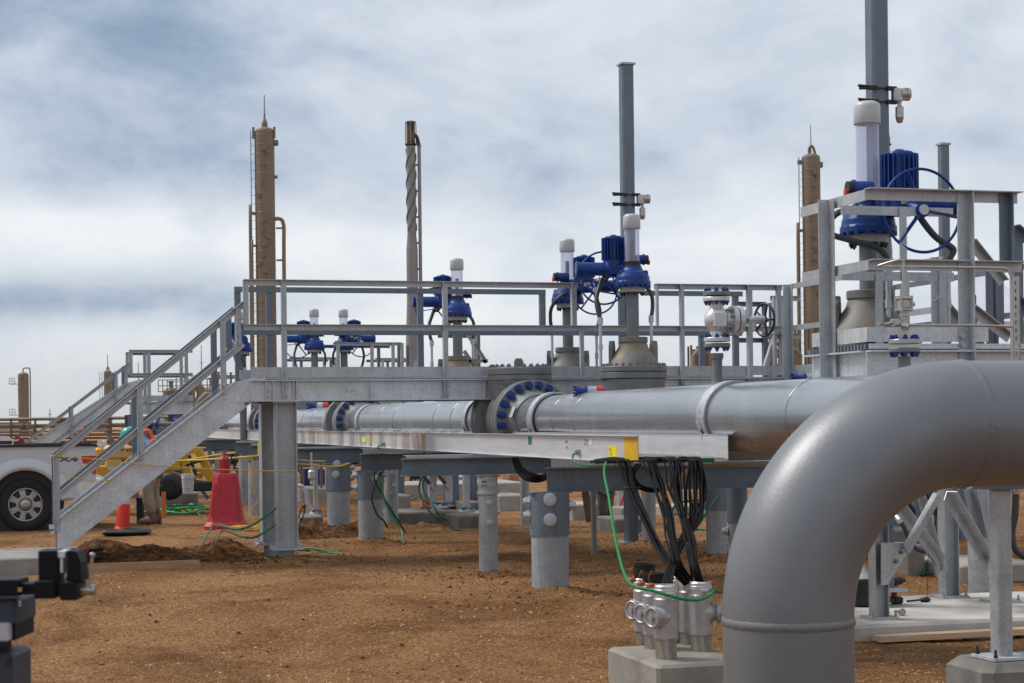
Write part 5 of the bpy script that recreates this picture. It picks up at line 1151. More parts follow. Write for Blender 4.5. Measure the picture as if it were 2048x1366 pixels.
support('fifth cross beam, left of the walkway column', 500, 28.5, 1.14, .21)
support('sixth cross beam, farther left behind the stair stringer', 470, 33, 1.14, .21)
support('farthest cross beam, behind the lower stair handrail', 411, 39, 1.14, .21)
support('cross beam holding the pipe saddle nearest the elbow pipe', 1560, 13.45, 1.15, .19, 1.5, chan=False)
support('cross beam under the large check valve', 985, 18.0, 1.15, .19, 1.2, chan=False)
def pile(label, px, ybase, r, ztop, sleeve=None, bl=(), d=None, m_=GALVP, jack=False):
    c = G(px, ybase) if d is None else XY(px, d); d = dep(c); k = FPX / d; c = V((c.x, c.y, 0)); zb = zg(c) - .3
    hy = PY0 - RHO * (px - PX0); Z = lambda py: 1.5 - (py - hy) / k
    t = thing('pipe_pile', label, 'pile', c + V((0, 0, zg(c))), 'grey steel pipe piles standing in the earth')
    zt = ztop; mb = MB(); mb.cyl(c + V((0, 0, zb)), c + V((0, 0, zt if not sleeve else Z(sleeve) + .03)), r, n=36); obj('shaft', mb, m_, t)
    if sleeve:
        mb = MB(); mb.lathe(c + V((0, 0, Z(sleeve))), (0, 0, 1), [(r * 1.07, 0), (r * 1.075, .004), (r * 1.075, zt - Z(sleeve))], 40); obj('sleeve', mb, GALVD, t)
    rr = r * (1.075 if sleeve else 1); mb = MB(); mb.box(c + V((0, 0, zt + .006)), (r * 2.3, .18, .012)); obj('cap_plate', mb, GALVD, t)
    for ang, py, s_ in bl:
        dr = RT * math.cos(math.radians(ang)) + FW * math.sin(math.radians(ang)); p = c + dr * rr + V((0, 0, Z(py)))
        mb = MB(); mb.cyl(p - dr * .005, p + dr * .008, s_ * 1.25, n=24); mb.hexnut(p + dr * .008, dr, s_ * 1.12, s_ * .75); mb.cyl(p + dr * (.008 + s_ * .75), p + dr * (.008 + s_ * 1.15), s_ * .72, n=16); obj('bolt', mb, ZINC, t)
    if jack:
        mb = MB(); z1 = Z(985); mb.lathe(c + V((0, 0, Z(988))), (0, 0, 1), [(r * 1.15, 0), (r * 1.15, .03), (r * .9, .03), (r * .9, .05), (r * .96, .055), (r * .9, .06), (r * .96, .065), (r * .9, .07), (r * 1.04, .075), (r * 1.04, zt - Z(988))], 32); obj('jack_collar', mb, mat('worn_collar', (.40, .41, .41), .45, .4, .2, 8), t)
        p = c - FW * r * 1.045 + V((0, 0, Z(974))); text('lettering', '23', .07, p - RT * .01, V((0, 0, 1)), -RT, mat('ink_mark', (.01, .01, .01), .6), t, .001)
    return t
B_ = -90
pile('biggest pile with sleeve and two large front bolts, nearest the camera', 1101, 1183, .163, .862, 1070, [(B_, 997, .046), (B_, 1037, .046), (2, 1012, .042), (182, 1003, .042), (182, 1030, .042)])
pile('slim pile with screw jack collar marked with figures, left of the biggest pile', 977.5, 1150, .092, .96, None, [(-80, 1005, .024), (-80, 1044, .024), (180, 1026, .026), (0, 1024, .02)], jack=True)
pile('stout pile with dark sleeve left of the hanging dark cables', 742, 1085, .155, .890, 997, [(-62, 957, .042), (182, 950, .042), (182, 975, .042), (0, 950, .03)])
pile('stout pile just right of the walkway column', 678, 1067, .155, .94, 982, [(B_, 927, .04), (-95, 948, .042), (3, 935, .04), (3, 956, .04), (3, 975, .04)])
pile('slim pile standing behind the stout pile with the dark sleeve', 783.5, 1052, .095, 1.0, None, [(-70, 945, .028), (-60, 970, .028), (-88, 985, .02)])
pile('slim pile right of the large check valve, behind the hanging cable bundles', 1298, 1090, .085, 1.0)
pile('pile behind the cable bundles close to the elbow pipe', 1434, 1117, .112, .95, 1020, [(178, 1008, .03), (178, 1026, .03)])
pile('pile right beside the elbow pipe with hinged clamp fitting', 1476, 1160, .088, .95, 1045, [(180, 1062, .035)])
pile('very thin pile peeping out left of the biggest pile', 1050, 1052, .065, 1.0)
pile('first far pile left of the walkway column', 513, 1040, .12, .92)
pile('second far pile under the stair top', 492, 1018, .12, .92)
pile('third far pile, mostly hidden behind the stair stringer', 441, 990, .12, .92)
pile('thick dark pile at the far right behind the square post', 1981, 1204, .20, 1.35)
pile('thin far pile in the middle behind the hanging green hoses', 851, 1012, .085, 1.0)

# ================================================================ cables, conduits and the concrete block
BD = 11.25                                            # depth of the conduit group
def cond_z(py, d=BD): return 1.5 - (py - 836.5) * d / FPX
def conduit_block():
    a = XY(1306, 10.75); b = XY(1520, 10.75); zt = cond_z(1318, 11.0); mb = MB(); c = V(((a.x + b.x) / 2, a.y + .45, zt - .35)); mb.cb(c, (b.x - a.x, .95, .70), .02); solo('concrete_block', mb, mat('grey_block', (.27, .25, .22), .85, 0, .14, 4, .3, 30, spots=((.15, .135, .115), 2.2, .5, .7)), 'concrete block carrying the group of cast conduit outlets', 'concrete block')
    return zt
CZT = conduit_block()
MTAL = mat('cast_aluminium', (.42, .41, .42), .38, .6, .12, 14, .2, 50)
OLDP = mat('rusty_conduit', (.40, .38, .34), .5, .4, .25, 6, .1, 40, stretch=(6, 6, 1), col2=(.22, .16, .10))
conduits = {}
def conduit(key, px, d, ytop, ybot, cover, label, open_=False, r=.073, bell=None):
    c = XY(px, d); hy = 836.5; Z = lambda py: 1.5 - (py - hy) * d / FPX; zt, zb = Z(ytop), Z(ybot)
    t = thing('conduit_outlet', label, 'conduit', c + V((0, 0, CZT)), 'cast aluminium conduit outlets on the concrete block')
    mb = MB(); mb.cyl(c + V((0, 0, CZT - .02)), c + V((0, 0, zb + .03)), r * .93, n=28); obj('conduit_pipe', mb, OLDP, t)
    mb = MB(); mb.lathe(c + V((0, 0, zb)), (0, 0, 1), [(r * .98, 0), (r * 1.06, .01), (r * 1.06, zt - zb - .09), (r * .93, zt - zb - .08)], 32)
    dr = V((math.cos(math.radians(cover)), math.sin(math.radians(cover)), 0)); zc = zb + (zt - zb) * .42
    mb.lathe(c + V((0, 0, zc)) + dr * r * .3, dr, [(r * 1.02, 0), (r * .95, r * .55), (r * .7, r * 1.0), (r * .66, r * 1.12)], 24); obj('body', mb, MTAL, t)
    mb = MB(); q = c + V((0, 0, zc)) + dr * r * 1.43; mb.lathe(q, dr, [(r * .98, 0), (r * 1.0, .006), (r * .94, .016), (r * .62, .018)], 28); mb.ring(q + dr * .018, dr, r * .80, .009, 28, 6); mb.cyl(q, q + dr * .035, .02, n=6, sm=False)
    a_, b_ = frame(dr)
    for i in range(4): mb.bar(q + dr * .016 + a_ * math.cos(i * 1.57) * .02, q + dr * .016 + (a_ * math.cos(i * 1.57) + b_ * math.sin(i * 1.57)) * r * .66, .010, .010, dr)
    obj('access_cover', mb, MTAL, t)
    mb = MB(); mb.lathe(c + V((0, 0, zt - .085)), (0, 0, 1), [(r * .95, 0), (r * .95, .03), (r * 1.04, .033), (r * 1.04, .055), (r * .99, .058), (r * .99, .075), (r * .88, .085), (r * .84, .05)], 32); mb.cb(c + V((0, -r * 1.05, zt - .055)), (.05, .02, .02), .003); obj('bushing', mb, SILV, t)
    if bell:
        mb = MB(); z2 = Z(bell); mb.lathe(c + V((0, 0, zt - .03)), (0, 0, 1), [(r * .85, 0), (r * .98, (z2 - zt) * .5), (r * 1.1, z2 - zt + .022), (r * 1.16, z2 - zt + .024), (r * 1.16, z2 - zt + .034), (r * 1.05, z2 - zt + .034), (r * .8, .02)], 28, sharp=True); obj('black_sleeve', mb, BLACK, t)
    else:
        mb = MB(); mb.cyl(c + V((0, 0, zt - .04)), c + V((0, 0, zt - .02)), r * .83, n=24); obj('throat', mb, BLACK, t)
    conduits[key] = c + V((0, 0, zt - .02)); return t
conduit('a', 1285, 11.95, 1153, 1262, 205, 'conduit outlet at the left back with the taller open black sleeve', bell=1127)
conduit('b', 1304, 11.55, 1162, 1268, 205, 'middle left conduit outlet with the wider low black sleeve', bell=1145)
conduit('c', 1327, 11.05, 1168, 1277, 205, 'front left conduit outlet with a yellow tag')
conduit('d', 1354, 12.0, 1150, 1262, 20, 'hidden back conduit outlet in the middle of the group')
conduit('e', 1376, 11.75, 1156, 1264, -20, 'middle right conduit outlet half hidden behind the front right one')
conduit('f', 1397, 11.4, 1162, 1270, -20, 'front right conduit outlet, cover pointing to the elbow pipe')
def tagc():
    c = conduits['c']; mb = MB(); a = math.radians(-62); r = .0735
    pts = [c + V((math.cos(math.radians(x)) * r, math.sin(math.radians(x)) * r, -.105)) for x in (-92, -78, -64, -50)]
    vs = pts + [p - V((0, 0, .085)) for p in pts]; mb.add(vs, [(0, 4, 5, 1), (1, 5, 6, 2), (2, 6, 7, 3)]); solo('yellow_tag', mb, mat('yellow_tag_film', (.85, .62, .02), .5), 'yellow tag stuck on the front left conduit outlet', 'tag')
tagc()
def bundle(label, start, mids, end, n, spread, seed, ties=()):
    rnd = random.Random(seed); t = thing('cable_bundle', label, 'cable bundle', end, 'black cable bundles hanging from the tray end')
    side = RT; offs = [(rnd.uniform(-1, 1), rnd.uniform(-1, 1)) for _ in range(n)]
    for i, (u, w_) in enumerate(offs):
        pts = []; S = V(start) + side * u * spread[0] + FW * w_ * .05
        inside = S + V((0, .45 + .2 * rnd.random(), .012 + .012 * w_)); lip = S + V((0, .06, .036 + .012 * w_))
        pts += [inside, lip, S + V((0, -.03, .0))]
        for k, m_ in enumerate(mids): s_ = spread[k + 1]; pts.append(V(m_) + side * (u * s_ + rnd.uniform(-.42, .42) * s_) + FW * w_ * s_)
        pts.append(V(end) + side * u * spread[-1] + FW * w_ * spread[-1] + V((0, 0, -.03)))
        mb = MB(); mb.tube(spline(pts, 6), .0068, 7); obj('cable', mb, BLKC, t)
    for m_, s_ in ties:
        mb = MB(); mb.ring(m_, (0.05, 0, 1), s_ * 1.35, .004, 20, 5); mb.bar(V(m_) + RT * s_, V(m_) + RT * (s_ + .04), .004, .008); obj('cable_tie', mb, BLACK, t)
    return t
def TP(px, py, f): # a point between the tray end (f=0) and the conduit group (f=1) in depth
    return P(px, py, 12.55 + (BD - 12.55) * f)
bundle('leftmost black cable bundle, slanting down right to the back right conduit', TP(1246, 929, 0) + V((0, 0, .0)), [TP(1262, 975, .15), TP(1287, 1030, .35), TP(1320, 1098, .6), TP(1350, 1140, .85)], conduits['e'] + RT * .0, 15, (.045, .035, .026, .024, .03, .035), 1, [(TP(1262, 975, .15), .036)])
bundle('second black cable bundle from the left, behind the crossing ones', TP(1298, 929, 0), [TP(1314, 968, .15), TP(1332, 1020, .35), TP(1342, 1075, .6), TP(1356, 1130, .85)], conduits['e'] + V((.02, 0, 0)), 14, (.05, .045, .03, .028, .03, .035), 2)
bundle('third black cable bundle, running down right to the front right conduit', TP(1345, 928, 0), [TP(1350, 975, .15), TP(1364, 1030, .35), TP(1378, 1080, .6), TP(1386, 1130, .85)], conduits['f'], 16, (.065, .05, .026, .034, .032, .04), 3, [(TP(1362, 1028, .35), .03)])
bundle('rightmost black cable bundle, gathered by ties and crossing left to the front left conduit', TP(1388, 928, 0), [TP(1394, 975, .1), TP(1388, 1035, .3), TP(1366, 1080, .55), TP(1344, 1130, .85)], conduits['c'], 18, (.055, .06, .045, .024, .026, .04), 4, [(TP(1362, 1078, .55), .03), (TP(1345, 1136, .85), .03)])
def loops():
    t = thing('cable_loop', 'loose black cable loops under the tray end', 'cable', TP(1300, 960, 0))
    for k in range(3):
        o_ = k * 5; pts = [TP(1272 + o_, 928, 0), TP(1262 + o_ * .7, 948, .05), TP(1268 + o_, 968, .1), TP(1290 + o_, 981 - k * 2, .1), TP(1318 + o_, 984 - k * 3, .1)]; mb = MB(); mb.tube(spline(pts, 8), .008, 7); obj('cable', mb, BLKC, t)
    mb = MB(); mb.tube(spline([TP(1290, 930, 0), TP(1296, 944, .05), TP(1318, 950, .1)], 6), .008, 7); obj('cable', mb, BLKC, t)
    t = thing('cable_loop', 'drooping black cables under the tray between the slim jack pile and the nearest cross beam', 'cable', TP(1060, 950, 0)); X0 = TX + .12
    for k in range(4):
        pts = [onX(1026 + 3 * k, 916, X0), onX(1031 + 5 * k, 936, X0), onX(1048 + 6 * k, 957 - 3 * k, X0), onX(1075 + 3 * k, 963 - 4 * k, X0 + .1), onX(1100, 955 - 5 * k, X0 + .3)]; mb = MB(); mb.tube(spline(pts, 8), .012, 8); obj('cable', mb, BLKC, t)
    t = thing('cable_loop', 'drooping black cables gathered into a grip under the tray by the stout piles', 'cable', onX(690, 920, TX)); X0 = TX + .1
    for k in range(5):
        pts = [onX(651 + 9 * k, 891 + k, X0), onX(655 + 9 * k, 908, X0), onX(668 + 7 * k, 921 + k, X0), onX(700, 924 + 1.5 * k, X0 + .1), onX(718, 917 + 2 * k, X0 + .2)]; mb = MB(); mb.tube(spline(pts, 8), .013, 8); obj('cable', mb, BLKC, t)
    mb = MB(); mb.cyl(onX(696, 915, X0), onX(716, 903, X0 + .1), .045, n=14); obj('cable_grip', mb, GALVD, t)
    t = thing('cable_loop', 'two dark hoses hanging from the tray onto the ground in front of the dark-sleeved pile', 'cable', G(805, 1088)); 
    for pts in ([(750, 943), (749, 960), (762, 985), (770, 1000), (805, 1055), (812, 1065)], [(763, 943), (757, 955), (748, 975), (744, 1000), (755, 1030), (768, 1042), (775, 1056)]):
        mb = MB(); mb.tube(spline([P(a, b, 20.2) for a, b in pts], 8), .011, 8); obj('cable', mb, mat('dark_green_cable', (.004, .03, .02), .4), t)
    mb = MB(); mb.tube(spline([P(762, 943, 20.1), P(757, 955, 20.1), P(771, 1005, 20.0), P(790, 1040, 19.9), P(803, 1062, 19.8), P(808, 1088, 19.6)], 8), .013, 8); obj('cable', mb, GREEN, t)
loops()
def green_main():
    c = conduits['a']; t = thing('green_cable', 'bright green bonding cable dropping from the tray and wrapping round the conduit group', 'cable', c)
    f = conduits['f']; cc = conduits['c']
    pts = [TP(1216, 929, 0) + V((.02, .1, .01)), TP(1210, 931, 0), TP(1209, 950, .1), TP(1217, 990, .25), TP(1226, 1050, .5), TP(1238, 1110, .8), TP(1252, 1155, 1.0)] + [P(1268, 1172, 10.95), P(1300, 1180, 10.85), P(1335, 1190, 10.80), P(1370, 1199, 10.80), P(1400, 1199, 10.95), P(1422, 1189, 11.2), P(1427, 1178, 11.4), P(1420, 1172, 11.5)]
    mb = MB(); mb.tube(spline(pts, 8), .0098, 10); obj('cable', mb, mat('mid_green_cable', (.0, .20, .055), .45, 0, .15, 30, spec=.3), t)
    mo = mat('orange_clip', (.42, .09, .03), .5)
    for px, py, d in ((1264, 1160, 11.75), (1282, 1168, 11.35), (1301, 1171, 10.9), (1421, 1166, 11.4)):
        p = P(px, py, d); mb = MB(); mb.cb(p, (.05, .04, .028), .006, rz=.4); mb.tube(spline([p, p + V((-.02, -.02, .05)), p + V((.0, -.02, .09)), p + V((.015, 0, .07))], 4), .003, 5); obj('ground_clip', mb, mo, t)
    p = P(1255, 1165, 11.2); mb = MB(); mb.tube(spline([p, p - V((0.02, 0, .05)), p - V((0.0, 0, .12))], 4), .003, 5); obj('tie_wire', mb, mo, t)
    t = thing('green_cable', 'straight green cable slanting down left behind the black bundles to the earth', 'cable', G(1360, 1090)); mb = MB(); mb.tube(spline([P(1437, 992, 15.9), P(1400, 1045, 15.6), P(1372, 1082, 15.4), P(1362, 1105, 15.2)], 6), .011, 8); obj('cable', mb, GREEN, t); mb = MB(); mb.tube(spline([P(1345, 1020, 18.5), P(1352, 1010, 18.5), P(1370, 1003, 18.5), P(1400, 1000, 18.5)], 6), .011, 8); obj('cable', mb, GREEN, t)
green_main()
def hose(label, pts, r=.012, m_=GREEN, name='green_hose', cat='hose', group='green hoses and cables on the ground'):
    mb = MB(); mb.tube(spline(pts, 8), r, 8); return solo(name, mb, m_, label, cat, group)
def gg(px, py, h=.012): p = G(px, py); return p + V((0, 0, h))
hose('green hose arching from the walkway column down to the soil mound', [gg(394, 1118), gg(402, 1102, .06) , gg(430, 1075, .16), P(470, 1058, 18.3), P(500, 1052, 18.4), P(528, 1035, 18.5), P(552, 1016, 18.6)])
hose('green hose looping low left of the walkway column', [gg(418, 1120), gg(425, 1108, .06), gg(445, 1080, .12), P(480, 1072, 18.1), P(510, 1074, 18.1), P(550, 1050, 18.3)])
hose('green hose lying from the column base to the right', [gg(488, 1123), gg(520, 1112), gg(548, 1090, .1), gg(551, 1082, .14)])
hose('green hose loop round the walkway column base', [gg(620, 1102), gg(560, 1104), gg(530, 1112), gg(535, 1121), gg(560, 1122), gg(600, 1114), gg(650, 1108), gg(688, 1111)])
hose('green hose lying on the gravel right of the walkway column', [gg(600, 1098), gg(630, 1100), gg(660, 1106), gg(686, 1110)])
hose('green hose bulging out behind the walkway column', [gg(596, 1040, .02), P(607, 1010, 20.5), P(608, 1025, 20.4), P(600, 1045, 20.3), gg(592, 1062)], m_=mat('very_dark_green', (.003, .025, .015), .4))
hose('left green hose hanging from the second cross beam to the ground', [P(845, 952, 24), P(838, 975, 24), P(845, 1000, 24), P(862, 1025, 24), gg(885, 1045, .03), gg(905, 1058), gg(928, 1063)])
hose('right green hose hanging from the second cross beam in a loop', [P(838 + 12, 952, 24.2), P(846, 975, 24.2), P(858, 1000, 24.1), P(880, 1030, 24), gg(894, 1048, .04), gg(893, 1054)])
hose('faint green cable lying beyond the low kerb', [P(822, 1000, 33), P(850, 990, 33), P(870, 992, 33)])
hose('green cables lying on the soil behind the cable bundles', [gg(1370, 1063), gg(1395, 1060), gg(1420, 1063)], .02)
hose('green hose on the ground seen under the elbow pipe', [P(1835, 1090, 18), P(1846, 1110, 17.8), gg(1848, 1150), gg(1840, 1148), gg(1880, 1150)])
hose('green hose piled at the left post base under the elbow pipe', [gg(1775, 1066, .02), gg(1790, 1062, .05), gg(1805, 1068, .02), gg(1792, 1074), gg(1776, 1070)])
def coil():
    t = thing('hose_coil', 'tangled coil of green hose on the ground behind the worker', 'hose', G(345, 1032)); rnd = random.Random(5); mb = MB(); c = G(347, 1030)
    for k in range(6):
        R_ = rnd.uniform(.22, .5); o_ = V((rnd.uniform(-.2, .2), rnd.uniform(-.3, .3), .02)); a0 = rnd.random() * 6
        pts = [c + o_ + V((math.cos(a0 + i * .6) * R_ * 1.1, math.sin(a0 + i * .6) * R_ * 1.6, .03 + .09 * abs(math.sin(i * .8 + k)))) for i in range(12)]
        mb = MB(); mb.tube(spline(pts, 5), .013, 7); obj('hose_turn', mb, GREENB, t)
    mb = MB(); mb.tube(spline([gg(370, 1015, .04), gg(390, 1022), gg(402, 1036)], 5), .013, 7); obj('hose_turn', mb, GREENB, t)
coil()
def ropes():
    t = thing('yellow_rope', 'thin yellow barrier rope strung from the stair post to the walkway column', 'rope', P(107, 912, 18)); ya = onY(107, 912, Y1)
    q = lambda px, py, f: onY(px, py, Y1 - .05 * f)
    mb = MB(); mb.tube(spline([q(105, 912, 1), q(200, 919, 1.4), q(300, 930, 1.5), q(420, 938, 1.5), q(540, 942, 1.5), q(592, 942, 1.4)], 6), .0065, 6); mb.ring(q(112, 912, 0) + V((0, .0, 0)), (0, 0, 1), .05, .006, 16, 5); obj('rope', mb, YELL, t)
    mb = MB(); mb.tube(spline([q(118, 944, 1), q(150, 955, 1.2), q(190, 962, 1.2), q(225, 960, 1.2)], 6), .004, 5); obj('rope', mb, YELL, t)
    t = thing('yellow_rope', 'doubled yellow rope tied to the far cross beam end and running left', 'rope', P(520, 915, 26)); d = 26
    mb = MB()
    mb.tube(spline([P(250, 925, 27), P(380, 921, 26.5), P(480, 915, d), P(516, 912, d)], 6), .018, 6); obj('rope', mb, YELL, t)
    mb = MB(); mb.tube(spline([P(360, 923, 27), P(420, 912, 26.5), P(470, 905, d)], 6), .012, 6); obj('rope', mb, YELL, t)
    mb = MB(); mb.tube(spline([P(505, 915, d), P(506, 955, d), P(508, 980, d), P(516, 1000, d), P(505, 1018, d), P(515, 1030, d)], 6), .009, 6); obj('rope', mb, YELL, t)
    for px in (517, 521, 525): mb = MB(); mb.tube([P(px, 884, 25.9), P(px, 912, 25.8)], .010, 6); obj('rope', mb, YELL, t)
    t = thing('yellow_rope', 'two yellow ropes sagging from the column to the stout pile at right', 'rope', P(650, 930, 21)); mb = MB(); mb.tube(spline([P(594, 919, 19.5), P(620, 922, 20.5), P(650, 922, 22)], 5), .009, 6); obj('rope', mb, YELL, t)
    mb = MB(); mb.tube(spline([P(594, 928, 19.5), P(640, 932, 21), P(675, 933, 22.5), P(698, 927, 22.8)], 5), .011, 6); obj('rope', mb, YELL, t)
    t = thing('yellow_rope', 'heap of thin yellow rope on the soil left of the walkway column', 'rope', G(505, 1062)); rnd = random.Random(3)
    for k in range(5): c = G(500, 1062); mb = MB(); mb.tube(spline([c + V((rnd.uniform(-.3, .3), rnd.uniform(-.3, .3), .03 + .05 * rnd.random())) for _ in range(7)], 5), .006, 5); obj('rope', mb, YELL, t)
ropes()
# ================================================================ pickup truck
def pickup():
    base = G(51, 1062); d = dep(base); yt = base.y; k = FPX / d
    xr = onY(192, 960, yt).x; xw = onY(51, 1016, yt).x; t = thing('pickup_truck', 'white pickup truck at the far left, rear wheel and red tail light in view', 'truck', (xr, yt, 0))
    W_ = 1.85; zb, zt_ = .42, 1.20; R = .375; rc = .50; XF = xr - 2.15
    def side(y, s_):
        pts = [(xr - .02, zb + .06), (xr, zb + .12), (xr, zt_ - .02), (xr - .02, zt_), (XF, zt_), (XF, zb)]
        arc = [(xw + math.cos(math.radians(a)) * rc, R + math.sin(math.radians(a)) * rc) for a in range(170, 9, -8)]
        arc = [(x, z) for x, z in arc if z > zb]; pts = pts + [(arc[0][0], zb)] + arc + [(arc[-1][0], zb)]
        mb = MB(); mb.prism([(x, y, z) for x, z in pts][::-s_ if s_ < 0 else 1][::-1], V((0, .05 * s_, 0))); return mb
    mb = side(yt, 1); obj('bed_side', mb, TRUCK, t); mb = side(yt + W_ - .05, 1); obj('bed_side', mb, TRUCK, t)
    mb = MB(); n = 30; vs = []
    for i in range(n + 1):                                     # flared wheel arch lip
        a = math.radians(172 - i * 164 / n)
        for r, y in ((rc - .01, .03), (rc - .005, -.055), (rc + .05, -.065), (rc + .14, -.02), (rc + .17, .005)): vs.append((xw + math.cos(a) * r, yt + y, R + math.sin(a) * r))
    mb.add(vs, [(i * 5 + j, i * 5 + j + 1, i * 5 + 6 + j, i * 5 + 5 + j) for i in range(n) for j in range(4)], True); obj('wheel_arch', mb, TRUCK, t)
    mb = MB(); mb.box(((xr + XF) / 2, yt + .02, zt_ + .018), (xr - XF, .11, .035)); mb.box(((xr + XF) / 2, yt + W_ - .02, zt_ + .018), (xr - XF, .11, .035)); obj('rail_cap', mb, BLACK, t)
    mb = MB(); mb.box(((xr + XF) / 2, yt + W_ / 2, .72), (xr - XF - .1, W_ - .14, .05)); mb.box((xr - .03, yt + W_ / 2, .95), (.05, W_ - .3, .5)); mb.box((XF + .03, yt + W_ / 2, .95), (.05, W_ - .12, .5)); obj('bed_floor', mb, TRUCK, t)
    mb = MB(); mb.box(((xr + XF) / 2 + .2, yt + .85, .50), (2.3, 1.2, .14)); mb.box((xw, yt + .9, R), (.12, 1.5, .12)); obj('chassis', mb, BLACK, t)
    mb = MB(); mb.cyl((xw, yt + .06, R + .03), (xw, yt + .34, R + .03), rc + .04, n=32); obj('wheel_well', mb, BLACK, t)
    # tail light wraps the corner
    q = lambda px, py: (lambda p: (p.x, p.z))(onY(px, py, yt - .012)); L_ = mat('tail_light_red', (.50, .01, .01), .12, 0, .1, coat=1); LC = mat('lamp_clear', (.75, .62, .62), .15, 0, .05, coat=1)
    o_ = [q(158, 910), q(193, 909), q(193, 949), q(186, 948), q(170, 940), q(159, 924)]
    mb = MB(); mb.prism([(x, yt - .012, z) for x, z in o_][::-1], V((0, .06, 0))); tl = obj('tail_light', mb, LC, t)
    o_ = [q(162, 912), q(192.5, 911), q(192.5, 926), q(166, 927)]; mb = MB(); mb.prism([(x, yt - .024, z) for x, z in o_][::-1], V((0, .02, 0))); obj('lens', mb, L_, tl)
    o_ = [q(176, 937), q(192.5, 934), q(192.5, 947), q(186, 947)]; mb = MB(); mb.prism([(x, yt - .024, z) for x, z in o_][::-1], V((0, .02, 0))); obj('lens', mb, L_, tl)
    # bumper
    mb = MB(); zc = .63; mb.cb((xr + .06, yt + W_ / 2, zc), (.20, W_ + .02, .22), .04); mb.cb((xr - .10, yt + .03, zc - .05), (.36, .08, .20), .02); obj('rear_bumper', mb, mat('bumper_white', (.66, .67, .68), .3, .1, coat=.4), t)
    mb = MB(); mb.box((xr + .165, yt + W_ / 2, zc - .04), (.03, .5, .12)); obj('step_pad', mb, BLACK, t)
    # cab (mostly beyond the left edge)
    XC = XF - 2.3; mb = MB(); prof = [(XF - .05, .42), (XF - .05, 1.25), (XF - .22, 1.85), (XF - 1.5, 1.88), (XC + .05, 1.25), (XC - 1.2, 1.15), (XC - 1.35, .9), (XC - 1.35, .45)]
    mb.prism([(x, yt + .02, z) for x, z in prof], V((0, W_ - .04, 0))); obj('cab', mb, TRUCK, t)
    mb = MB(); mb.prism([(XF - .28, yt + .012, 1.28), (XF - .38, yt + .012, 1.76), (XF - 1.45, yt + .012, 1.78), (XC + .15, yt + .012, 1.28)], V((0, -.006, 0))); obj('side_window', mb, GLASSY, t)
    tyre = mat('tyre_rubber', (.018, .018, .018), .8, 0, .3, 20, .5, 60); rim = mat('painted_rim', (.40, .39, .38), .35, .7, .15, 12)
    for x, y, s_ in ((xw, yt + .02, -1), (xw, yt + W_ - .02, 1), (xw - 3.6, yt + .02, -1), (xw - 3.6, yt + W_ - .02, 1)):
        c = V((x, y, R)); ax = V((0, s_, 0)); w_ = MB(); prof = [(.235, 0), (.25, .012), (.30, .022), (.35, .018), (.368, .0), (.375, -.03), (.375, -.2), (.368, -.24), (.33, -.25), (.22, -.25)]
        w_.lathe(c, ax, prof, 48, sharp=False, caps=False)
        for i in range(40):
            a = i * math.pi / 20; u = V((math.cos(a), 0, math.sin(a)))
            for j, yy in enumerate((-.05, -.12, -.19)): w_.box(c + u * .377 + ax * yy, (.014, .045, .030), M=Matrix.Rotation(-a, 3, 'Y') @ Matrix.Rotation(.3 * (1 if j % 2 else -1), 3, 'X'))
            w_.box(c + u * .352 + ax * .016, (.035, .014, .024), M=Matrix.Rotation(-a, 3, 'Y'))
        wh = obj('wheel', w_, tyre, t)
        mb = MB(); mb.lathe(c, ax, [(.238, .0), (.242, .012), (.228, .016), (.215, -.02), (.205, -.07), (.20, -.16)], 40, sharp=False, caps=False); obj('rim', mb, rim, wh)
        mb = MB(); mb.lathe(c + ax * -.035, ax, [(.215, -.05), (.19, -.03), (.165, .0), (.13, .018), (.10, .02), (.085, .012)], 40, sharp=False)
        for i in range(7):
            a = i * 2 * math.pi / 7; u = V((math.cos(a), 0, math.sin(a))); v_ = V((-math.sin(a), 0, math.cos(a)))
            mb.prism([c + ax * -.045 + u * .10 + v_ * .032, c + ax * -.045 + u * .215 + v_ * .045, c + ax * -.045 + u * .215 - v_ * .045, c + ax * -.045 + u * .10 - v_ * .032], ax * .045)
        obj('spokes', mb, rim, wh)
        mb = MB()
        for i in range(7):
            a = (i + .5) * 2 * math.pi / 7; u = V((math.cos(a), 0, math.sin(a))); mb.cyl(c + u * .165 - ax * .02, c + u * .165 - ax * .012, .036, n=14)
        obj('rim_hole', mb, BLACK, wh)
        mb = MB(); mb.lathe(c - ax * .02, ax, [(.085, 0), (.083, .025), (.06, .045), (.03, .05)], 24, sharp=False)
        for i in range(7): a = i * .8976 + .3; mb.cyl(c + V((math.cos(a), 0, math.sin(a))) * .105 - ax * .02, c + V((math.cos(a), 0, math.sin(a))) * .105 + ax * .012, .012, n=6)
        obj('hub_cap', mb, rim, wh)
    p = onY(103, 923.5, yt - .003); dc = text('lettering', 'FX4', .095, p, (1, 0, 0), (0, 0, 1), mat('decal_grey', (.08, .09, .11), .4), t, .002, .004); dc.data.transform(Matrix.Diagonal((2.3, 1, 1, 1)))
    return t
pickup()
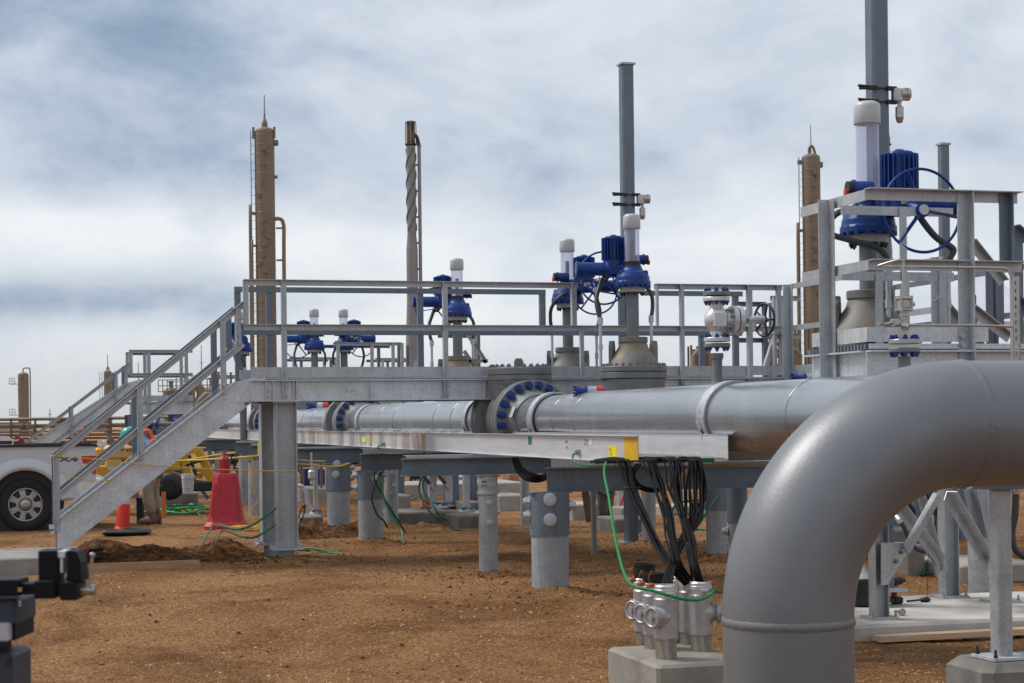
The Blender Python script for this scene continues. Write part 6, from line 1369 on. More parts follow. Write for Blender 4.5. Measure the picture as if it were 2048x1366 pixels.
def truck_box():
    y = G(51, 1062).y + .5; a = onY(-60, 892, y); b = onY(27, 892, y); zt = onY(10, 873, y).z; t = thing('tool_box', 'diamond-plate tool box riding in the bed of the white pickup', 'tool box', (b.x, y, a.z))
    m_ = mat('checker_plate', (.62, .64, .66), .3, .9, .2, 60, .5, 90); x0, x1 = a.x, b.x; mb = MB()
    mb.prism([(x0, y, a.z), (x1, y, a.z), (x1, y, zt - .05), (x1 - .10, y, zt), (x0, y, zt)], V((0, .5, 0))); obj('box', mb, m_, t)
    mb = MB(); mb.box(((x0 + x1) / 2, y + .25, zt - .055), (x1 - x0 + .03, .54, .012)); obj('lid_edge', mb, m_, t)
    mb = MB(); mb.box((x1 - .12, y - .004, zt - .09), (.2, .004, .05)); obj('dark_badge', mb, mat('badge_dark_red', (.10, .012, .012), .4), t)
    mb = MB(); mb.cb((x1 + .1, y + .1, a.z + .04), (.12, .12, .10), .02); mb.cyl((x1 + .03, y, a.z + .13), (x1 + .14, y, a.z + .07), .02, n=10); obj('red_fitting', mb, mat('dark_red_part', (.22, .02, .02), .4), t)
truck_box()

# ================================================================ yellow trencher behind the truck
def machine():
    d = 29.5; q = lambda px, py, o_=0: P(px, py, d + o_); t = thing('trenching_machine', 'yellow trenching machine partly hidden behind the stair and truck', 'machine', G(300, 1025)); TANM = mat('tan_machine_paint', (.58, .36, .14), .4, 0, .1)
    c = q(239, 912); mb = MB(); mb.cb(q(239, 905), (.52, .9, .25), .05); mb.cb(q(226, 921), (.28, .9, .30), .03); obj('hood', mb, TANM, t)
    mb = MB(); mb.cb(q(252, 926, .1), (.42, .8, .30), .02); 
    for i in range(5): mb.box(q(250, 915 + 6 * i, -.38), (.30, .02, .02), -PSI)
    obj('engine', mb, BLACK, t)
    mb = MB(); mb.cb(q(214, 943), (.40, .9, .22), .02); mb.cb(q(196, 925, .3), (.13, .7, .5), .03); mb.box(q(232, 960), (.9, .8, .1), -PSI); obj('frame', mb, MACH, t)
    p = q(240, 903.5, -.56); text('lettering', 'Vermeer', .105, p, RT, (0, 0, 1), mat('black_decal', (.01, .01, .01), .4), t, .002, .003)
    mb = MB(); mb.box(q(224, 937, -.56), (.13, .006, .07), -PSI); obj('white_label', mb, WHITE, t)
    for px in (232, 345): 
        mb = MB(); c = q(px, 972); mb.lathe(c - FW * .3, FW, [(.12, .0), (.20, .01), (.225, .04), (.225, .20), (.20, .24)], 28, sharp=False); mb.cyl(c - FW * .32, c - FW * .25, .10, n=16); obj('wheel', mb, BLACK, t)
    for (a, b, w_) in (((300, 930), (362, 930), .16), ((366, 905), (376, 948), .10), ((366, 905), (398, 900), .09), ((396, 900), (424, 955), .12), ((404, 935), (428, 962), .13), ((380, 950), (404, 952), .09), ((330, 945), (366, 958), .12)):
        mb = MB(); mb.bar(q(*a), q(*b), w_, w_ * 1.1, -FW); obj('boom_arm', mb, MACH, t)
    for (a, b) in (((378, 910), (392, 950)), ((372, 930), (410, 918)), ((384, 962), (430, 968))): mb = MB(); mb.cyl(q(*a, -.15), q(*b, -.15), .028, n=10); obj('hydraulic_ram', mb, BLACK, t)
    mb = MB(); mb.cb(q(360, 975), (.7, .5, .12), .02); mb.cb(q(405, 972), (.5, .5, .16), .02); obj('track_frame', mb, BLACK, t)
    mb = MB(); mb.cb(q(207, 893, .3), (.10, .1, .22), .02); mb.cyl(q(200, 880, .2), q(200, 893, .2), .04, n=10); obj('air_filter', mb, SILV, t)
machine()

# ================================================================ barriers, cone, bucket, stake
def cone():
    c = G(254, 1070); c.z = zg(c); d = dep(c); t = thing('traffic_cone', 'leaning orange traffic cone with white bands on a black rubber base', 'traffic cone', c)
    mb = MB(); mb.cb(c + V((0, 0, .045)), (.62, .42, .07), .03, rz=-PSI + .05); mb.lathe(c + V((.0, 0, .08)), (0, 0, 1), [(.17, 0), (.15, .012), (.12, .02)], 28); mb.box(c + V((-.23, -.02, .084)), (.08, .10, .01), -PSI); obj('base', mb, BLACK, t)
    ax = V((.085, .02, 1)).normalized(); p = c + V((-.06, 0, .085))
    R_ = lambda h: .098 - .055 * h / .88
    mb = MB(); mb.lathe(p, ax, [(.115, 0), (.098, .03)] + [(R_(h), h) for h in (.12, .13, .24, .25, .40, .55, .72)] + [(.040, .86), (.045, .88), (.045, .90)], 28); obj('cone', mb, ORNG, t)
    for h0, h1 in ((.34, .43), (.50, .60)): mb = MB(); mb.lathe(p + ax * h0, ax, [(R_(h0) + .003, 0), (R_(h1) + .003, h1 - h0)], 28); obj('reflective_band', mb, WHITE, t)
    return t
cone()
def barrier():
    c = G(453, 1056); t = thing('safety_barrier', 'faded red plastic barrier block with a darker red top left of the column', 'barrier', c); a0 = -PSI
    def ring(w_, dpt, z, ch): # eight-sided ring
        R3 = Matrix.Rotation(a0 + .05, 3, 'Z'); hx, hy = w_ / 2, dpt / 2
        return [c + R3 @ V(q) + V((0, 0, z)) for q in ((-hx + ch, -hy, 0), (hx - ch, -hy, 0), (hx, -hy + ch, 0), (hx, hy - ch, 0), (hx - ch, hy, 0), (-hx + ch, hy, 0), (-hx, hy - ch, 0), (-hx, -hy + ch, 0))]
    lv = [(.60, .60, 0, .10), (.60, .60, .04, .10), (.51, .51, .10, .09), (.46, .46, .20, .08), (.345, .345, .74, .08), (.315, .315, .785, .07), (.30, .30, .79, .07)]
    mb = MB(); vs = []
    for l in lv: vs += ring(*l)
    n = len(lv); mb.add(vs, [(k * 8 + i, k * 8 + (i + 1) % 8, k * 8 + 8 + (i + 1) % 8, k * 8 + 8 + i) for k in range(n - 1) for i in range(8)] + [tuple(range((n - 1) * 8, n * 8)), tuple(range(7, -1, -1))])
    obj('body', mb, PINK, t)
    R3 = Matrix.Rotation(a0 + .05, 3, 'Z')
    for i, px in enumerate((-.105, .105)):
        mb = MB(); y0_, y1_ = -.243, -.178
        pts = [(px * 1.15 - .075, y0_, .16), (px * 1.15 + .075, y0_, .16), (px + .045, y1_ - .01, .64), (px - .045, y1_ - .01, .64)]
        mb.prism([c + R3 @ V(p) for p in pts], R3 @ V((0, .012, 0))); obj('raised_panel', mb, PINK, t)
    e = thing('fire_extinguisher', 'red fire extinguisher standing on top of the faded red barrier block', 'fire extinguisher', c + V((0, 0, .79)))
    mb = MB(); mb.lathe(c + V((-.02, 0, .79)), (0, 0, 1), [(.078, 0), (.082, .01), (.082, .20), (.06, .235), (.025, .25), (.022, .27)], 24); obj('cylinder', mb, mat('dark_red_top', (.40, .008, .010), .35, coat=.4), e)
    mb = MB(); mb.box(c + V((-.02, 0, 1.07)), (.05, .03, .025), a0); mb.bar(c + V((-.03, 0, 1.085)), c + V((.07, 0, 1.11)), .02, .01); obj('handle', mb, RED, e)
    mb = MB(); mb.tube(spline([c + V((.0, -.02, 1.06)), c + V((.06, -.05, 1.05)), c + V((.085, -.05, .98)), c + V((.08, -.05, .90))], 5), .010, 8); obj('hose', mb, BLACK, e)
    mb = MB(); mb.cyl(c + V((.08, -.05, .91)), c + V((.083, -.05, .80)), .015, n=8); obj('nozzle', mb, WHITE, e)
barrier()
def smalls():
    c = G(328, 1036); mb = MB(); mb.bar(c - V((0, 0, .1)), c + V((0, 0, .42)), .07, .025, V((0, -1, 0))); solo('marker_stake', mb, mat('orange_paint', (.75, .20, .01), .6, 0, .2, 8, col2=(.45, .16, .05)), 'flat orange marker stake standing right of the worker', 'stake')
    mb = MB(); c = G(281, 1046); mb.cyl(c, c + V((0, 0, .36)), .06, n=18); mb.cyl(c + V((0, 0, .36)), c + V((0, 0, .385)), .065, n=18); solo('black_bollard', mb, BLACK, 'short black tube standing between the cone and the worker', 'tube')
    c = P(376, 985, 28.2); t = thing('bucket', 'white plastic bucket on the grey footing left of the red barrier', 'bucket', c); mb = MB(); mb.lathe(c, (0, 0, 1), [(.085, 0), (.10, .22), (.105, .225), (.105, .24), (.10, .30)], 24); obj('pail', mb, WHITE, t)
    mb = MB(); mb.box(c + V((-.01, -.105, .13)), (.10, .012, .12)); obj('printed_label', mb, mat('grey_print', (.45, .46, .48), .6), t)
    mb = MB(); mb.tube(spline([c + V((-.1, 0, .28)), c + V((-.06, -.1, .22)), c + V((.06, -.1, .22)), c + V((.1, 0, .28))], 5), .003, 5); obj('handle', mb, STAIN, t)
    def blk(px0, px1, ybase, ytop, label, m_=CONCD, dd=.8, b=.02, d=None):
        g = G((px0 + px1) / 2, ybase) if d is None else XY((px0 + px1) / 2, d); d_ = dep(g); a = XY(px0, d_); b_ = XY(px1, d_); h = 1.5 - (ytop - (PY0 - RHO * ((px0 + px1) / 2 - PX0))) * d_ / FPX
        mb = MB(); mb.cb(V(((a.x + b_.x) / 2, g.y + dd / 2, h / 2 - .1)), (abs(b_.x - a.x), dd, h + .2), b); return solo('concrete_footing', mb, m_, label, 'concrete footing', 'concrete footings between the piles')
    blk(318, 396, 1017, 986, 'grey footing under the white bucket')
    blk(773, 914, 1049, 1024, 'long low concrete kerb behind the slim piles', dd=1.2)
    blk(912, 962, 1057, 1031, 'footing just left of the jack pile, carrying a square post')
    blk(764, 822, 1020, 991, 'footing behind the dark-sleeved pile', CONC)
    blk(600, 700, 1005, 976, 'pale footing beyond the stout pile beside the column', CONC, 1.5)
    blk(800, 1060, 992, 967, 'long pale slab far behind the square post', CONC, 2.0)
    blk(995, 1065, 1022, 990, 'pale footing behind the biggest pile at its left', CONC, 1.2)
    blk(1140, 1232, 1040, 1008, 'long footing where the second worker stands', CONC, 1.0)
    blk(1226, 1290, 1066, 1037, 'footing with a stepped plinth right of the second worker')
    blk(1240, 1274, 1037, 1014, 'plinth block standing on the footing right of the second worker', CONC, .45, d=24.4)
    blk(1330, 1420, 1032, 1012, 'pale far slab seen through the black cable bundles', CONC, 1.0)
    blk(598, 646, 1048, 1033, 'small footing with a thin post just right of the column')
    blk(925, 965, 1022, 1004, 'ribbed grey block lying beyond the square post')
    blk(1812, 1850, 1150, 1090, 'short footing seen under the elbow between the raking braces', CONCD, .5)
    blk(1905, 2100, 1165, 1128, 'long pale slab behind the thick dark pile', CONC, 1.2)
    blk(1770, 1850, 1095, 1060, 'dark slab far under the elbow arch', CONCD, 1.2)
    def stand(px, ybase, ytop, w_, label, diag=True):
        c = G(px, ybase); d = dep(c); hy = PY0 - RHO * (px - PX0); zb = 1.5 - (ybase - 12 - hy) * d / FPX; zt = 1.1; t = thing('pipe_stand', label, 'pipe stand', c, 'galvanised stands between the footings')
        mb = MB(); mb.box((c.x, c.y + .3, (zb + zt) / 2), (w_, w_, zt - zb)); obj('post', mb, GALV, t)
        mb = MB(); mb.box((c.x, c.y + .3, zb + .01), (w_ * 2.2, w_ * 2.2, .02)); mb.lathe((c.x, c.y + .3, zb - .05), (0, 0, 1), [(w_ * 1.9, 0), (w_ * 1.2, .05)], 8); obj('base_plate', mb, GALVD, t)
        if diag:
            mb = MB(); mb.prism([(c.x - .16, c.y + .2, zb + .42), (c.x + .02, c.y + .2, zb + .42), (c.x + .02, c.y + .2, zb + .2)], V((0, .012, 0))); obj('gusset', mb, GALV, t)
            mb = MB(); Angle(mb, V((c.x - .55, c.y + .2, 1.08)), V((c.x - .05, c.y + .2, zb + .35)), -1, .06, .06); obj('raking_brace', mb, GALVD, t)
    stand(942, 1030, 950, .095, 'single square post on the footing left of the jack pile', False)
    stand(905, 1020, 950, .13, 'braced stand between the hanging green hoses and the square post')
    stand(873, 1020, 950, .13, 'braced stand just left of the other one by the green hoses')
    stand(638, 1035, 900, .07, 'thin post with foot just right of the walkway column', False)
    stand(355, 995, 930, .11, 'braced stand right of the worker behind the stair', True)
    stand(1256, 1028, 985, .13, 'stand on the stepped plinth right of the second worker', False)
    for px0, px1, y0, y1, d, col, lab in ((608, 651, 938, 970, 38, (.01, .03, .14), 'dark blue tank far behind the pile right of the column'), (905, 929, 951, 967, 45, (.70, .72, .74), 'white carton far behind the posts under the beam'), (929, 952, 951, 967, 46, (.03, .30, .62), 'bright blue carton beside the white one'),
                                     (1017, 1040, 948, 985, 42, (.36, .17, .09), 'brown crate far behind the jack pile'), (1378, 1422, 948, 1010, 44, (.42, .21, .11), 'tan crate seen through the black cables')):
        a, b = XY(px0, d), XY(px1, d); z1 = zat(px0, y0, d); z0 = max(0, zat(px0, y1, d)); mb = MB(); mb.cb(((a.x + b.x) / 2, a.y + .3, (z0 + z1) / 2), (b.x - a.x, .6, z1 - z0), .02)
        if z0 > .1: mb.box(((a.x + b.x) / 2, a.y + .3, z0 / 2 - .01), (b.x - a.x + .1, .7, z0 - .02))
        solo('supply_box', mb, mat('box_paint', col, .5), lab, 'box', 'boxes far behind under the beams')
    tt = thing('black_board', 'dark board with white letters far behind the slim piles', 'board', P(838, 975, 40)); mb = MB(); mb.box(P(835, 962, 40), (.32, .04, .45), -PSI); mb.box(P(833, 985, 40), (.04, .04, .7)); obj('panel', mb, BLACK, tt); text('lettering', 'REE', .14, P(824.5, 968, 39.95), RT, (0, 0, 1), WHITE, tt, .002, .004)
    tt = thing('printed_sheet', 'white sheet with blue letters on the far carton', 'sheet', P(925, 960, 44.9)); mb = MB(); mb.box(P(924, 958.5, 44.95), (.16, .01, .13), -PSI); obj('panel', mb, WHITE, tt); text('lettering', 'ed', .14, P(919, 961, 44.9), RT, (0, 0, 1), mat('blue_print', (.01, .02, .25), .5), tt, .002, .003)
    # drain funnel fitting with little pipe next to the column
    t = thing('sample_fitting', 'small silver drip fitting hanging left of the stout pile', 'fitting', P(623, 930, 22)); mb = MB(); mb.cyl(P(623, 905, 22), P(623, 940, 22), .012, n=8); mb.lathe(P(623, 940, 22), (0, 0, -1), [(.03, 0), (.045, .02), (.045, .10), (.02, .13), (.02, .18)], 16); obj('fitting', mb, SILV, t)
    t = thing('bent_pipe', 'bent pale pipe rising from the ground right of the walkway column', 'pipe', G(622, 1020)); mb = MB(); mb.tube(spline([P(597, 972, 24), P(604, 973, 24), P(612, 985, 24), P(616, 1005, 24), P(622, 1022, 24)], 6), .03, 10); obj('pipe', mb, GALVL, t)
    mb = MB(); c = G(850, 1030); c = P(852, 1012, 26.5); mb.cb(c + V((0, 0, .04)), (.10, .10, .12), .01); mb.cb(c + V((0, 0, -.02)), (.16, .14, .03), .005); solo('orange_block', mb, mat('rusty_orange', (.45, .10, .04), .6), 'small orange-red cap on the low concrete kerb', 'cap')
smalls()
def clutter():
    G3 = GALVD
    for (px, d, w_, lab) in ((330, 33, 1.1, 'low rack of grey pipes behind the worker and machine'), (466, 44, 1.6, 'low rack of grey pipes beyond the far cross beams'), (720, 48, 4.5, 'low rack of pipes far behind the stout piles'), (1000, 52, 4.0, 'low rack of pipes far behind the jack pile'), (1330, 50, 5.0, 'low rack of pipes far behind the cable bundles'), (1845, 21, 1.3, 'dark low pipe rack seen through the elbow arch')):
        c = XY(px, d); t = thing('small_pipe_rack', lab, 'pipe rack', c, 'low pipe racks behind the piles'); rnd = random.Random(px)
        for k in range(5):
            z = (.35, .62, .85, 1.08, 1.42)[k]; r = rnd.choice((.04, .06, .09, .12)); mb = MB(); a = c + V((-w_ / 2 + rnd.uniform(-.3, .3), .2 * k, z)); b = c + V((w_ / 2 + rnd.uniform(-.3, .3), .2 * k, z)); mb.cyl(a, b, r, n=14); p = obj('pipe', mb, (YOKE, CAST, TAND)[k % 3], t)
            for q in range(3):
                f_ = rnd.random(); x = a.lerp(b, f_); mb = MB(); mb.cyl(x - V((.04, 0, 0)), x + V((.04, 0, 0)), r * 1.7, n=18); obj('flange', mb, BLUED if q % 2 else CAST, p)
        for k in range(4):
            x = c.x - w_ / 2 + .2 + k * (w_ - .4) / 3; mb = MB(); mb.box((x, c.y - .12, .72), (.10, .10, 1.45)); obj('post', mb, G3, t)
            mb = MB(); Angle(mb, V((x, c.y - .1, .75)), V((x + .45, c.y - .1, .1)), -1); obj('raking_brace', mb, G3, t)
    c = P(335, 848, 31); t = thing('small_bore_valve', 'small grey line with blue flanges and black lever left of the worker', 'valve', c); mb = MB(); mb.cyl(c - RT * .35, c + RT * .35, .04, n=14); mb.cyl(c + V((0, 0, -.35)), c, .035, n=12); obj('pipe', mb, YOKE, t)
    for o_ in (-.30, -.2, .12, .22): mb = MB(); mb.cyl(c + RT * o_, c + RT * (o_ + .035), .09, n=18); obj('flange', mb, BLUED, t)
    mb = MB(); mb.cyl(c - RT * .33, c - RT * .33 + V((0, 0, -.22)), .03, n=10); mb.ring(c - RT * .33 + V((0, 0, -.24)), (0, 0, 1), .07, .012, 18, 6); obj('lever', mb, BLACK, t)
    mb = MB(); q = V((c.x, c.y, 0)); mb.box(q + V((0, 0, .58)), (.09, .09, 1.16)); obj('post', mb, G3, t)
clutter()

# ================================================================ people
SKIN = mat('skin', (.42, .22, .15), .5, 0, .06); DEN = mat('blue_shirt', (.10, .24, .48), .8, 0, .15, 18, .3, 40); KHA = mat('khaki_trousers', (.29, .24, .18), .85, 0, .18, 10, .5, 22); BOOT = mat('brown_boot', (.13, .085, .05), .7, 0, .2, 20)
HIV = mat('orange_vest', (.80, .12, .02), .6, 0, .08); TEAL = mat('teal_hard_hat', (.01, .36, .34), .25, 0, .05, coat=.5); GLOV = mat('dark_glove', (.02, .03, .03), .7); STR = mat('lime_stripe', (.65, .75, .03), .5)
def limb(mb, pts, rs, n=12): mb.tube(spline(pts, 5), [rs[0] + (rs[-1] - rs[0]) * 0 for _ in ()] or lerp(rs, 5, len(pts)), n)
def lerp(rs, k, n):
    out = []
    for i in range(n - 1):
        for j in range(k): out.append(rs[i] + (rs[i + 1] - rs[i]) * j / k)
    return out + [rs[-1]]
def skinned(name, verts, edges, radii, m_, parent, root=0, sub=2):
    me = bpy.data.meshes.new(name); me.from_pydata([tuple(V(v) - wloc(parent)) for v in verts], edges, []); o = bpy.data.objects.new(name, me); C.objects.link(o); o.parent = parent
    md = o.modifiers.new('Skin', 'SKIN'); sv = me.skin_vertices[0].data if me.skin_vertices else None
    if sv is None:
        pass
    for i, r in enumerate(radii):
        r = r if isinstance(r, tuple) else (r, r); me.skin_vertices[0].data[i].radius = r
    me.skin_vertices[0].data[root].use_root = True
    s_ = o.modifiers.new('Sub', 'SUBSURF'); s_.levels = sub; s_.render_levels = sub
    dg = bpy.context.evaluated_depsgraph_get(); m2 = bpy.data.meshes.new_from_object(o.evaluated_get(dg)); o.modifiers.clear(); o.data = m2; m2.materials.clear(); m2.materials.append(m_)
    m2.polygons.foreach_set('use_smooth', [True] * len(m2.polygons)); return o
def person_bent():
    g = G(303, 1049); d = dep(g); q = lambda px, py, o_=0.0: P(px, py, d + o_); t = thing('person', 'worker bending forward in teal hard hat, orange vest, blue shirt and khaki trousers', 'person', g)
    # facing left: feet on the ground, hips to the right, trunk leaning to the left
    hip = q(305, 927); chest = q(294, 888); neck_ = q(275, 880); head = q(262, 877)
    shN, shF = q(285, 892, -.17), q(285, 888, .17); elN, elF = q(272, 925, -.22), q(268, 922, .22); haN, haF = q(257, 944, -.16), q(255, 942, .15)
    hN, hF = q(301, 936, -.10), q(306, 935, .10); kN, kF = q(295, 985, -.12), q(307, 986, .12); aN, aF = q(304, 1034, -.12), q(313, 1030, .12); tN, tF = q(290, 1046, -.12), q(300, 1042, .12)
    vs = [hip, q(303, 906), chest, neck_, q(268, 879), shN, elN, haN, shF, elF, haF, hN, kN, aN, tN, hF, kF, aF, tF]
    ed = [(0, 1), (1, 2), (2, 3), (3, 4), (2, 5), (5, 6), (6, 7), (2, 8), (8, 9), (9, 10), (0, 11), (11, 12), (12, 13), (13, 14), (0, 15), (15, 16), (16, 17), (17, 18)]
    rd = [.13, .13, .14, .06, .055, .06, .045, .03, .06, .045, .03, .09, .06, .042, .035, .09, .06, .042, .035]
    body = skinned('body', vs, ed, rd, SKIN, t)
    mb = MB(); mb.ball(head, (.085, .078, .11)); mb.ball(head + V((-.08, 0, -.03)), (.02, .018, .025)); mb.ball(head + V((.0, -.08, -.01)), (.02, .01, .03)); obj('head', mb, SKIN, t)
    for hand, s_ in ((haN, -1), (haF, 1)):
        for i in range(5):
            b0 = hand + V((-.02, (i - 2) * .018, -.01)); mb = MB(); l = (.05, .075, .08, .075, .06)[i]; mb.tube([b0, b0 + V((-l * .6, 0, -l * .3)), b0 + V((-l * .8, 0, -l * .8))], [.010, .009, .007], 7); obj('finger', mb, GLOV, t)
    skinned('trousers', [hip + V((0, 0, .02)), hN, q(299, 960, -.12), kN, q(297, 1000, -.12), aN + V((0, 0, .03)), hF, q(307, 960, .12), kF, q(309, 1004, .12), aF + V((0, 0, .03))], [(0, 1), (1, 2), (2, 3), (3, 4), (4, 5), (0, 6), (6, 7), (7, 8), (8, 9), (9, 10)], [.165, .125, .115, .085, .10, .075, .125, .115, .085, .10, .075], KHA, t)
    sh = skinned('shirt', [hip + V((-.02, 0, .06)), q(303, 906), chest, neck_ + V((.02, 0, 0)), shN, q(279, 908, -.20), elN, q(263, 936, -.19), shF, elF, q(262, 934, .18)], [(0, 1), (1, 2), (2, 3), (2, 4), (4, 5), (5, 6), (6, 7), (2, 8), (8, 9), (9, 10)], [.155, .165, .18, .085, .095, .075, .068, .05, .095, .068, .05], DEN, t)
    mb = MB(); ax = (chest - hip).normalized(); mb.ring(chest + ax * .02, ax, .135, .03, 30, 8); mb.ring(hip.lerp(chest, .6), ax, .135, .026, 30, 8); mb.tube(spline([hip.lerp(chest, .6) + V((.05, -.08, .16)), chest + V((.02, -.08, .20)), neck_ + V((0, -.06, .08))], 5), .03, 8); obj('safety_vest', mb, HIV, t)
    for px in (303, 308): mb = MB(); c = q(px, 892 + (px - 303) * 3.5); mb.ring(c, (chest - hip), .19, .014, 28, 6); obj('reflective_stripe', mb, STR, t)
    for a, b in ((aN, tN), (aF, tF)):
        sole = G(0, 1) if False else None; mb = MB(); z0 = zg(g); base = V((a.x, a.y, z0)); toe = V((b.x, b.y, z0)); dirn = (toe - base).normalized()
        mb.tube(spline([a + V((0, 0, .06)), a + V((.01, 0, 0)), base + V((0, 0, .06)) - dirn * .02, base + V((0, 0, .055)) + dirn * .10, toe + V((0, 0, .05)) + dirn * .05, toe + V((0, 0, .04)) + dirn * .09], 4), lerp([.055, .056, .058, .052, .048, .03], 4, 6), 12)
        mb.tube([base - dirn * .07 + V((0, 0, .014)), toe + dirn * .10 + V((0, 0, .014))], .032, 8); obj('boot', mb, BOOT, t)
    mb = MB(); ax = V((-.45, 0, .9)).normalized(); c = head + ax * .035; mb.lathe(c, ax, [(.145, -.002), (.147, .006), (.125, .014), (.122, .06), (.105, .105), (.07, .135), (.01, .145)], 28, sharp=False); mb.tube(spline([c + ax * .06 + V((-.12, 0, 0)), c + ax * .145, c + ax * .06 + V((.12, 0, .06))], 5), .012, 6); obj('hard_hat', mb, TEAL, t)
    mb = MB(); mb.ring(head + V((0, -.09, 0)), (0, 1, 0), .03, .014, 16, 6); obj('ear_muff', mb, BLACK, t)
person_bent()
def person_legs():
    g = G(1211, 1047); d = dep(g); q = lambda px, py, o_=0.0: P(px, py, d + o_); t = thing('person', 'second worker in grey trousers and lime vest, mostly hidden behind the cross beam', 'person', g)
    z0 = zg(g); hip = q(1211, 962); sh_ = q(1211, 895); hd = q(1211, 868)
    A = lambda px, py, o_: q(px, py, o_)
    vs = [hip, q(1211, 930), sh_, q(1211, 884), A(1196, 898, -.05), A(1190, 930, -.1), A(1196, 955, -.25), A(1227, 898, -.05), A(1234, 930, -.1), A(1226, 955, -.25), A(1206, 970, 0), A(1205, 1002, -.03), A(1206, 1035, 0), A(1217, 970, .1), A(1216, 1002, .1), A(1217, 1033, .12)]
    ed = [(0, 1), (1, 2), (2, 3), (2, 4), (4, 5), (5, 6), (2, 7), (7, 8), (8, 9), (0, 10), (10, 11), (11, 12), (0, 13), (13, 14), (14, 15)]
    skinned('body', vs, ed, [.13, .13, .14, .06, .06, .045, .03, .06, .045, .03, .09, .06, .042, .09, .06, .042], SKIN, t)
    mb = MB(); mb.ball(hd, (.08, .09, .115)); mb.ball(hd + V((0, -.09, -.01)), (.015, .025, .02)); obj('head', mb, SKIN, t)
    skinned('trousers', [hip, vs[10], vs[11], vs[12], vs[13], vs[14], vs[15]], [(0, 1), (1, 2), (2, 3), (0, 4), (4, 5), (5, 6)], [.165, .12, .088, .08, .12, .088, .08], mat('grey_trousers', (.12, .105, .09), .85, 0, .2, 10, .5, 22), t)
    skinned('shirt', [q(1211, 950), q(1211, 925), sh_, vs[4], vs[5], vs[6], vs[7], vs[8], vs[9]], [(0, 1), (1, 2), (2, 3), (3, 4), (4, 5), (2, 6), (6, 7), (7, 8)], [.16, .165, .175, .09, .07, .05, .09, .07, .05], BLACK, t)
    skinned('safety_vest', [q(1211, 955), q(1211, 925), q(1211, 900)], [(0, 1), (1, 2)], [.172, .178, .19], STR, t)
    mb = MB(); mb.lathe(hd + V((0, 0, .035)), (0, 0, 1), [(.145, 0), (.125, .012), (.12, .06), (.09, .11), (.01, .135)], 24, sharp=False); obj('hard_hat', mb, WHITE, t)
    for a in (vs[12], vs[15]):
        b = V((a.x, a.y, z0)); mb = MB(); mb.tube(spline([a + V((0, 0, .03)), b + V((0, 0, .07)), b + V((-.05, -.08, .05)), b + V((-.08, -.16, .04))], 4), lerp([.055, .056, .05, .035], 4, 4), 10); obj('boot', mb, BOOT, t)
    t = thing('shovel', 'old wooden-handled shovel standing left of the second worker', 'shovel', G(1180, 1047)); mb = MB(); mb.bar(P(1167, 960, d - .2), P(1180, 1044, d - .2), .11, .02, -FW); obj('blade', mb, mat('old_wood', (.12, .075, .05), .8, 0, .3, 6), t); mb = MB(); mb.cyl(P(1158, 905, d - .2), P(1167, 962, d - .2), .018, n=8); obj('handle', mb, WOOD, t)
    mb = MB(); mb.cyl(P(1250, 985, d - .5), P(1231, 1036, d - .5), .02, n=8); solo('red_stake', mb, mat('faded_red_stake', (.50, .10, .12), .6), 'thin faded red stake leaning by the stepped plinth', 'stake')
    c = P(1197, 1010, d + 1.5); t = thing('safety_vest', 'lime vest lying on the footing beside the second worker', 'vest', c); mb = MB(); mb.ball(c, (.16, .12, .035)); mb.ball(c + V((-.12, 0, -.01)), (.10, .1, .025)); obj('cloth', mb, STR, t)
person_legs()
# ================================================================ foreground elbow pipe
def elbow():
    d = 6.8; b = XY(1571.5, d); R = .253; RB = .741; PZ = 1.466; zc = PZ - RB; t = thing('elbow_pipe', 'huge grey elbow pipe in the right foreground rising and bending to the right', 'pipe', (b.x, b.y, -.3))
    cen = V((b.x + RB, b.y, zc)); n = 72
    def circ(c, u, v_, r, m_=n): return [c + (u * math.cos(2 * math.pi * i / m_) + v_ * math.sin(2 * math.pi * i / m_)) * r for i in range(m_)]
    Yv = V((0, 1, 0))
    def sweep(cs, m_, nm):
        mb = MB(); vs = [q for c, u, r in cs for q in circ(c, u, Yv, r)]; mb.add(vs, [(k * n + i, k * n + (i + 1) % n, (k + 1) * n + (i + 1) % n, (k + 1) * n + i) for k in range(len(cs) - 1) for i in range(n)], True); return obj(nm, mb, m_, t)
    sweep([(V((b.x, b.y, -.6)), V((1, 0, 0)), R), (V((b.x, b.y, zc - .03)), V((1, 0, 0)), R)], PIPED, 'riser_pipe')
    cs = []
    for k in range(49):
        a = math.pi - k / 48 * math.pi / 2; u = V((math.cos(a), 0, math.sin(a))); cs.append((cen + u * RB, -u, R * 1.004))
    sweep(cs, PIPED, 'elbow')
    sweep([(V((cen.x + .03, b.y, PZ)), V((0, 0, -1)), R), (V((cen.x + 3.5, b.y, PZ)), V((0, 0, -1)), R)], PIPED, 'horizontal_pipe')
    rnd = random.Random(4)
    for c, ax, w_ in ((V((b.x, b.y, zc - .015)), V((0, 0, 1)), .016), (V((cen.x + .015, b.y, PZ)), V((1, 0, 0)), .014)):
        mb = MB(); a_, b_ = frame(ax); m_ = 220; vs = []
        for i in range(m_):
            t_ = 2 * math.pi * i / m_; u = a_ * math.cos(t_) + b_ * math.sin(t_)
            for j, (o_, h) in enumerate(((-w_ * 1.2, -.002), (-w_ * .8, .002), (0, .0038), (w_ * .8, .002), (w_ * 1.2, -.002))):
                vs.append(c + ax * (o_ + .0012 * math.sin(i * .9)) + u * (R * 1.004 + h + .0011 * math.sin(i * 2.1 + j * .7)))
        mb.add(vs, [(i * 5 + j, i * 5 + j + 1, ((i + 1) % m_) * 5 + j + 1, ((i + 1) % m_) * 5 + j) for i in range(m_) for j in range(4)], True); obj('weld_bead', mb, PIPED, t)
elbow()

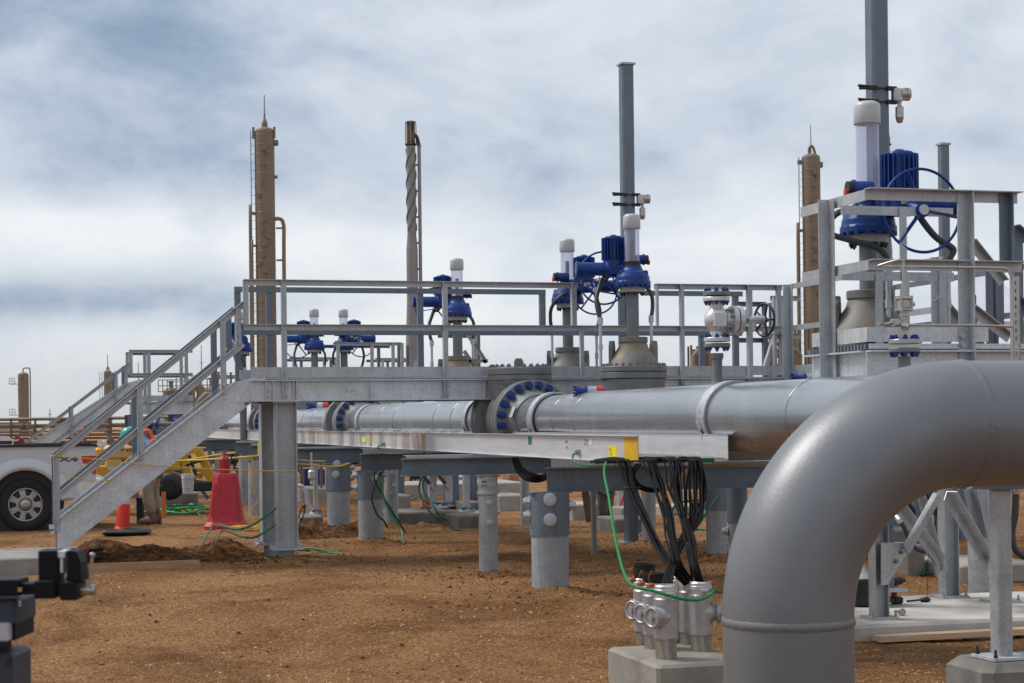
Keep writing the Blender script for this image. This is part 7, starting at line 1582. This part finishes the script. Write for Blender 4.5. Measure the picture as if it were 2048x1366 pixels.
# ================================================================ lower right: slab, braced frame, square post
def lower_right():
    a = G(1704, 1272); fr_ = G(1735, 1283); y0 = fr_.y; x0 = onY(1712, 1250, y0).x; zt = onY(1735, 1250, y0).z; zg0 = zg(fr_)
    mb = MB(); mb.cb((x0 + 2.2, y0 + .95, (zt - .5) / 2), (4.4, 1.9, zt + .5), .025); solo('frame_slab', mb, mat('pale_concrete', (.50, .47, .425), .85, 0, .1, 4, .3, 30, spots=((.34, .31, .27), 3, .56, .75)), 'broad pale concrete slab under the braced frame at lower right', 'concrete slab', kind='thing')
    p0 = G(1775, 1292); p1 = G(2090, 1290); mb = MB(); mb.sect(V((p0.x, y0 - .12, zg0 + .035)), V((p0.x + 2.2, y0 - .16, zg0 + .05)), [(-.07, -.022), (.07, -.022), (.07, .022), (-.07, .022)]); solo('timber_plank', mb, mat('pale_timber', (.50, .33, .20), .75, 0, .2, 3, .2, 30, stretch=(1.2, 14, 14), col2=(.66, .47, .31)), 'pale timber plank lying along the front of the broad slab', 'plank')
    t = thing('braced_frame', 'galvanised frame with posts, gusset plates and crossing braces under the raised platform', 'frame', (x0, y0 + .3, zt))
    y1 = y0 + .35; X = lambda px, y=y1: onY(px, 1100, y).x; Z = lambda py, y=y1, px=1850: onY(px, py, y).z
    def hpost(px, y, w_=.12, zb=None, nm='post'):
        x = X(px, y); zb = zt if zb is None else zb; mb = MB(); mb.box((x - w_ / 2, y, (zb + 1.7) / 2), (.008, w_, 1.7 - zb)); mb.box((x + w_ / 2, y, (zb + 1.7) / 2), (.008, w_, 1.7 - zb)); mb.box((x, y, (zb + 1.7) / 2), (w_ - .01, .007, 1.7 - zb)); obj(nm, mb, GALV, t)
        mb = MB(); mb.box((x, y, zb + .014), (w_ * 2, w_ * 2, .018)); obj('base_plate', mb, GALV, t)
        mb = MB(); vs = [(x + sx * k * w_, y + sy * k * w_, zb + h) for k, h in ((1.7, -.01), (1.1, .006)) for sx, sy in ((-1, -1), (1, -1), (1, 1), (-1, 1))]; mb.add(vs, [(4, 5, 6, 7), (0, 1, 5, 4), (1, 2, 6, 5), (2, 3, 7, 6), (3, 0, 4, 7)]); obj('grout_pad', mb, CONC, t)
        for sx in (-1, 1):
            mb = MB(); mb.hexnut((x + sx * w_ * .85, y - w_ * .8, zb + .02), (0, 0, 1), .016, .02, .03); obj('anchor_bolt', mb, STAIN, t)
    hpost(1757, y1, .115); y2 = y1 + 1.25; hpost(1897, y2, .13); hpost(2000, y1 + .75, .13)
    # gusset with two bolts, braces
    g = [(1762, 1085), (1808, 1086), (1817, 1101), (1776, 1169), (1762, 1171)]
    mb = MB(); mb.prism([onY(px, py, y1 - .07) for px, py in g][::-1], V((0, .01, 0))); gp = obj('gusset_plate', mb, GALVL, t)
    for px, py in ((1803, 1103), (1793, 1122)): mb = MB(); p = onY(px, py, y1 - .072); mb.cyl(p, p + V((0, -.006, 0)), .022, n=20); mb.hexnut(p + V((0, -.006, 0)), (0, -1, 0), .018, .016, .012); obj('bolt', mb, STAIN, gp)
    def brace(a, b, ya, yb, w_=.075, gg_=None): mb = MB(); Angle(mb, onY(*a, ya), onY(*b, yb), -1, w_, w_, .008, V((0, 0, 1))); obj('brace', mb, GALV, t)
    brace((1803, 1096), (1866, 985), y1 - .08, y1 - .08, .085)
    brace((1778, 985), (1878, 1115), y1 + .4, y2 - .08); brace((1838, 985), (1882, 1140), y1 + 1.0, y2 - .05, .06); brace((1893, 982), (1985, 1140), y1 + .1, y1 + .62, .09); brace((1944, 975), (1966, 1075), y2, y2, .09)
    mb = MB(); mb.prism([onY(px, py, y2 - .09) for px, py in ((1838, 1080), (1850, 1070), (1880, 1110), (1880, 1150))][::-1], V((0, .01, 0))); gp = obj('gusset_plate', mb, GALV, t)
    for px, py in ((1857, 1083), (1866, 1101)): mb = MB(); p = onY(px, py, y2 - .1); mb.hexnut(p, (0, -1, 0), .026, .02); obj('bolt', mb, STAIN, gp)
    mb = MB(); mb.prism([onY(px, py, y1 + .55) for px, py in ((1950, 1095), (1958, 1088), (1985, 1130), (1985, 1165))][::-1], V((0, .01, 0))); gp = obj('gusset_plate', mb, GALVL, t)
    for px, py in ((1966, 1097), (1976, 1116)): mb = MB(); p = onY(px, py, y1 + .5); mb.hexnut(p, (0, -1, 0), .024, .02, .012); obj('bolt', mb, STAIN, gp)
    # front square post with base plate on its own block
    d = 10.3; c = XY(1998, d); hy = 830; zz = 1.5 - (1316 - hy) * d / FPX; t = thing('square_post', 'square galvanised post on a chamfered concrete block at lower right', 'post', c + V((0, 0, zz)))
    mb = MB(); zt2 = 1.5 - (978 - hy) * d / FPX; w_ = .097; mb.cb(c + V((0, 0, (zz + zt2) / 2)), (w_, w_, zt2 - zz), .008); obj('shaft', mb, GALV, t)
    mb = MB(); mb.box(c + V((0, 0, zz + .008)), (.26, .26, .016)); obj('base_plate', mb, GALVL, t)
    mb = MB(); mb.box(c + V((.06, 0, zt2 + .01)), (.36, .2, .02)); mb.box(c + V((.06, 0, zt2 + .075)), (.36, .008, .12)); mb.box(c + V((.06, 0, zt2 + .14)), (.36, .2, .012)); obj('head_beam', mb, GALVD, t)
    for sx, sy in ((-1, -1), (1, -1), (-1, 1), (1, 1)): mb = MB(); mb.hexnut(c + V((sx * .1, sy * .1, zz + .016)), (0, 0, 1), .014, .016, .03); obj('anchor_bolt', mb, BLACK, t)
    mb = MB(); mb.cb(c + V((.08, .04, zz - .30)), (.62, .50, .59), .05); solo('concrete_block', mb, CONCD, 'chamfered concrete block under the square post at lower right', 'concrete block')
    # cordless drill, black pot with white funnel, bits
    p = onZ(1792, 1208, zt); t = thing('cordless_drill', 'black and red cordless drill standing on the slab beside the gusset', 'drill', p); k = .00345
    mb = MB(); mb.cb(p + V((-.0, 0, .035)), (.085, .12, .06), .01); obj('battery', mb, BLACK, t)
    mb = MB(); mb.tube([p + V((-.02, 0, .06)), p + V((-.012, 0, .13)), p + V((.0, 0, .175))], [.026, .022, .026], 12); obj('grip', mb, mat('drill_red', (.20, .015, .012), .45), t)
    mb = MB(); mb.cyl(p + V((-.05, 0, .195)), p + V((.05, 0, .20)), .034, n=16); mb.cyl(p + V((.05, 0, .20)), p + V((.085, 0, .202)), .022, .018, n=14); obj('motor_head', mb, BLACK, t)
    p = onZ(1724, 1212, zt); t = thing('black_pot', 'black round pot with a white cone top half hidden by the elbow riser', 'container', p); mb = MB(); mb.lathe(p, (0, 0, 1), [(.11, 0), (.125, .02), (.125, .22), (.115, .24)], 28); obj('pot', mb, BLACK, t); mb = MB(); mb.lathe(p + V((0, 0, .235)), (0, 0, 1), [(.10, 0), (.06, .05), (.025, .11), (.02, .16)], 24); obj('white_cone', mb, WHITE, t)
    p = onZ(1803, 1231, zt); mb = MB(); mb.cb(p + V((0, 0, .03)), (.05, .04, .05), .01); mb.cyl(p + V((-.06, 0, .035)), p + V((-.02, 0, .035)), .012, n=8); mb.ring(p + V((.0, -.02, .03)), (0, 1, 0), .025, .005, 14, 5); solo('pipe_clamp', mb, STAIN, 'small metal clamp lying on the slab by the left base plate', 'clamp')
    p = onZ(1850, 1204, zt); t = thing('brush', 'dark flat brush with wire lying on the slab behind the drill', 'brush', p); mb = MB(); mb.cb(p + V((0, 0, .02)), (.10, .06, .04), .015); mb.bar(p + V((-.05, 0, .02)), p + V((-.16, .03, .01)), .025, .015); obj('head', mb, BLACK, t); mb = MB(); mb.tube(spline([p + V((.02, 0, .04)), p + V((.06, .05, .3)), p + V((.10, .1, .5))], 5), .003, 5); obj('wire', mb, BLACK, t)
    fl = mat('dark_conduit', (.05, .055, .06), .4)
    t = thing('flexible_hose', 'dark flexible conduit dropping behind the square post at the right edge', 'hose', P(2032, 1000, 12)); mb = MB(); mb.tube(spline([P(2032, 985, 12), P(2030, 1030, 12), P(2024, 1065, 12), P(2032, 1100, 12), P(2060, 1120, 12)], 8), .024, 10); obj('hose', mb, fl, t); mb = MB(); mb.cyl(P(2032, 970, 12), P(2032, 988, 12), .03, n=12); obj('fitting', mb, STAIN, t)
    t = thing('flexible_hose', 'dark conduit sagging under the elbow arch behind the left raking brace', 'hose', P(1820, 1080, 16)); mb = MB(); mb.tube(spline([P(1790, 1030, 16), P(1806, 1050, 16), P(1822, 1085, 16), P(1838, 1100, 16), P(1860, 1104, 16)], 8), .022, 10); obj('hose', mb, fl, t); mb = MB(); mb.cyl(P(1794, 1034, 15.95), P(1800, 1042, 15.9), .03, n=12); obj('fitting', mb, SILV, t)
lower_right()
def support_pipe():
    t = thing('handling_pipe', 'short bright pipe slanting under the tray between the black bundles', 'pipe', P(1370, 960, 14)); mb = MB(); mb.cyl(P(1338, 975, 14.6), P(1385, 938, 14.2), .035, n=18); obj('pipe', mb, STAIN, t)
    a = P(1380, 932, 14.4); mb = MB(); mb.cyl(V((a.x, a.y, 1.12)), V((a.x + 1.6, a.y, 1.12)), .028, n=16); obj('pipe', mb, mat('dull_brown_pipe', (.32, .27, .21), .35, .6), t)
support_pipe()

# ================================================================ out-of-focus bench vise, bottom left
def vise():
    d = 3.3; q = lambda px, py, o_=0.0: P(px, py, d + o_); s_ = d / FPX; NAVY = mat('dark_blue_black_paint', (.004, .005, .009), .5, 0, .1, 10, spec=.2)
    t = thing('bench_vise', 'out-of-focus black pipe vise with steel handle in the bottom left foreground', 'vise', q(100, 1190)); Rz = -PSI
    def bx(mb, px0, px1, py0, py1, dd, b=.0018, o_=0.0): c = q((px0 + px1) / 2, (py0 + py1) / 2, o_); mb.cb(c, ((px1 - px0) * s_, dd, (py1 - py0) * s_), b, rz=Rz)
    mb = MB(); bx(mb, 84, 122, 1099, 1162, .055); bx(mb, 79, 120, 1158, 1194, .075); obj('fixed_jaw', mb, NAVY, t)
    mb = MB(); p = [q(134, 1101, -.027), q(153, 1103, -.027), q(161, 1125, -.027), q(163, 1163, -.027), q(131, 1162, -.027), q(134, 1145, -.027)]; mb.prism(p[::-1], FW * .055); bx(mb, 129, 163, 1162, 1197, .075); obj('moving_jaw', mb, NAVY, t)
    mb = MB(); bx(mb, 122, 137, 1100, 1114, .05, .001); bx(mb, 126, 132, 1112, 1144, .045, .001); obj('jaw_insert', mb, ALU, t)
    mb = MB(); bx(mb, -60, 48, 1156, 1190, .07); bx(mb, 46, 81, 1164, 1187, .045); obj('slide_bar', mb, NAVY, t)
    mb = MB(); mb.cyl(q(160, 1180), q(191, 1180), 11 * s_, n=24); mb.cyl(q(118, 1180), q(160, 1180), 6 * s_, n=16); obj('screw', mb, STAIN, t)
    mb = MB(); mb.cyl(q(179, 1172, -.012), q(184, 1114, -.012), 3.4 * s_, n=14); mb.ball(q(184.5, 1110, -.012), 5.5 * s_); obj('handle', mb, STAIN, t)
    mb = MB(); mb.cyl(q(40, 1183, -.04), q(40, 1175, -.04), 5 * s_, n=12); obj('brass_nut', mb, mat('brass', (.55, .42, .12), .3, .9), t)
    t = thing('power_drive_stand', 'out-of-focus dark blue machine housing under the vise at the left edge', 'machine', q(20, 1300)); DG = mat('dark_steel_blue', (.04, .05, .068), .5, 0, .08, 10, spec=.3)
    mb = MB(); bx(mb, -80, 54, 1191, 1245, .14, .006, .05); obj('upper_housing', mb, DG, t)
    mb = MB(); bx(mb, -80, 41, 1238, 1273, .16, .002, .04); obj('white_plate', mb, mat('pale_plate', (.45, .45, .48), .4), t)
    mb = MB(); bx(mb, 41, 50, 1236, 1273, .13, .002, .05); bx(mb, -80, 10, 1273, 1300, .1, .002, .06); obj('dark_edge', mb, NAVY, t)
    mb = MB(); bx(mb, -80, 46, 1297, 1560, .14, .008, .05); lh = obj('lower_housing', mb, DG, t)
    mb = MB()
    for i in range(4): bx(mb, 18 - i * 2, 27, 1302 + i * 8, 1305 + i * 8, .004, .0005, -.022)
    obj('vent_slot', mb, BLACK, t)
    for py in (1204, 1210): mb = MB(); mb.cyl(q(40, py, -.022), q(40, py, -.03), 2.4 * s_, n=10); obj('screw_head', mb, STAIN, t)
    c = q(-30, 1560); mb = MB(); mb.cyl(V((c.x, c.y, -.25)), V((c.x, c.y, c.z + .02)), .04, n=16); mb.cyl(V((c.x, c.y, -.26)), V((c.x, c.y, -.22)), .25, n=20); obj('stand_leg', mb, NAVY, t)
vise()
